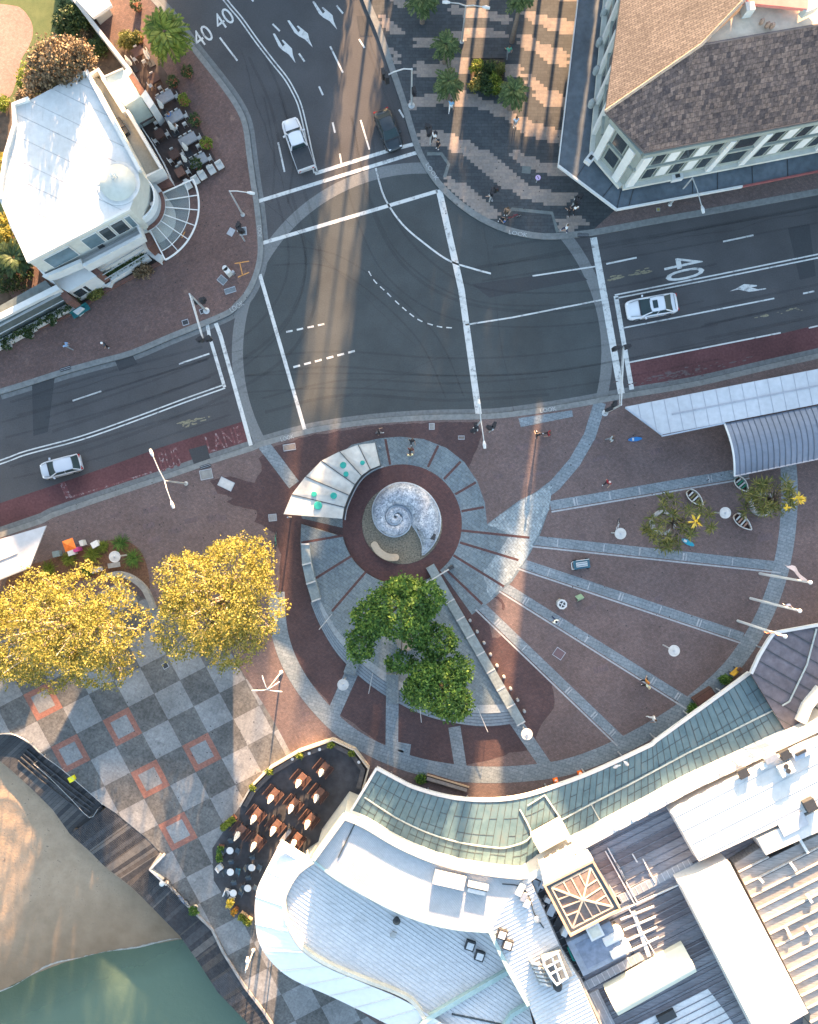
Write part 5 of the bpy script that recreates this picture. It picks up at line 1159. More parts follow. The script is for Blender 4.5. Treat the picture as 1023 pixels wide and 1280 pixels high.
tree('golden_tree', 'golden tree added outside the left edge of the view to shade the beach', 'tree', W3(-130, 780, ZP), [lob(-125, 790, 7.5, 80, 60, 3.2), lob(-190, 790, 7, 60, 60, 2.8), lob(-65, 800, 7.0, 30, 50, 2.6), lob(-70, 800, 3.4, 45, 50, 2.2), lob(-150, 800, 3.4, 60, 50, 2.2)], 3600, lf_y, bark_p, 8, per=7, spread=.2, size=(.12, .25), trunk_r=.36, limbs=18)  # unseen tree, added with low lobes to keep sun off the sand
ZB = ZP + .5
tree('fig_tree', 'dark green round crowned tree on the raised paving, closest to the shell', 'tree', W3(505, 752, ZB),
     [lob(500, 763, 4.9, 40, 33, 1.8), lob(530, 750, 4.8, 25, 24, 1.6), lob(466, 772, 4.5, 25, 22, 1.4), lob(451, 806, 4.0, 17, 20, 1.1), lob(501, 827, 3.7, 18, 12, .9), lob(546, 802, 4.0, 23, 21, 1.2), lob(522, 790, 4.2, 18, 18, 1.1), lob(505, 735, 4.4, 22, 14, 1.3)], 2500, lf_g, bark, 3, per=6, spread=.17, size=(.08, .19), trunk_r=.22, limbs=16)
tree('fig_tree', 'dark green tree overhanging the curved stone steps', 'tree', W3(545, 848, ZB),
     [lob(550, 860, 4.6, 36, 32, 1.8), lob(570, 838, 4.3, 20, 18, 1.3), lob(532, 842, 4.3, 20, 18, 1.3), lob(566, 880, 4.0, 24, 20, 1.3), lob(526, 862, 4.0, 20, 20, 1.2)], 1600, lf_g, bark, 4, per=6, spread=.17, size=(.08, .19), trunk_r=.2, limbs=12)
tp = MB(); x, y = W(508, 800, ZB); tp.lathe((x, y, ZB), [(.9, 0), (.95, .32), (.85, .33)], 24); tag(tp.build('tree_planter', conc), 'low round concrete planter under the green tree', 'planter')
# palms
def palm(label, base, h, r, nf, seed, m=lf_p, dead=6, group=None, lean=(0, 0)):
    R = np.random.RandomState(seed); t = thing('palm_tree', label, 'palm', base, group); top = (base[0] + lean[0], base[1] + lean[1], base[2] + h)
    mb = MB(); mb.tube([base, (base[0] + lean[0] * .4, base[1] + lean[1] * .4, base[2] + h * .5), top], [.24, .17, .2], 10); mb.build('trunk', bark, t)
    C = []; U = []; N = []; sx = []; sy = []; rb = MB()
    for k in range(nf):
        a = 2 * PI * (k * .381966) + R.uniform(-.2, .2); el = R.uniform(-.35, 1.25); L = r * R.uniform(.75, 1.08); d = np.array([math.cos(a), math.sin(a)]); prev = None
        for j in range(15):
            s = (j + 1) / 15; hx = L * s * math.cos(el * (1 - .4 * s)); hz = L * s * math.sin(el) - .55 * L * s * s * (1.1 if el < .5 else .9)
            p = np.array([top[0] + d[0] * hx, top[1] + d[1] * hx, top[2] + hz + .1])
            if prev is not None:
                tg = (p - prev); tg /= np.linalg.norm(tg) + 1e-9; sd_ = np.cross(tg, [0, 0, 1]); sd_ /= np.linalg.norm(sd_) + 1e-9
                for sg in (-1, 1):
                    w = (.28 + .18 * math.sin(PI * s)) * r * .36; u = tg * .75 + sd_ * sg * .8 + np.array([0, 0, -.12]); u /= np.linalg.norm(u)
                    C.append(p + u * w); U.append(u); N.append(np.cross(u, tg) * sg + np.array([0, 0, .4])); sx.append(w); sy.append(.030 * r + .012)
            if prev is not None and j % 2: rb.tube([tuple(prev), tuple(p)], [.018, .014], 4, False)
            prev = p
    C, U, N = map(np.array, (C, U, N)); quads('fronds', C, N, U, np.array(sx), np.array(sy), m, t)
    return t
palm('large green palm beside the left footpath above the cafe tables', W3(222, 72, ZP), 3.6, 2.0, 46, 11, lf_l)
palm('short spiky palm left of the planted bed, upper of the pair', W3(556, 78, ZP), 2.6, 1.25, 34, 12)
palm('short spiky palm left of the planted bed, lower of the pair', W3(559, 122, ZP), 2.6, 1.3, 34, 13)
palm('short spiky palm right of the planted bed beside the sunlit paving', W3(637, 136, ZP), 2.8, 1.3, 34, 14)
palm('tall slim palm at the top edge of the promenade with a pale bare trunk', W3(640, 52, ZP), 6.6, 1.3, 34, 15)
palm('bushy palm cut by the top edge, nearest the road on the promenade', W3(528, 28, ZP), 3.4, 1.5, 40, 16)
palm('dark palm in the garden strip left of the white building', W3(40, 336, .1), 3.0, 1.6, 36, 17, lf_d)
def shrub(name, label, px, py, rpx, rpy, h, m, n, seed, cat='shrub', group=None, zb=ZP, size=(.06, .13), parent=None, per=6, spread=.1):
    R = np.random.RandomState(seed); x, y = W(px, py, zb + h * .6); k = (H - zb) / H / S; r1, r2 = rpx * k, rpy * k
    t = parent or thing(name, label, cat, (x, y, zb), group)
    tips = lobe_tips([(x, y, zb + h * .35, r1 * .8, r2 * .8, h * .65), (x + r1 * .35, y + r2 * .2, zb + h * .3, r1 * .55, r2 * .6, h * .5), (x - r1 * .35, y - r2 * .25, zb + h * .3, r1 * .6, r2 * .55, h * .5)], n, R, -.2)
    if parent is None:
        mb = MB()
        for i in range(5): e = tips[R.randint(len(tips))]; mb.tube([(x, y, zb), tuple((np.array([x, y, zb]) + e) / 2), tuple(e)], [.05, .03, .01], 5)
        mb.build('stem', bark, t)
    leaves('foliage', tips, m, t, R, per, spread, size); return t
tree('bronze_tree', 'large bronze leafed tree beside the top corner of the white roof', 'tree', W3(90, 108, ZP), [lob(76, 78, 7.9, 30, 26, 1.8), lob(55, 92, 7.4, 20, 20, 1.6), lob(98, 72, 7.5, 20, 18, 1.7), lob(72, 100, 6.9, 26, 16, 1.4), lob(46, 112, 6.4, 14, 12, 1.4)], 1300, lf_b, bark, 21, per=6, spread=.14, size=(.08, .17), trunk_r=.16, limbs=14)
shrub('garden_shrub', 'dark green shrub at the top of the lawn beside the white garden wall', 90, 22, 26, 26, 2.0, lf_d, 600, 22, size=(.08, .16))
shrub('garden_shrub', 'lime green shrub at the edge of the curved pink path', 34, 95, 14, 22, 1.2, lf_l, 300, 23)
shrub('garden_shrub', 'straggly brown shrub between the lawn and the bronze shrub', 30, 120, 12, 12, 1.0, lf_b, 200, 24)
shrub('garden_shrub', 'golden shrub at the left edge beside the long side of the white roof', 4, 292, 22, 34, 3.2, lf_y, 700, 25, size=(.08, .17))
shrub('garden_shrub', 'dark shrub filling the strip below the golden shrub', 12, 342, 26, 26, 1.6, lf_d, 500, 26)
shrub('garden_shrub', 'orange tinted shrub at the left edge beside the top corner of the roof', 2, 205, 12, 18, 1.5, lf_y, 250, 27)
shrub('garden_shrub', 'olive shrub between the bronze shrub and the garden wall', 118, 60, 14, 14, 1.4, lf_d, 250, 28)
shrub('garden_shrub', 'reddish shrub right of the dark green shrub, along the garden wall', 106, 42, 10, 10, 1.0, lf_b, 150, 29)
shrub('garden_shrub', 'small lime shrub at the far left edge below the pink path', 2, 128, 8, 12, 1.0, lf_l, 120, 30)
shrub('garden_shrub', 'grey green bush at the head of the outdoor cafe, under the pavilion', 160, 48, 13, 11, 1.4, lf_o, 250, 31)
# cafe pot plants along the footpath
potm = mat('terracotta', (.26, .10, .06), .8, .15, 6)
def pot_plant(label, px, py, r, m, seed, group, pm=potm, h=.5, zb=ZP):
    x, y = W(px, py, zb); t = thing('potted_plant', label, 'pot plant', (x, y, zb), group); q = MB(); q.lathe((x, y, zb), [(.2 * r, 0), (.3 * r, h * .9), (.32 * r, h), (.26 * r, h)], 14); q.build('pot', pm, t)
    R = np.random.RandomState(seed); tips = lobe_tips([(x, y, zb + h + .15 * r, .4 * r, .4 * r, .4 * r)], 60, R, -.2); leaves('foliage', tips, m, t, R, 6, .06, (.05, .12)); return t
for k, (px, py, m, lb) in enumerate(((219, 107, lf_d, 'dark leafed plant in a terracotta pot, third pot below the large palm'), (233, 130, lf_l, 'lime green potted plant beside the grey dining table with people'), (247, 155, lf_d, 'dark green potted plant right of the lower grey cloth table'), (261, 184, lf_l, 'lime green potted plant, lowest of the row by the footpath'), (237, 95, lf_d, 'small dark potted plant standing nearest the road kerb'), (176, 52, lf_o, 'olive potted plant at the top of the cafe tables'), (174, 12, lf_d, 'dark potted plant at the top edge by the road'), (248, 210, lf_d, 'bright green potted plant on the end of the lowest grey cafe table'))):
    pot_plant(lb, px, py, 1.3, m, 40 + k, 'pot plants around the cafe tables')
# hedge plants in the white planter boxes of the cafe building
for k, (px, py, rx, lb) in enumerate(((150, 333, 18, 'trailing green hedge in the white planter in front of the cafe louvres'), (52, 400, 30, 'trailing green hedge in the planter along the left wing'))):
    q = thing('hedge', lb, 'hedge', W3(px, py, .9)); R = np.random.RandomState(60 + k); A = np.array(W(px - rx * 1.6, py + rx * .9, 1.2)); B = np.array(W(px + rx * 1.6, py - rx * .8, 1.2)); tt = R.uniform(0, 1, 260)[:, None]
    P = np.concatenate([A + (B - A) * tt, R.uniform(.95, 1.4, (260, 1))], 1) + R.normal(size=(260, 3)) * .12; leaves('foliage', P, lf_d, q, R, 5, .1, (.05, .12))
shrub('garden_shrub', 'rust coloured shrub in the garden bed left of the fan pergola', 178, 338, 12, 10, .9, lf_b, 160, 62); shrub('garden_shrub', 'silvery green shrub in the front garden between the brick piers', 118, 366, 10, 10, .8, lf_o, 160, 63)
# square planted bed on the promenade
pb = thing('planter_bed', 'square dark edged planting bed of mixed green shrubs on the promenade', 'planter', W3(610, 96, ZP))
q = MB(); Pq = WL([(588, 76), (630, 76), (630, 115), (588, 113)]); q.strip(Pq, .12, ZP, ZP + .35, closed=True); q.build('edging', darkm, pb); q = MB(); q.sheet(Pq, ZP + .25); q.build('soil', bed_soil if False else MATS['bed_soil'], pb)
for k, (px, py, m, r) in enumerate(((597, 82, lf_l, 9), (612, 84, lf_d, 10), (624, 86, lf_o, 8), (603, 97, lf_d, 10), (617, 99, lf_l, 9), (594, 106, lf_o, 8), (610, 109, lf_d, 9), (623, 108, lf_l, 8))):
    shrub('', '', px, py, r, r, 1.1, m, 110, 70 + k, zb=ZP + .25, parent=pb)
# strappy clumps in the mulch bed on the left
mulch = mat('mulch', (.12, .065, .04), .95, .4, 6, bump=.5)
g = MB(); g.sheet(WL(cr([(20, 712), (60, 700), (85, 690), (120, 680), (150, 674), (172, 684), (184, 705), (188, 735), (180, 735), (165, 722), (150, 718), (120, 722), (60, 735), (10, 735)], 4, True)), ZP + .013); g.build('mulch_bed', mulch, kind='structure')
def spiky(label, px, py, r, n, seed, m=lf_l, name='strappy_plant', cat='plant', zb=ZP, parent=None, up=.6, wd=.025, group=None):
    R = np.random.RandomState(seed); x, y = W(px, py, zb); t = parent or thing(name, label, cat, (x, y, zb), group)
    a = R.uniform(0, 2 * PI, n); L = r * R.uniform(.6, 1.1, n); e = R.uniform(.15, 1.2, n); b0 = R.normal(size=(n, 2)) * r * .12; C = []; U = []
    for s, dz in ((.35, 0), (.8, -.25)):
        hx = L * s * np.cos(e); hz = L * s * np.sin(e) * up * 1.5 + dz * L * .5
        C.append(np.stack([x + b0[:, 0] + np.cos(a) * hx, y + b0[:, 1] + np.sin(a) * hx, zb + .1 + np.maximum(hz, .02)], 1)); U.append(np.stack([np.cos(a) * np.cos(e), np.sin(a) * np.cos(e), (np.sin(e) * (1 if dz == 0 else .1))], 1))
    C = np.concatenate(C); U = np.concatenate(U); N = np.cross(U, np.stack([-np.sin(np.tile(a, 2)), np.cos(np.tile(a, 2)), 0 * np.tile(a, 2)], 1))
    quads('foliage', C, N, U, np.tile(L, 2) * .32, np.full(2 * n, wd), m, t); return t
for k, (px, py, r, lb) in enumerate(((152, 679, .9, 'green strappy clump nearest the footpath in the mulch bed'), (118, 693, 1.0, 'green strappy clump left of the round white lamp in the mulch bed'), (130, 683, .6, 'small strappy clump at the upper rim of the mulch bed'), (168, 698, .95, 'green strappy clump at the rounded right end of the mulch bed'), (88, 700, .8, 'sparse strappy clump below the orange square'), (63, 712, .8, 'dark strappy clump beside the white bus shelter roof'), (110, 712, .7, 'strappy clump half covered by the wide golden tree'))):
    spiky(lb, px, py, r, 170, 80 + k, lf_l if k % 3 else lf_g, group='strappy plants in the mulch bed')
cwl = MB(); cwl.strip(WL(cr([(135, 720), (150, 717), (165, 721), (180, 732), (188, 745), (194, 760)], 4)), .5, ZP, ZP + .5); tag(cwl.build('curved_wall', conc), 'low curved pale wall between the mulch bed and the golden trees', 'wall')
# round planters on the plaza
rngm = mat('planter_stone', (.30, .30, .29), .85, .25, 5)
for k, (px, py, cx_, cy_, fx, fy, lb, fl) in enumerate(((827, 653, 850, 652, 870, 652, 'spreading olive tree with a yellow flower head, left one in a round stone planter', 1), (951, 630, 968, 624, 998, 623, 'thin olive tree with yellow flowers, right one in a round stone planter near the shelter', 2))):
    x, y = W(px, py); q = MB(); q.strip(arc(x, y, .98, 0, 354, 35), .3, ZP, ZP + .5, closed=True); o = tag(q.build('round_planter', rngm), ('ring shaped stone planter around the left olive tree', 'ring shaped stone planter around the right olive tree beside the shelter')[k], 'planter', 'round stone planters')
    t = thing('olive_tree', lb, 'tree', (x, y, ZP)); R = np.random.RandomState(90 + k); q = MB(); X, Y = W(cx_, cy_, 3.6); q.tube([(x, y, ZP), ((x + X) / 2, (y + Y) / 2, 2.2), (X, Y, 3.4)], [.13, .1, .08], 8); q.sheet(arc(x, y, .85, 0, 340, 17), ZP + .3)
    hubs = []
    for j in range(40):
        a = R.uniform(0, 2 * PI); d = 2.75 * math.sqrt(R.uniform(.02, 1)) * (1 if k == 0 else .85); hb = (X + d * math.cos(a) * (1 if k == 0 else 1.15), Y + d * math.sin(a) * (1 if k == 0 else .7), R.uniform(2.2, 4.2)); hubs.append(hb); q.tube([((x + X) / 2, (y + Y) / 2, 2.2), ((X + hb[0]) / 2, (Y + hb[1]) / 2, 3.3), hb], [.05, .04, .02], 5)
    q.build('trunk', bark, t)
    n = 34; C = []; U = []; N = []
    for hb in hubs:
        d = ball_dirs(n, R); d[:, 2] *= .5; L = R.uniform(.25, .6, (n, 1)); C.append(np.array(hb) + d * L); U.append(d); N.append(np.cross(d, R.normal(size=(n, 3))) + [0, 0, .5])
    C, U, N = map(np.concatenate, (C, U, N)); quads('crown', C, N, U, R.uniform(.2, .40, len(C)), R.uniform(.03, .06, len(C)), lf_o, t)
    hb = (*W(fx, fy, 4.6), 4.6); d = ball_dirs(26, R); d[:, 2] = np.abs(d[:, 2]) * .6; quads('flower_head', np.array(hb) + d * .38, np.cross(d, R.normal(size=(26, 3))) + [0, 0, .8], d, np.full(26, .36), np.full(26, .09), lf_f, t)
    if k: hb = (*W(984, 634, 4.3), 4.3); d = ball_dirs(12, R); quads('flower_head', np.array(hb) + d * .2, np.cross(d, R.normal(size=(12, 3))) + [0, 0, .8], d, np.full(12, .2), np.full(12, .08), lf_f, t)
# unseen pines added north of the view, crowns shaped to shade and feather the sun
PINES = ((6.0, 57, 1.35, 4.8, 22, 6200, 'nearer the road'), (8.0, 59, 1.35, 5.0, 22, 6200, 'nearer the brown roofed building'), (.4, 60, 1.05, 5.6, 21, 4400, 'beside the sage block'), (9.7, 60, 1.0, 6.2, 12.4, 2600, 'smallest of the group'), (-9.4, 60, 1.3, 10.2, 13.8, 2300, 'in the gap between the blocks'), (-11.2, 57, .6, 1.0, 15.5, 420, 'thin, left of the gap'), (-7.8, 58, .6, 1.0, 15.5, 420, 'thin, right of the gap'))
for k, (c, y, r_, zl_, zh_, nl_, wh) in enumerate(PINES):
    x = c + y * tA; t = thing('blocker_pine', 'tall dark shade pine added off the top edge, ' + wh, 'tree', (x, y, ZP)); R = np.random.RandomState(95 + k); q = MB(); q.tube([(x, y, ZP), (x, y, zh_)], [.2 if nl_ > 1000 else .07, .03], 8); q.build('trunk', bark, t)
    z = R.uniform(zl_, zh_, nl_); rr = r_ * (1 - ((z - zl_) / (zh_ - zl_)) ** 3 * .7) * np.sqrt(R.uniform(.05, 1, nl_)); a = R.uniform(0, 2 * PI, nl_); C = np.stack([x + rr * np.cos(a), y + rr * np.sin(a), z], 1); quads('crown', C, R.normal(size=(nl_, 3)), R.normal(size=(nl_, 3)), np.full(nl_, .2), np.full(nl_, .12), lf_d, t)
# ================================================================= vehicles
tyre = mat('tyre', (.018, .018, .02), .9, .1, 8); rim = mat('alloy', (.42, .43, .45), .3, .05, 5, metal=.8)
carglass = mat('car_glass', (.028, .045, .05), .3, .1, 1, spec=.15, big=0)
lampw = mat('headlight', (.75, .76, .78), .1, .05, 1, big=0); lampr = mat('taillight', (.30, .015, .012), .2, .05, 1, big=0)
def paintm(n, c): return mat(n, c, .35, .03, 1, spec=.4, big=.03, coat=.25)
def car(name, label, front, rear, width, m, cabin, hgt=1.45, roofm=None, tray=None, sunroof=False, wheel=.32):
    fx, fy = W(*front); rx, ry = W(*rear); L = math.hypot(fx - rx, fy - ry); a = math.atan2(fy - ry, fx - rx)
    t = thing(name, label, 'car' if not tray else 'pickup', (0, 0, 0)); hw = width / 2; hl = L / 2
    # lower body lofted along its length (front is +x)
    st = [(-hl, .70, .42, .72), (-hl + .06, .86, .30, .84), (-hl + .35, .97, .20, .92), (-hl * .45, 1, .18, .93), (0, 1, .18, .92), (hl * .42, 1, .18, .90), (hl - .55, .97, .2, .80), (hl - .25, .90, .24, .73), (hl - .07, .76, .32, .64), (hl, .52, .42, .54)]
    g = MB(); vs = []; k = 11
    for x, w, z0, z1 in st:
        w *= hw
        for y, z in ((-w * .9, z0), (-w, z0 + .12), (-w, (z0 + z1) / 2), (-w * .97, z1 - .09), (-w * .86, z1 - .01), (0, z1 + .03), (w * .86, z1 - .01), (w * .97, z1 - .09), (w, (z0 + z1) / 2), (w, z0 + .12), (w * .9, z0)): vs.append((x, y, z))
    g.add(vs, [(i * k + j, i * k + (j + 1) % k, (i + 1) * k + (j + 1) % k, (i + 1) * k + j) for i in range(len(st) - 1) for j in range(k)] + [tuple(range(k)), tuple(range((len(st) - 1) * k, len(st) * k))])
    body = g.build('body', m, t, smooth=True)
    xa, xb, xc, xd = [hl * c for c in cabin]      # rear base, rear roof, front roof, front base
    zb = .90; wb, wr = hw * .88, hw * .70
    B = [(xa, -wb, zb), (xd, -wb * .96, zb - .02), (xd, wb * .96, zb - .02), (xa, wb, zb)]; T = [(xb, -wr, hgt - .03), (xc, -wr, hgt - .05), (xc, wr, hgt - .05), (xb, wr, hgt - .03)]
    def pane(n, q): mb = MB(); mb.face(q); c = [sum(p[i] for p in q) / 4 for i in range(3)]; return mb.build(n, carglass, t, fix=False)
    mid = lambda a, b, u: tuple(a[i] + (b[i] - a[i]) * u for i in range(3))
    Fm = mid(B[1], B[2], .5); Tm = mid(T[1], T[2], .5)
    w_ = MB(); w_.add([B[1], (Fm[0] + .10, 0, Fm[2]), B[2], T[2], (Tm[0] + .06, 0, Tm[2] + .01), T[1]], [(0, 1, 4, 5), (1, 2, 3, 4)]); w_.build('windscreen', carglass, t)
    pane('rear_window', [B[3], B[0], T[0], T[3]])
    pane('side_window', [B[0], B[1], T[1], T[0]]); pane('side_window', [B[2], B[3], T[3], T[2]])
    for i in range(4): q = MB(); q.bar(B[i], T[i], .09, .07); q.build('pillar', m, t)
    for s in (0, 2): q = MB(); q.bar(mid(B[s], B[s + 1], .48), mid(T[s], T[s + 1], .5), .06, .05); q.build('pillar', m, t)
    q = MB(); n = 9; vs = []
    for i in range(7):
        x = xb - .03 + (xc - xb + .06) * i / 6
        for j in range(n):
            u = -1 + 2 * j / (n - 1); vs.append((x + (.05 * (1 - u * u) if i == 6 else 0), u * wr * (1.02 if 0 < i < 6 else .97), hgt - .015 - .05 * abs(u) ** 3 - .03 * ((i - 3) / 3) ** 2))
    q.add(vs, [(i * n + j, i * n + j + 1, (i + 1) * n + j + 1, (i + 1) * n + j) for i in range(6) for j in range(n - 1)]); rf = q.build('roof', roofm or m, t, smooth=True)
    if sunroof: q = MB(); q.box(((xb + xc) / 2 + .25, 0, hgt - .005), (.45, wr * 1.1, .02)); q.build('sunroof', carglass, rf)
    for sx in (-.60, .62):
        for sy in (-1, 1):
            q = MB(); c = (hl * sx, sy * (hw - .10), wheel); q.tube([(c[0], c[1] - .1, c[2]), (c[0], c[1] + .1, c[2])], wheel, 20); wv = q.build('wheel', tyre, t)
            q = MB(); q.tube([(c[0], c[1] + sy * .08, c[2]), (c[0], c[1] + sy * .108, c[2])], wheel * .62, 14); q.build('rim', rim, wv)
    for sy in (-1, 1):
        q = MB(); q.box((hl - .27, sy * hw * .60, .655), (.24, .30, .10), -sy * .5); q.build('headlight', lampw, t)
        q = MB(); q.box((-hl + .06, sy * hw * .66, .76), (.14, .34, .14), sy * .25); q.build('taillight', lampr, t)
        q = MB(); q.box((xd - .28, sy * (hw + .08), .98), (.12, .2, .13), sy * .2); q.build('mirror', m, t)
    q = MB(); q.box((hl - .03, 0, .45), (.06, hw * .9, .14)); q.build('grille', darkm, t)
    for sy in (-1, 1):
        q = MB(); q.bar((xd + .05, sy * hw * .80, .935), (hl - .32, sy * hw * .66, .80), .025, .03); q.build('bonnet_seam', darkm, t)
        q = MB(); q.bar((xa, sy * hw * 1.002, .8), (xd, sy * hw * 1.002, .78), .02, .03); q.build('trim', darkm, t)
    q = MB(); q.box((xd + .06, 0, .93), (.12, wb * 1.7, .03)); q.build('cowl', darkm, t)
    if not tray: q = MB(); q.box(((xa - hl) / 2 + .02, 0, .955), (.025, hw * 1.5, .03)); q.build('boot_seam', darkm, t)
    if tray:
        z = .98; x0, x1 = -hl, xa - .04; q = MB(); q.box(((x0 + x1) / 2, 0, .78), (x1 - x0, width * .96, .5)); tb = q.build('tray', m, t)
        q = MB(); q.box(((x0 + x1) / 2, 0, 1.05), (x1 - x0 - .06, width * .93, .05)); q.build('tray_cover', tray, tb)
        q = MB(); q.box((x0 + .03, 0, 1.06), (.05, width * .9, .07)); q.build('tail_rail', whitem, tb)
    t.location = ((fx + rx) / 2, (fy + ry) / 2, 0); t.rotation_euler = (0, 0, a); return t
wp = paintm('car_white', (.55, .56, .58)); bp = paintm('car_black', (.018, .026, .032)); sp = paintm('car_silver', (.40, .43, .48))
car('parked_car', 'white sedan with a dark sunroof waiting on the right hand road', (780.5, 391), (843.5, 380), 1.86, wp, (-.76, -.42, .12, .46), sunroof=True)
car('hatchback', 'small silver hatchback driving on the red bus lane at the left', (55, 590.5), (105.5, 577.5), 1.62, sp, (-.93, -.72, .12, .50), 1.5)
car('parked_car', 'black sedan stopped at the white line on the upper road', (495.5, 191.5), (476.5, 143), 1.62, bp, (-.80, -.45, .15, .48))
car('pickup_truck', 'white pickup truck with a dark covered tray on the upper road', (362.5, 152.5), (385, 216.5), 1.72, wp, (-.22, -.18, .27, .47), 1.6, tray=mat('tray_cover', (.035, .038, .042), .7, .15, 3))
# ================================================================= lamps, signals, flagpoles
galv = mat('galvanised', (.42, .43, .43), .45, .1, 5, metal=.3); lens = mat('lamp_lens', (.75, .74, .70), .3, .05, 4)
def radial_base(px, py, z):      # foot of an upright whose top is seen at (px, py)
    x, y = W(px, py, z); return (x, y, ZP)
def street_lamp(label, top, z, heads, name='street_lamp', zh=None, group=None, r=.075, hs=1.0):
    b = radial_base(*top, z); t = thing(name, label, 'street lamp', b, group)
    q = MB(); q.tube([b, (b[0], b[1], z * .5), (b[0], b[1], z)], [r * 1.3, r, r * .8], 10); q.lathe(b, [(.2, 0), (.2, .06), (.12, .14)], 12); q.build('pole', galv, t)
    for h in heads:
        zz = zh or z + .25; e = W3(*h, zz); q = MB(); q.tube([(b[0], b[1], z - .05), ((b[0] * .6 + e[0] * .4), (b[1] * .6 + e[1] * .4), z + .22), e], [r * .7, r * .6, r * .5], 8); q.build('arm', galv, t)
        d = Vector((e[0] - b[0], e[1] - b[1], 0)).normalized(); q = MB(); q.tube([(e[0] - d.x * .2, e[1] - d.y * .2, zz), (e[0] + d.x * .1, e[1] + d.y * .1, zz + .03), (e[0] + d.x * .45, e[1] + d.y * .45, zz)], [.07 * hs, .15 * hs, .11 * hs], 10); q.build('lamp_head', whitem, t)
    return t
street_lamp('double armed street lamp at the top of the promenade', (582.6, 7), 5.2, [(560, 3), (606, 9)])
street_lamp('street lamp with a bent arm on the left footpath, reaching over the road', (287, 238.6), 5.4, [(312, 241)])
street_lamp('three armed street lamp beside the red bus lane on the left', (205.7, 601), 6.4, [(190.5, 568), (215, 629)])
street_lamp('slim two armed street lamp at the middle of the curved plaza kerb', (601.5, 526), 6.5, [(605.5, 554), (599, 506)])
street_lamp('street lamp with a bent arm in front of the awning of the corner building', (866, 222), 5.8, [(878, 260)])
t = street_lamp('cross armed lamp standing below the right golden tree', (334.5, 862), 7.0, [(322, 863), (346, 864), (330, 851), (344, 856)], r=.06, hs=.35)
sigb = mat('signal_black', (.02, .02, .022), .5, .1, 5); LR = mat('lens_red', (.25, .02, .02), .2, .05, 1); LA = mat('lens_amber', (.3, .15, .01), .2, .05, 1); LG = mat('lens_green', (.02, .2, .1), .2, .05, 1)
def signal_head(parent, c, a):
    q = MB(); q.box(c, (.34, .32, .95), a); o = q.build('signal_head', sigb, parent); d = (math.cos(a), math.sin(a))
    for k, mm in enumerate((LR, LA, LG)):
        q = MB(); p = (c[0] + d[0] * .17, c[1] + d[1] * .17, c[2] + .3 - k * .3); q.tube([p, (p[0] + d[0] * .03, p[1] + d[1] * .03, p[2])], .1, 10); q.build('signal_lens', mm, o)
        q = MB(); q.box((p[0] + d[0] * .1, p[1] + d[1] * .1, p[2] + .13), (.24, .26, .02), a); q.build('visor', sigb, o)
def traffic_light(label, top, z, arm=None, heads=(), low=()):
    b = radial_base(*top, z); t = thing('traffic_light', label, 'traffic light', b)
    q = MB(); q.tube([b, (b[0], b[1], z)], [.1, .075], 10); q.lathe(b, [(.3, 0), (.3, .05), (.14, .12)], 12); q.build('pole', galv, t)
    if arm:
        q = MB(); P = [(b[0], b[1], z - .05)] + [W3(*p, z) for p in arm]; q.tube(P, .06, 8)
        if len(arm) == 1:
            e = W3(*arm[0], z); q.tube([(b[0], b[1], z - .7), (e[0], e[1], z - .35)], .03, 6)
            for k in range(5): u = k / 5; v = (k + .5) / 5; q.tube([(b[0] + (e[0] - b[0]) * u, b[1] + (e[1] - b[1]) * u, z), (b[0] + (e[0] - b[0]) * v, b[1] + (e[1] - b[1]) * v, z - .7 + .35 * v)], .02, 5)
        q.build('mast_arm', galv, t)
    for px, py, zz, a in heads: signal_head(t, W3(px, py, zz), a)
    for dx, dy, a in low: signal_head(t, (b[0] + dx, b[1] + dy, 2.9), a)
    return t
traffic_light('traffic light mast with a long arm over the left crossing lines', (237, 367.5), 5.6, [(253.6, 423.7)], [(252, 424, 5.4, -2.6), (262, 423, 5.4, -2.6)], [(-.3, .1, 2.5), (.35, .15, .5)])
traffic_light('traffic light mast with a long arm over the right crossing lines', (777, 506), 5.6, [(780, 433)], [(769, 436, 5.4, .2), (782, 434, 5.4, .2)], [(-.3, 0, -2.8), (.1, .3, 1.4)])
traffic_light('traffic light with a curved arm over the upper road beside the promenade', (515, 86), 6.0, [(505, 86), (492, 90), (481, 96)], [(480, 94, 5.8, 1.9), (484, 99, 5.8, 1.9)], [(.2, -.2, -1.2)])
def short_signal(label, px, py, a):
    b = W3(px, py, ZP); t = thing('pedestrian_signal', label, 'traffic light', b); q = MB(); q.tube([b, (b[0], b[1], 2.6)], .07, 10); q.build('pole', galv, t); signal_head(t, (b[0] + .22 * math.cos(a), b[1] + .22 * math.sin(a), 2.9), a); signal_head(t, (b[0] + .22 * math.cos(a + 1.6), b[1] + .22 * math.sin(a + 1.6), 2.9), a + 1.6)
    q = MB(); q.lathe((b[0], b[1], 2.6), [(.12, 0), (.14, .1), (.02, .16)], 10); q.build('cap', whitem, t)
short_signal('black pedestrian signal post on the kerb right of the slim lamp', 612, 540, 1.2); short_signal('black pedestrian signal post on the kerb left of the slim lamp', 593, 541, 1.8)
short_signal('pedestrian signal post on the left footpath below the bent lamp', 306, 301, -.3); short_signal('pedestrian signal post on the promenade corner beside the black car', 538, 181, 2.6)
short_signal('pedestrian signal post on the promenade kerb near the seated group', 612, 252, -1.7); short_signal('pedestrian signal post at the right end of the promenade kerb', 712, 264, -1.2)
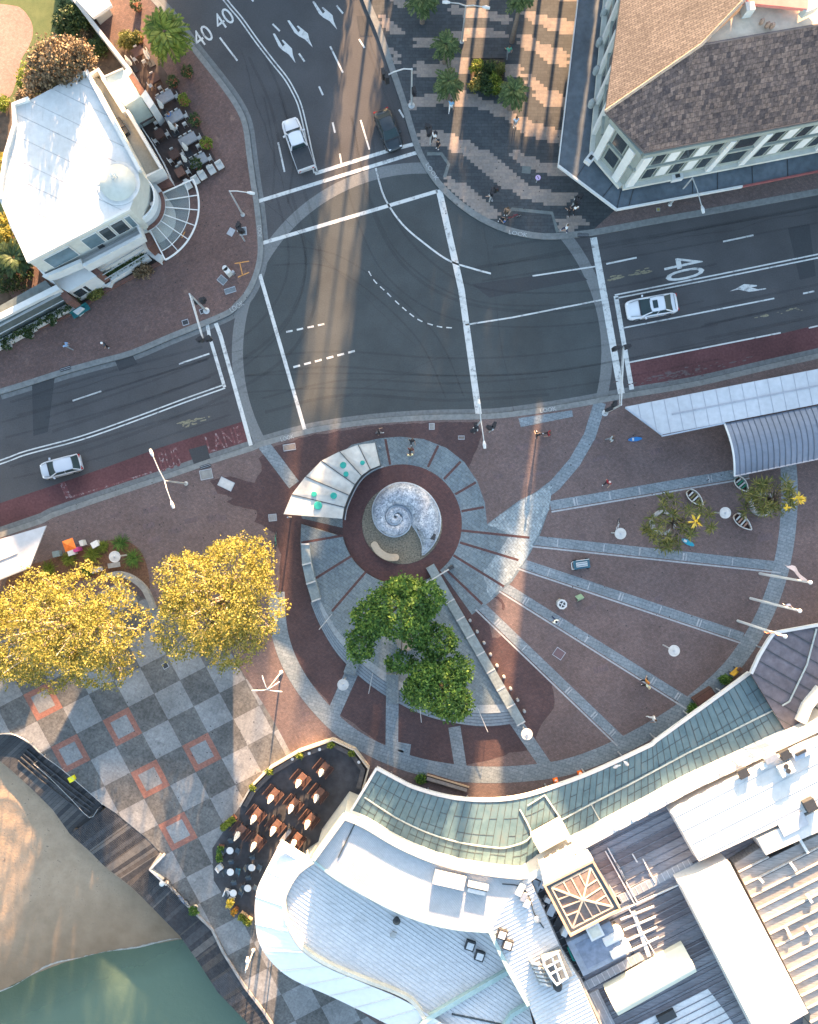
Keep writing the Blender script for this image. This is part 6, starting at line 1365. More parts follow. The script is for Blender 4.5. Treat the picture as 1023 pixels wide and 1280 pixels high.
# disc lamps
def disc_lamp(px, py, label, z=3.1):
    x, y = W(px, py, z); t = thing('disc_lamp', label, 'lamp', (x, y, ZP), 'round topped plaza lamps'); q = MB(); q.tube([(x, y, ZP), (x, y, z - .1)], [.07, .05], 10); q.build('pole', galv, t)
    q = MB(); q.lathe((x, y, z - .12), [(.1, 0), (.5, .06), (.5, .12), (.44, .13), (.42, .10), (.12, .15)], 28); ds = q.build('disc_shade', mat('disc_white', (.44, .435, .42), .6, .15, 3, big=.2), t); q = MB(); q.lathe((x, y, z + .03), [(.1, 0), (.09, .06), (.02, .08)], 12); q.build('cap', steel, ds); q = MB(); q.lathe((x, y, z - .45), [(.12, 0), (.14, .3)], 14); q.build('lamp_glass', lens, t)
for px, py, lb in ((776, 667, 'round white disc lamp left of the olive tree, with a bicycle leaning on it'), (907, 641, 'round white disc lamp between the small wooden boats'), (843, 813.5, 'round white disc lamp alone on the lower right paving'), (659, 918, 'round white disc lamp at the lower end of the long stone wall'), (429, 856, 'round white disc lamp at the foot of the left stair ramp'), (143.5, 696, 'round white disc lamp in the mulch bed')):
    disc_lamp(px, py, lb)
# flagpoles
def flagpole(base, label, fm, pts, zt=8.9):
    b = W3(*base, ZP); t = thing('flagpole', label, 'flagpole', b); q = MB(); q.tube([b, (b[0], b[1], zt)], [.13, .085], 10); q.build('pole', whitem, t)
    q = MB(); q.lathe((b[0], b[1], zt), [(.05, 0), (.16, .1), (.16, .2), (.03, .3)], 12); q.build('finial', whitem, t)
    g = MB(); n = 9; vs = []
    for i in range(n):
        u = i / (n - 1); x = b[0] + pts[0] * u; y = b[1] + pts[1] * u
        for k in range(6):
            w = k / 5; dz = -.1 - w * pts[2] * (1 - .35 * u) - u * u * pts[3]; vs.append((x + .12 * math.sin(u * 9 + w * 2) * u - .1 * w * u, y + .12 * math.cos(u * 8 + w * 3) * u, zt + dz))
    g.add(vs, [(i * 6 + k, i * 6 + k + 1, (i + 1) * 6 + k + 1, (i + 1) * 6 + k) for i in range(n - 1) for k in range(5)]); g.build('flag', fm, t, smooth=True)
flagpole((950, 717), 'white flagpole with the largest drooping pale pink flag, uppermost of the three', mat('flag_pink', (.62, .50, .50), .8, .2, 3), (-1.15, 1.35, 1.1, .5))
flagpole((938.5, 748), 'white flagpole with a tightly furled pale flag, middle of the three', mat('flag_pale', (.60, .52, .54), .8, .1, 3), (-.72, .5, .35, .4))
flagpole((922.5, 776), 'white flagpole with a gathered orange flag, nearest the glass canopy', mat('flag_orange', (.62, .22, .12), .8, .3, 4), (-.55, .12, .9, 1.2))

# ================================================================= shelters
t = thing('tram_shelter', 'long white flat roofed bus shelter along the right hand footpath', 'shelter', (*W(950, 505), ZP)); zs = 3.0
P = WL([(782, 508.5), (926, 480), (1023, 461), (1500, 367), (1500, 412), (1023, 505), (906, 528), (828, 543)], zs)
q = MB(); q.prism(P, zs - .14, zs); q.build('roof', mat('shelter_white', (.40, .415, .44), .5, .08, 2), t)
an = math.atan2(*(WL([(782, 508.5), (1023, 461)])[1][i] - WL([(782, 508.5), (1023, 461)])[0][i] for i in (1, 0)))
q = MB(); q.ribs(P, zs, an + PI / 2, 1.15, .035, .025); q.bar((*W(840, 518, zs), zs + .02), (*W(1500, 388, zs), zs + .02), .16, .05); q.build('roof_joint', mat('joint_grey', (.29, .30, .33), .5, .1, 3), t)
q = MB(); q.bar((*W(828, 545, zs), zs - .1), (*W(906, 529, zs), zs - .1), .12, .3); q.bar((*W(782, 509.5, zs), zs - .06), (*W(828, 544, zs), zs - .06), .1, .2); q.build('fascia', mat('fascia_blue', (.30, .34, .40), .5, .1, 3), t)
for px, py in ((790, 512), (828, 540), (880, 500), (960, 484), (905, 524), (1010, 474)): x, y = W(px, py, 1); q = MB(); q.tube([(x, y, ZP), (x, y, zs - .1)], .07, 8); q.build('post', steel, t)
q = MB(); A_, B_ = W(850, 528), W(930, 512); q.bar((*A_, .55), (*B_, .55), .4, .06); q.build('bench', steel, t)
t = thing('vault_shelter', 'grey curved ribbed roof shelter beside the long white bus shelter', 'shelter', (*W(980, 550), ZP))
a0, a1 = W(907, 529, 3), W(1500, 414, 3); b0, b1 = W(918.5, 595, 3), W(1500, 476, 3); q = MB(); nn = 40; na = 12; vs = []
for i in range(nn + 1):
    A_ = Vector(a0).lerp(Vector(a1), i / nn); B_ = Vector(b0).lerp(Vector(b1), i / nn)
    for k in range(na + 1): u = k / na; p = A_.lerp(B_, u); vs.append((p.x, p.y, 2.75 + .75 * math.sin(PI * u * .92)))
q.add(vs, [(i * (na + 1) + k, i * (na + 1) + k + 1, (i + 1) * (na + 1) + k + 1, (i + 1) * (na + 1) + k) for i in range(nn) for k in range(na)]); q.mi(1)
for i in range(0, 60):
    u = i / 59 * .72; A_ = Vector(a0).lerp(Vector(a1), u); B_ = Vector(b0).lerp(Vector(b1), u); pr = None
    for k in range(na + 1):
        w = k / na; p = A_.lerp(B_, w); c = (p.x, p.y, 2.78 + .75 * math.sin(PI * w * .92))
        if pr: q.bar(pr, c, .05, .05)
        pr = c
q.build('roof', [mat('vault_grey', (.17, .19, .23), .45, .1, 1.5, metal=.2), mat('vault_rib', (.10, .115, .14), .5, .1, 2)], t)
q = MB(); pr = None
for k in range(na + 1):
    w = k / na; p = Vector(a0).lerp(Vector(b0), w); c = (p.x, p.y, 2.80 + .75 * math.sin(PI * w * .92))
    if pr and k % 1 == 0: q.bar(pr, c, .14, .1)
    pr = c
q.build('end_trim', whitem, t); q = MB(); q.bar((*b0, 2.9), (*b1, 2.9), .14, .12); q.build('gutter', mat('gutter_pink', (.40, .36, .36), .5), t)
for px, py in ((920, 590), (998, 574), (1013, 571), (915, 535), (1000, 515)): x, y = W(px, py, 1.2); q = MB(); q.tube([(x, y, ZP), (x, y, 2.9)], .06, 8); q.build('post', steel, t)
t = thing('tram_shelter', 'white slanted bus shelter roof at the left edge below the bus lane', 'shelter', (*W(20, 695), ZP))
P = WL([(58, 657), (38, 708), (0, 724), (-300, 845), (-300, 790), (0, 674)], 3); q = MB(); q.prism(P, 2.85, 3); q.build('roof', MATS['shelter_white'], t)
q = MB(); q.bar((*W(-200, 782, 3), 3.02), (*W(22, 692, 3), 3.02), .06, .05); q.bar((*W(38, 709, 3), 2.93), (*W(-300, 847, 3), 2.93), .1, .2); q.build('roof_joint', steel, t)
for px, py in ((48, 668), (36, 700), (0, 690)): x, y = W(px, py, 1.2); q = MB(); q.tube([(x, y, ZP), (x, y, 2.9)], .06, 8); q.build('post', steel, t)

# ================================================================= shell plaza structures
st = thing('stage_canopy', 'white fan of overlapping stage roof panels with round teal discs', 'stage', W3(410, 610, ZP))
OUTV = [(354.7, 642.6), (365, 618), (382.5, 595.7), (402, 576), (425, 564.6), (448, 556), (469.6, 554)]; INV = [(428, 648.4), (430.5, 634), (436.5, 619), (443.5, 605.5), (452, 594.5), (463, 586.5), (476, 581.6)]
pw = mat('stage_panel', (.36, .365, .35), .75, .15, 1.6, big=.25); teal = mat('teal_disc', (.02, .24, .20), .5, .2, 4)
dsk = {0: [(397.8, 632, 5)], 1: [(392.8, 617.6, 3.4), (417.7, 619.7, 4)], 3: [(429.5, 581.6, 4), (433, 592.7, 3.2)], 4: [(453.5, 578.6, 2.8)]}
for i in range(6):
    zo_, zi_ = 2.35, 2.95; dz = .16 * (i % 2) + .03 * i
    ov = OUTV[i] if i else OUTV[0]; qd = [OUTV[i], OUTV[i + 1], INV[i + 1], INV[i]]
    V4 = [(*W(p[0], p[1], zo_ if k < 2 else zi_), (zo_ if k < 2 else zi_) + dz * (1 if k in (1, 2) else .1)) for k, p in enumerate(qd)]
    q = MB(); n_ = len(V4); q.add(V4 + [(v[0], v[1], v[2] - .09) for v in V4], [(0, 1, 2, 3), (7, 6, 5, 4)] + [(k, (k + 1) % 4, 4 + (k + 1) % 4, 4 + k) for k in range(4)]); pnl = q.build('roof_panel', pw, st); q = MB(); q.bar((V4[1][0], V4[1][1], V4[1][2] + .02), (V4[2][0], V4[2][1], V4[2][2] + .02), .07, .05); q.build('panel_shade_strip', MATS.get('stage_dark') or mat('stage_dark', (.05, .055, .06), .6, .2, 3), pnl)  # dark strips drawn along the panel edges for the overlap shade
    for px, py, r in dsk.get(i, ()):
        x, y = W(px, py, 2.7); n3 = (Vector(V4[1]) - Vector(V4[0])).cross(Vector(V4[3]) - Vector(V4[0])); z = V4[0][2] - ((x - V4[0][0]) * n3.x + (y - V4[0][1]) * n3.y) / n3.z
        q = MB(); q.lathe((x, y, z + .0), [(r / S, -.05), (r / S, .12), (r / S * .9, .14)], 20); q.build('teal_disc', teal, pnl)
q = MB(); wl_ = WL(cr(INV, 4), 2.2); q.strip(wl_, .16, ZP, 2.62); q.build('back_wall', mat('stage_dark', (.05, .055, .06), .6, .2, 3), st)
q = MB(); q.tube([(p[0], p[1], 2.2) for p in WL(cr([(p[0] + 3.5, p[1] + 1.5) for p in INV], 4), 2.2)], .05, 6); q.build('inner_rail', steel, st)
for p in OUTV[::2]: x, y = W(p[0] + 5, p[1] + 4, 2.3); q = MB(); q.tube([(x, y, ZP), (x, y, 2.3)], .07, 8); q.build('post', steel, st)
wst = mat('wall_stone', (.17, .205, .215), .75, .2, 4, big=.2); capm = mat('wall_cap', (.38, .38, .37), .7, .1, 5)
t = thing('stone_wall', 'long straight grey stone wall with white joints running down from the shell', 'wall', W3(590, 805, ZP)); WA, WB = (538, 708), (652, 905); nW = 9
q = MB(); q.bar((*W(*WA, 1), ZP + .36), (*W(*WB, 1), ZP + .36), .82, .74); wl0 = q.build('wall_body', wst, t)
for k in range(2, nW + 1):
    u = k / nW; p = (WA[0] + (WB[0] - WA[0]) * u, WA[1] + (WB[1] - WA[1]) * u); d = Vector(W(*WB)) - Vector(W(*WA)); n = Vector((-d.y, d.x)).normalized(); c = Vector(W(p[0], p[1], 1)); q = MB(); q.bar((*(c - n * .42), ZP + .71), (*(c + n * .42), ZP + .71), .12, .09); q.build('wall_joint', capm, t)
t = thing('stepped_wall', 'short stepped stone wall of three blocks with white caps, left of the shell', 'wall', W3(388, 715, ZP)); WO = [(377.5, 680), (378.5, 706), (383.5, 730), (390, 752)]; WI = [(387.5, 680), (390, 703), (395, 726), (401, 748)]
for k in range(3):
    q = MB(); zt = ZP + 1.2 - .14 * k; q.prism(WL([WO[k], WO[k + 1], WI[k + 1], WI[k]], 1), ZP, zt); bl = q.build('wall_block', wst, t); q = MB(); a_, b_ = W(*WO[k + 1], 1), W(*WI[k + 1], 1); q.bar((*a_, zt + .02), (*b_, zt + .02), .13, .1); q.build('wall_cap', capm, bl)
    if k == 0: q = MB(); q.bar((*W(*WO[0], 1), zt + .02), (*W(*WI[0], 1), zt + .02), .13, .1); q.build('wall_cap', capm, bl)
def handrail(label, a, b, z=1.0, zb_=ZP + .3):
    A_, B_ = W3(*a, z), W3(*b, z); t = thing('handrail', label, 'handrail', ((A_[0] + B_[0]) / 2, (A_[1] + B_[1]) / 2, ZP), 'handrails on the curved steps'); q = MB(); q.tube([A_, B_], .03, 6); q.build('rail', galv, t)
    for p in (A_, ((A_[0] + B_[0]) / 2, (A_[1] + B_[1]) / 2, z), B_): q = MB(); q.tube([p, (p[0], p[1], ZP)], .025, 6); q.build('post', galv, t)
handrail('steel handrail on the steps nearest the round lamp', (466, 842), (461, 867)); handrail('steel handrail on the steps half hidden by the dark tree', (525, 884), (527, 903)); handrail('steel handrail at the right end of the curved steps', (598, 887), (610, 915)); handrail('steel handrail at the top left of the steps beside the stepped wall', (414, 769), (399, 787), 1.2)
t = thing('metal_gate', 'slanted metal railing gate at the top of the long stone wall', 'gate', W3(548, 718, ZP)); A_, B_ = W3(531, 730, 1.2), W3(563, 711, 1.2); q = MB(); q.tube([A_, B_], .05, 6); q.tube([(A_[0], A_[1], .7), (B_[0], B_[1], .7)], .035, 6); q.build('rail', galv, t)
for k in range(6): u = k / 5; p = (A_[0] + (B_[0] - A_[0]) * u, A_[1] + (B_[1] - A_[1]) * u); q = MB(); q.tube([(*p, ZP), (*p, 1.2)], .03, 6); q.build('post', galv, t)
q = MB(); q.box((B_[0] + .1, B_[1] + .08, .7), (.5, .25, 1.1), .5); q.build('gate_box', darkm, t)
bol = thing('bollard_light', 'small round white bollard light beside the long stone wall', 'bollard', (0, 0, ZP), 'bollard lights beside the stone wall'); q = MB(); q.lathe((0, 0, ZP), [(.14, 0), (.13, .5)], 14); q.build('post', mat('bollard_grey', (.25, .26, .27), .6, .1, 5), bol); q = MB(); q.lathe((0, 0, ZP + .5), [(.08, 0), (.08, .03), (.03, .05)], 14); q.build('light_cap', mat('bollard_cap', (.26, .27, .27), .5, .1, 5), bol)
for k, (px, py) in enumerate(((588, 776), (597, 790), (605.6, 804), (613.7, 818.7), (622, 832.7), (630.6, 846.7), (639, 861.5), (647.6, 875.6), (656, 889.7))):
    x, y = W(px, py, .6)
    if k == 0: bol.location = (x, y, ZP)
    else: dup(bol, (x, y, ZP))

# ================================================================= small furniture helpers
wood = mat('warm_wood', (.12, .062, .045), .6, .25, 6); wood_d = mat('dark_wood', (.065, .035, .028), .65, .25, 6); plastic = mat('white_plastic', (.48, .475, .45), .5, .06, 5); cloth_g = mat('grey_cloth', (.22, .23, .24), .9, .1, 6); cloth_w = mat('cream_canvas', (.58, .57, .54), .8, .06, 5)
def simple(name, label, cat, px, py, parts, z=ZP, rz=0, group=None):
    t = thing(name, label, cat, (0, 0, 0), group)
    for pn_, fn, mm in parts: q = MB(); fn(q); q.build(pn_, mm, t)
    x, y = W(px, py, z); t.location = (x, y, z); t.rotation_euler = (0, 0, rz); return t
def B_(c, d, rz=0): return lambda q: q.box(c, d, rz)
def chair_proto(m, label, group, s=1.0):
    return simple('chair', label, 'chair', -900, -900, [('seat', B_((0, 0, .44), (.42 * s, .42 * s, .05)), m), ('backrest', B_((0, -.21 * s, .68), (.40 * s, .04, .42)), m)] + [('leg', B_((sx * .17, sy * .17, .21), (.035, .035, .42)), m) for sx in (-1, 1) for sy in (-1, 1)], 0, 0, group)
def put(proto, px, py, rz, label, z=ZP, first=[]):
    x, y = W(px, py, z + .4)
    if proto.name not in USED: USED.add(proto.name); proto.location = (x, y, z); proto.rotation_euler = (0, 0, rz); proto['label'] = label; return proto
    return dup(proto, (x, y, z), rz, label)
USED = set()
def lt(px, py, rz, dx, dy):      # local metres -> photo pixels
    return (px + (dx * math.cos(rz) - dy * math.sin(rz)) * S, py - (dx * math.sin(rz) + dy * math.cos(rz)) * S)
# cafe dining tables
wch = chair_proto(plastic, 'white cafe chair', 'white chairs around the cafe tables', .8)
TB = [(209.5, 127, 1.6, .85, cloth_g, 'grey cloth cafe table nearest the white porch roof'), (221, 151.5, 1.6, .85, cloth_g, 'grey cloth cafe table with a blue and a white diner, second from the top'), (238, 179, 1.6, .85, cloth_g, 'grey cloth cafe table left of the potted plant, third of the four'), (251, 205, 1.6, .85, cloth_g, 'lowest grey cloth cafe table, beside the row of white armchairs'),
      (176, 70, 1.0, .8, wood_d, 'bare dark table under the grey green bush'), (185, 150, 1.5, .85, mat('brown_cloth', (.11, .09, .085), .9, .1, 5), 'brown topped table against the white railing'), (202, 172, .9, .8, wood_d, 'bare dark table below the brown topped table'), (221, 197, .9, .8, wood_d, 'bare dark table with chairs on all sides, left of the third grey table'), (196, 103, .9, .8, wood_d, 'bare dark table above the grey cloth tables'), (228, 219, .8, .8, wood, 'reddish table beside the top of the fan pergola')]
tr_z = .52
TN = ['grey table by the porch', 'grey table with diners', 'grey table left of the lime plant', 'lowest grey table', 'bare table under the grey green bush', 'brown table against the railing', 'bare table below the brown one', 'bare table left of the third grey one', 'bare table above the grey ones', 'reddish table by the pergola']
for i, (px, py, l, w, m_, lb) in enumerate(TB):
    simple('cafe_table', lb, 'table', px, py, [('tabletop', B_((0, 0, .73), (l, w, .05)), m_), ('cloth_skirt' if i < 4 else 'apron', B_((0, 0, .62), (l * .96, w * .94, .18)), m_)] + [('leg', B_((sx * l * .42, sy * w * .4, .27), (.06, .06, .54)), wood_d) for sx in (-1, 1) for sy in (-1, 1)], ZP, tr_z, 'cafe dining tables')
    k = 0; offs = ([(-.5, .58), (0, .58), (.5, .58), (-.5, -.58), (.5, -.58), (.98, 0)] if l > 1.3 else [(0, .6), (0, -.6), (.62, 0), (-.62, 0)])
    side = {.58: 'far', -.58: 'near', .6: 'far', -.6: 'near'}
    for dx, dy in offs:
        qx, qy = lt(px, py, tr_z, dx, dy); k += 1
        if rnd.random() < .2: continue
        pos = ('upper left' if dx < -.2 else 'upper right' if dx > .2 else 'upper middle') if dy > .1 else ('lower left' if dx < -.2 else 'lower right' if dx > .2 else 'lower middle') if dy < -.1 else ('right end' if dx > 0 else 'left end')
        put(wch, qx, qy, tr_z + (PI if dy > .1 else 0 if dy < -.1 else (PI / 2 if dx > 0 else -PI / 2)), 'white chair at the %s of the %s' % (pos, TN[i]))
def folded_umbrella(label, px, py, m_, h=2.5, group=None, base=True, r=.22, name='folded_umbrella', zb=ZP):
    x, y = W(px, py, zb); t = thing(name, label, 'umbrella', (x, y, zb), group); q = MB(); q.tube([(x, y, zb), (x, y, zb + h)], .03, 8); q.build('pole', darkm, t)
    q = MB(); n = 14; vs = []
    for zz, rr in ((.9, r * .6), (1.1, r), (1.7, r * .8), (h - .15, r * .3), (h, .03)):
        for k in range(n): a = 2 * PI * k / n; f = 1 + .28 * (k % 2) * (1 if zz < 2 else .3); vs.append((x + rr * f * math.cos(a), y + rr * f * math.sin(a), zb + zz))
    q.add(vs, [(i * n + k, i * n + (k + 1) % n, (i + 1) * n + (k + 1) % n, (i + 1) * n + k) for i in range(4) for k in range(n)]); q.build('canopy', m_, t)
    if base: q = MB(); q.box((x, y, zb + .06), (.6, .6, .12), .5); q.build('base', darkm, t)
for px, py, lb in ((190, 80, 'folded umbrella at the top of the cafe beside the bare dark tables'), (207, 141, 'folded umbrella below the grey cloth table near the porch'), (220, 167, 'folded umbrella below the table with diners'), (237, 193, 'folded umbrella below the third grey cloth table'), (236, 207, 'folded umbrella left of the lowest grey cloth table'), (168, 88, 'folded umbrella against the end of the long garden wall')): folded_umbrella(lb, px, py, cloth_w, 2.4, 'folded cafe umbrellas', r=.17)
arm = simple('armchair', 'white armchair', 'chair', -900, -900, [('seat', B_((0, 0, .38), (.62, .62, .16)), plastic), ('backrest', B_((0, .27, .6), (.62, .1, .4)), plastic), ('armrest', B_((-.28, 0, .52), (.08, .6, .16)), plastic), ('armrest', B_((.28, 0, .52), (.08, .6, .16)), plastic)] + [('leg', B_((sx * .24, sy * .24, .15), (.05, .05, .3)), darkm) for sx in (-1, 1) for sy in (-1, 1)], 0, 0, 'white armchairs by the footpath')
for px, py, lb in ((275, 207, 'white armchair, rightmost of the row below the cafe'), (265, 213, 'white armchair, second from the right of the row below the cafe'), (253.5, 220, 'white armchair, middle of the row below the cafe'), (245, 226, 'white armchair just outside the pergola rim'), (235.5, 232, 'white armchair inside the upper end of the pergola rim')): put(arm, px, py, .55, lb)
# dining terrace
tw = thing('terrace_wall', 'low timber capped wall with planters curving around the dining terrace', 'wall', W3(380, 960, ZP)); TW = [(300, 1008), (313, 985), (337, 961), (373, 940), (416, 925), (444, 938), (461, 961), (453, 989)]
q = MB(); q.strip(WL(TW, .9), .14, ZP, 1.0); q.build('outer_panel', mat('terrace_cap', (.46, .38, .29), .7, .15, 4), tw); q = MB(); IN = [(306, 1008), (317, 989), (340, 966), (375, 945), (415, 931), (440, 943), (454, 963), (448, 986)]; q.strip(WL(IN, .6), .42, ZP, .55); q.build('planter_trough', mat('trough', (.10, .09, .085), .8, .25, 4), tw)
R0_ = np.random.RandomState(5)
for k, (px, py) in enumerate(((337, 964), (316, 984), (375, 944), (414, 931), (440, 941))): x, y = W(px, py, .8); q = MB(); tips = lobe_tips([(x, y, .85, .28, .28, .25)], 60, R0_, -.3); leaves('plant', tips, lf_l, tw, R0_, 6, .05, (.05, .1))
for px, py in ((366, 948), (387, 941), (400, 936), (449, 952)): x, y = W(px, py, .6); q = MB(); q.lathe((x, y, .55), [(.1, 0), (.14, .25), (.1, .26)], 12); q.build('lantern', whitem, tw)
tz = math.atan2(.75, .62)
def wood_table(px, py, label):
    simple('picnic_table', label, 'table', px, py, [('tabletop', B_((0, 0, .74), (1.25, .62, .06)), wood), ('bench', B_((0, .58, .44), (1.2, .34, .05)), wood_d), ('bench', B_((0, -.58, .44), (1.2, .34, .05)), wood_d)] + [('leg', B_((sx * .5, sy * .25, .36), (.07, .07, .72)), wood_d) for sx in (-1, 1) for sy in (-1, 1)] + [('backrest', B_((0, sy * .76, .66), (1.2, .05, .36)), wood_d) for sy in (-1, 1)], ZP + .01, tz, 'wooden dining tables with benches')
TT = [(377, 971, 'wooden table in the top row, left of the empty dark corner'), (399, 989, 'wooden table at the right, below the top row'), (343, 990, 'wooden table near the left planter wall, second row'), (368, 1002, 'wooden table in the very centre of the terrace'), (322, 1015, 'wooden table at the left wall opening'), (388, 1021, 'wooden table nearest the glass canopy corner'), (346, 1029, 'wooden table above the white awning tip, centre left'), (302, 1035, 'wooden table at the far left, next to the lime planter box'), (322, 1048, 'wooden table in the lowest row above the round tables'), (371, 1045, 'wooden table beside the grey heater by the awning'), (405, 958, 'dark wooden table under the top corner of the wall')]
for i, (px, py, lb) in enumerate(TT):
    wood_table(px, py, lb)
    folded_umbrella('cream folded umbrella through the ' + lb.split(',')[0], px - 1, py + 1, cloth_w, 2.7, 'folded terrace umbrellas', False, .2)
simple('patio_heater', 'long grey heater box beside the wooden tables near the awning tip', 'heater', 359, 1040, [('housing', B_((0, 0, .8), (1.3, .32, .4)), mat('heater_grey', (.2, .2, .21), .5, .1, 5)), ('leg', B_((.5, 0, .3), (.08, .3, .6)), darkm), ('leg', B_((-.5, 0, .3), (.08, .3, .6)), darkm)], ZP, tz)
dch = chair_proto(mat('slate_chair', (.05, .075, .10), .6, .2, 5), 'dark chair', 'dark chairs at the round tables')
for i, (px, py, lb, hb) in enumerate(((290, 1059, 'round white table, uppermost by the green planter', 'uppermost round table'), (290.5, 1085.5, 'round white table with a teal chair beside it', 'round table with the teal chair'), (317, 1080, 'round white table nearest the white awning edge', 'round table nearest the awning'), (312, 1105.5, 'round white table, right one of the lowest pair', 'lowest right round table'), (294, 1111.5, 'round white table beside the yellow flower planter', 'round table by the yellow flowers'))):
    simple('round_table', lb, 'table', px, py, [('tabletop', lambda q: q.lathe((0, 0, .72), [(.32, 0), (.32, .03), (.3, .035)], 24), whitem), ('pedestal', lambda q: q.lathe((0, 0, 0), [(.2, 0), (.04, .06), (.04, .72)], 12), darkm)], ZP + .01, 0, 'round white terrace tables')
    for a, nm in ((1.7, 'top side'), (-.5, 'right side'), (3.6, 'lower left side')): put(dch, px + .62 * S * math.cos(a), py - .62 * S * math.sin(a), a + PI / 2, 'dark chair at the %s of the %s' % (nm, hb), ZP + .01)
def box_planter(label, px, py, l, w, rz, m_, lm, seed, hh=.5, group=None):
    t = simple('box_planter', label, 'planter', px, py, [('box', lambda q: q.box((0, 0, hh / 2), (l, w, hh)), m_), ('rim', lambda q: q.strip([(-l / 2, -w / 2), (l / 2, -w / 2), (l / 2, w / 2), (-l / 2, w / 2)], .06, hh, hh + .03, closed=True), m_)], ZP, rz, group)
    R = np.random.RandomState(seed); n = int(110 * l); P = np.stack([R.uniform(-l / 2, l / 2, n), R.uniform(-w / 2, w / 2, n), R.uniform(hh, hh + .35, n)], 1); leaves('foliage', P, lm, t, R, 5, .06, (.05, .11)); return t
box_planter('long planter box with lime leaves at the left opening of the terrace wall', 287, 1026, 1.5, .45, .7, wood, lf_l, 101); box_planter('wooden planter with green leaves left of the uppermost round table', 277, 1064, 1.3, .45, 1.45, wood, lf_g, 102); box_planter('pale wooden planter with lime leaves beside the white awning edge', 308, 1145, 1.2, .45, -.65, mat('pale_wood', (.42, .30, .19), .7, .15, 5), lf_l, 103)
box_planter('white planter of yellow flowers at the lower left of the terrace', 290, 1124, .7, .5, 1.2, whitem, lf_f, 104); box_planter('small planter of orange flowers below the yellow flowers', 295, 1135, .5, .4, .6, wood, leafmat('leaf_orange', (.30, .14, .02), (.45, .22, .03), (.2, .2, .04)), 105)
for k, (px, py, lb) in enumerate(((285, 1113, 'white sheeted chair left of the round table by the yellow flowers'), (276, 1082, 'white sheeted chair below the wooden planter'))): simple('armchair', lb, 'chair', px, py, [('seat', B_((0, 0, .3), (.5, .5, .35)), whitem), ('backrest', B_((0, .2, .6), (.5, .1, .45)), whitem), ('armrest', B_((.24, 0, .5), (.06, .45, .12)), whitem)], ZP, 1.2 + k)
simple('armchair', 'teal chair right of the second round table', 'chair', 299, 1086, [('seat', B_((0, 0, .42), (.42, .42, .06)), mat('teal_chair', (.03, .14, .2), .6)), ('backrest', B_((0, -.2, .68), (.42, .05, .42)), MATS['teal_chair'])] + [('leg', B_((sx * .17, sy * .17, .2), (.04, .04, .4)), darkm) for sx in (-1, 1) for sy in (-1, 1)], ZP, 1.4)
# benches and planters along the canopy
t = simple('bench_planter', 'long pale edged timber bench planter at the foot of the glass canopy', 'bench', 559, 977, [('trough', B_((0, 0, .22), (3.9, .55, .44)), wood_d), ('rear_cap', B_((0, .24, .47), (4.0, .14, .06)), MATS['pale_wood']), ('seat', B_((0, -.1, .46), (3.8, .3, .05)), mat('bench_grey', (.22, .19, .17), .8, .2, 5))], ZP, -.29)
shrub('round_bush', 'round green bush at the left end of the timber bench planter', 527, 974, 6, 6, .6, lf_g, 120, 106)
simple('wood_planter', 'dark brown timber planter box by the upper part of the glass canopy', 'planter', 878, 869, [('box', B_((0, 0, .35), (1.9, .8, .7)), wood_d), ('seat', B_((0, 0, .72), (1.7, .6, .05)), mat('rust_wood', (.10, .05, .04), .8, .2, 6)), ('side_panel', B_((-.98, 0, .4), (.05, .85, .8)), wood)], ZP, .58)
shrub('round_bush', 'bright green bush at the lower end of the dark brown planter', 867, 886, 6, 7, .7, lf_g, 130, 107); shrub('round_bush', 'bright green bush beside the yellow sign board', 907, 849, 6, 5, .6, lf_g, 110, 108)
simple('sign_board', 'yellow and brown menu board standing under the canopy edge', 'sign', 916, 838, [('panel', B_((0, 0, .6), (.9, .1, .9)), mat('sign_yellow', (.50, .28, .03), .6, .25, 3)), ('foot', B_((-.3, 0, .08), (.06, .5, .16)), darkm), ('foot', B_((.3, 0, .08), (.06, .5, .16)), darkm), ('top_box', B_((.35, .05, 1.0), (.4, .3, .3)), mat('sign_brown', (.12, .06, .04), .7))], ZP, .75)
# teal bench, bins, boards
simple('bench', 'teal painted bench on the footpath before the white building', 'bench', 104, 391, [('seat', B_((0, 0, .45), (1.75, .5, .06)), mat('teal_paint', (.015, .11, .12), .5, .15, 5)), ('backrest', B_((0, .27, .72), (1.75, .06, .4)), MATS['teal_paint'])] + [('leg', B_((sx, sy * .18, .22), (.06, .06, .44)), darkm) for sx in (-.7, .7) for sy in (-1, 1)], ZP, .56)
simple('control_cabinet', 'white round topped utility cabinet on the left footpath corner', 'cabinet', 286, 341, [('cabinet', lambda q: (q.box((0, -.12, .5), (.5, .55, 1.0)), q.lathe((0, .16, 0), [(.25, 0), (.25, 1.0)], 16)), plastic), ('cap', B_((.32, -.35, .25), (.3, .25, .5)), steel)], ZP, .7)
simple('litter_bin', 'white framed litter bin with a dark cross top, beside the paving band', 'bin', 700.5, 754, [('body', lambda q: q.prism(arc(0, 0, .42, 0, 315, 7), 0, .9), mat('bin_grey', (.30, .31, .30), .6, .1, 5)), ('rim', lambda q: q.strip(arc(0, 0, .40, 0, 315, 7), .12, .9, .96, closed=True), whitem), ('opening', lambda q: q.prism(arc(0, 0, .28, 0, 315, 7), .88, .905), darkm), ('cross_bar', lambda q: (q.box((0, 0, .935), (.62, .07, .03), .8), q.box((0, 0, .937), (.62, .07, .03), -.77)), whitem)], ZP, .3)
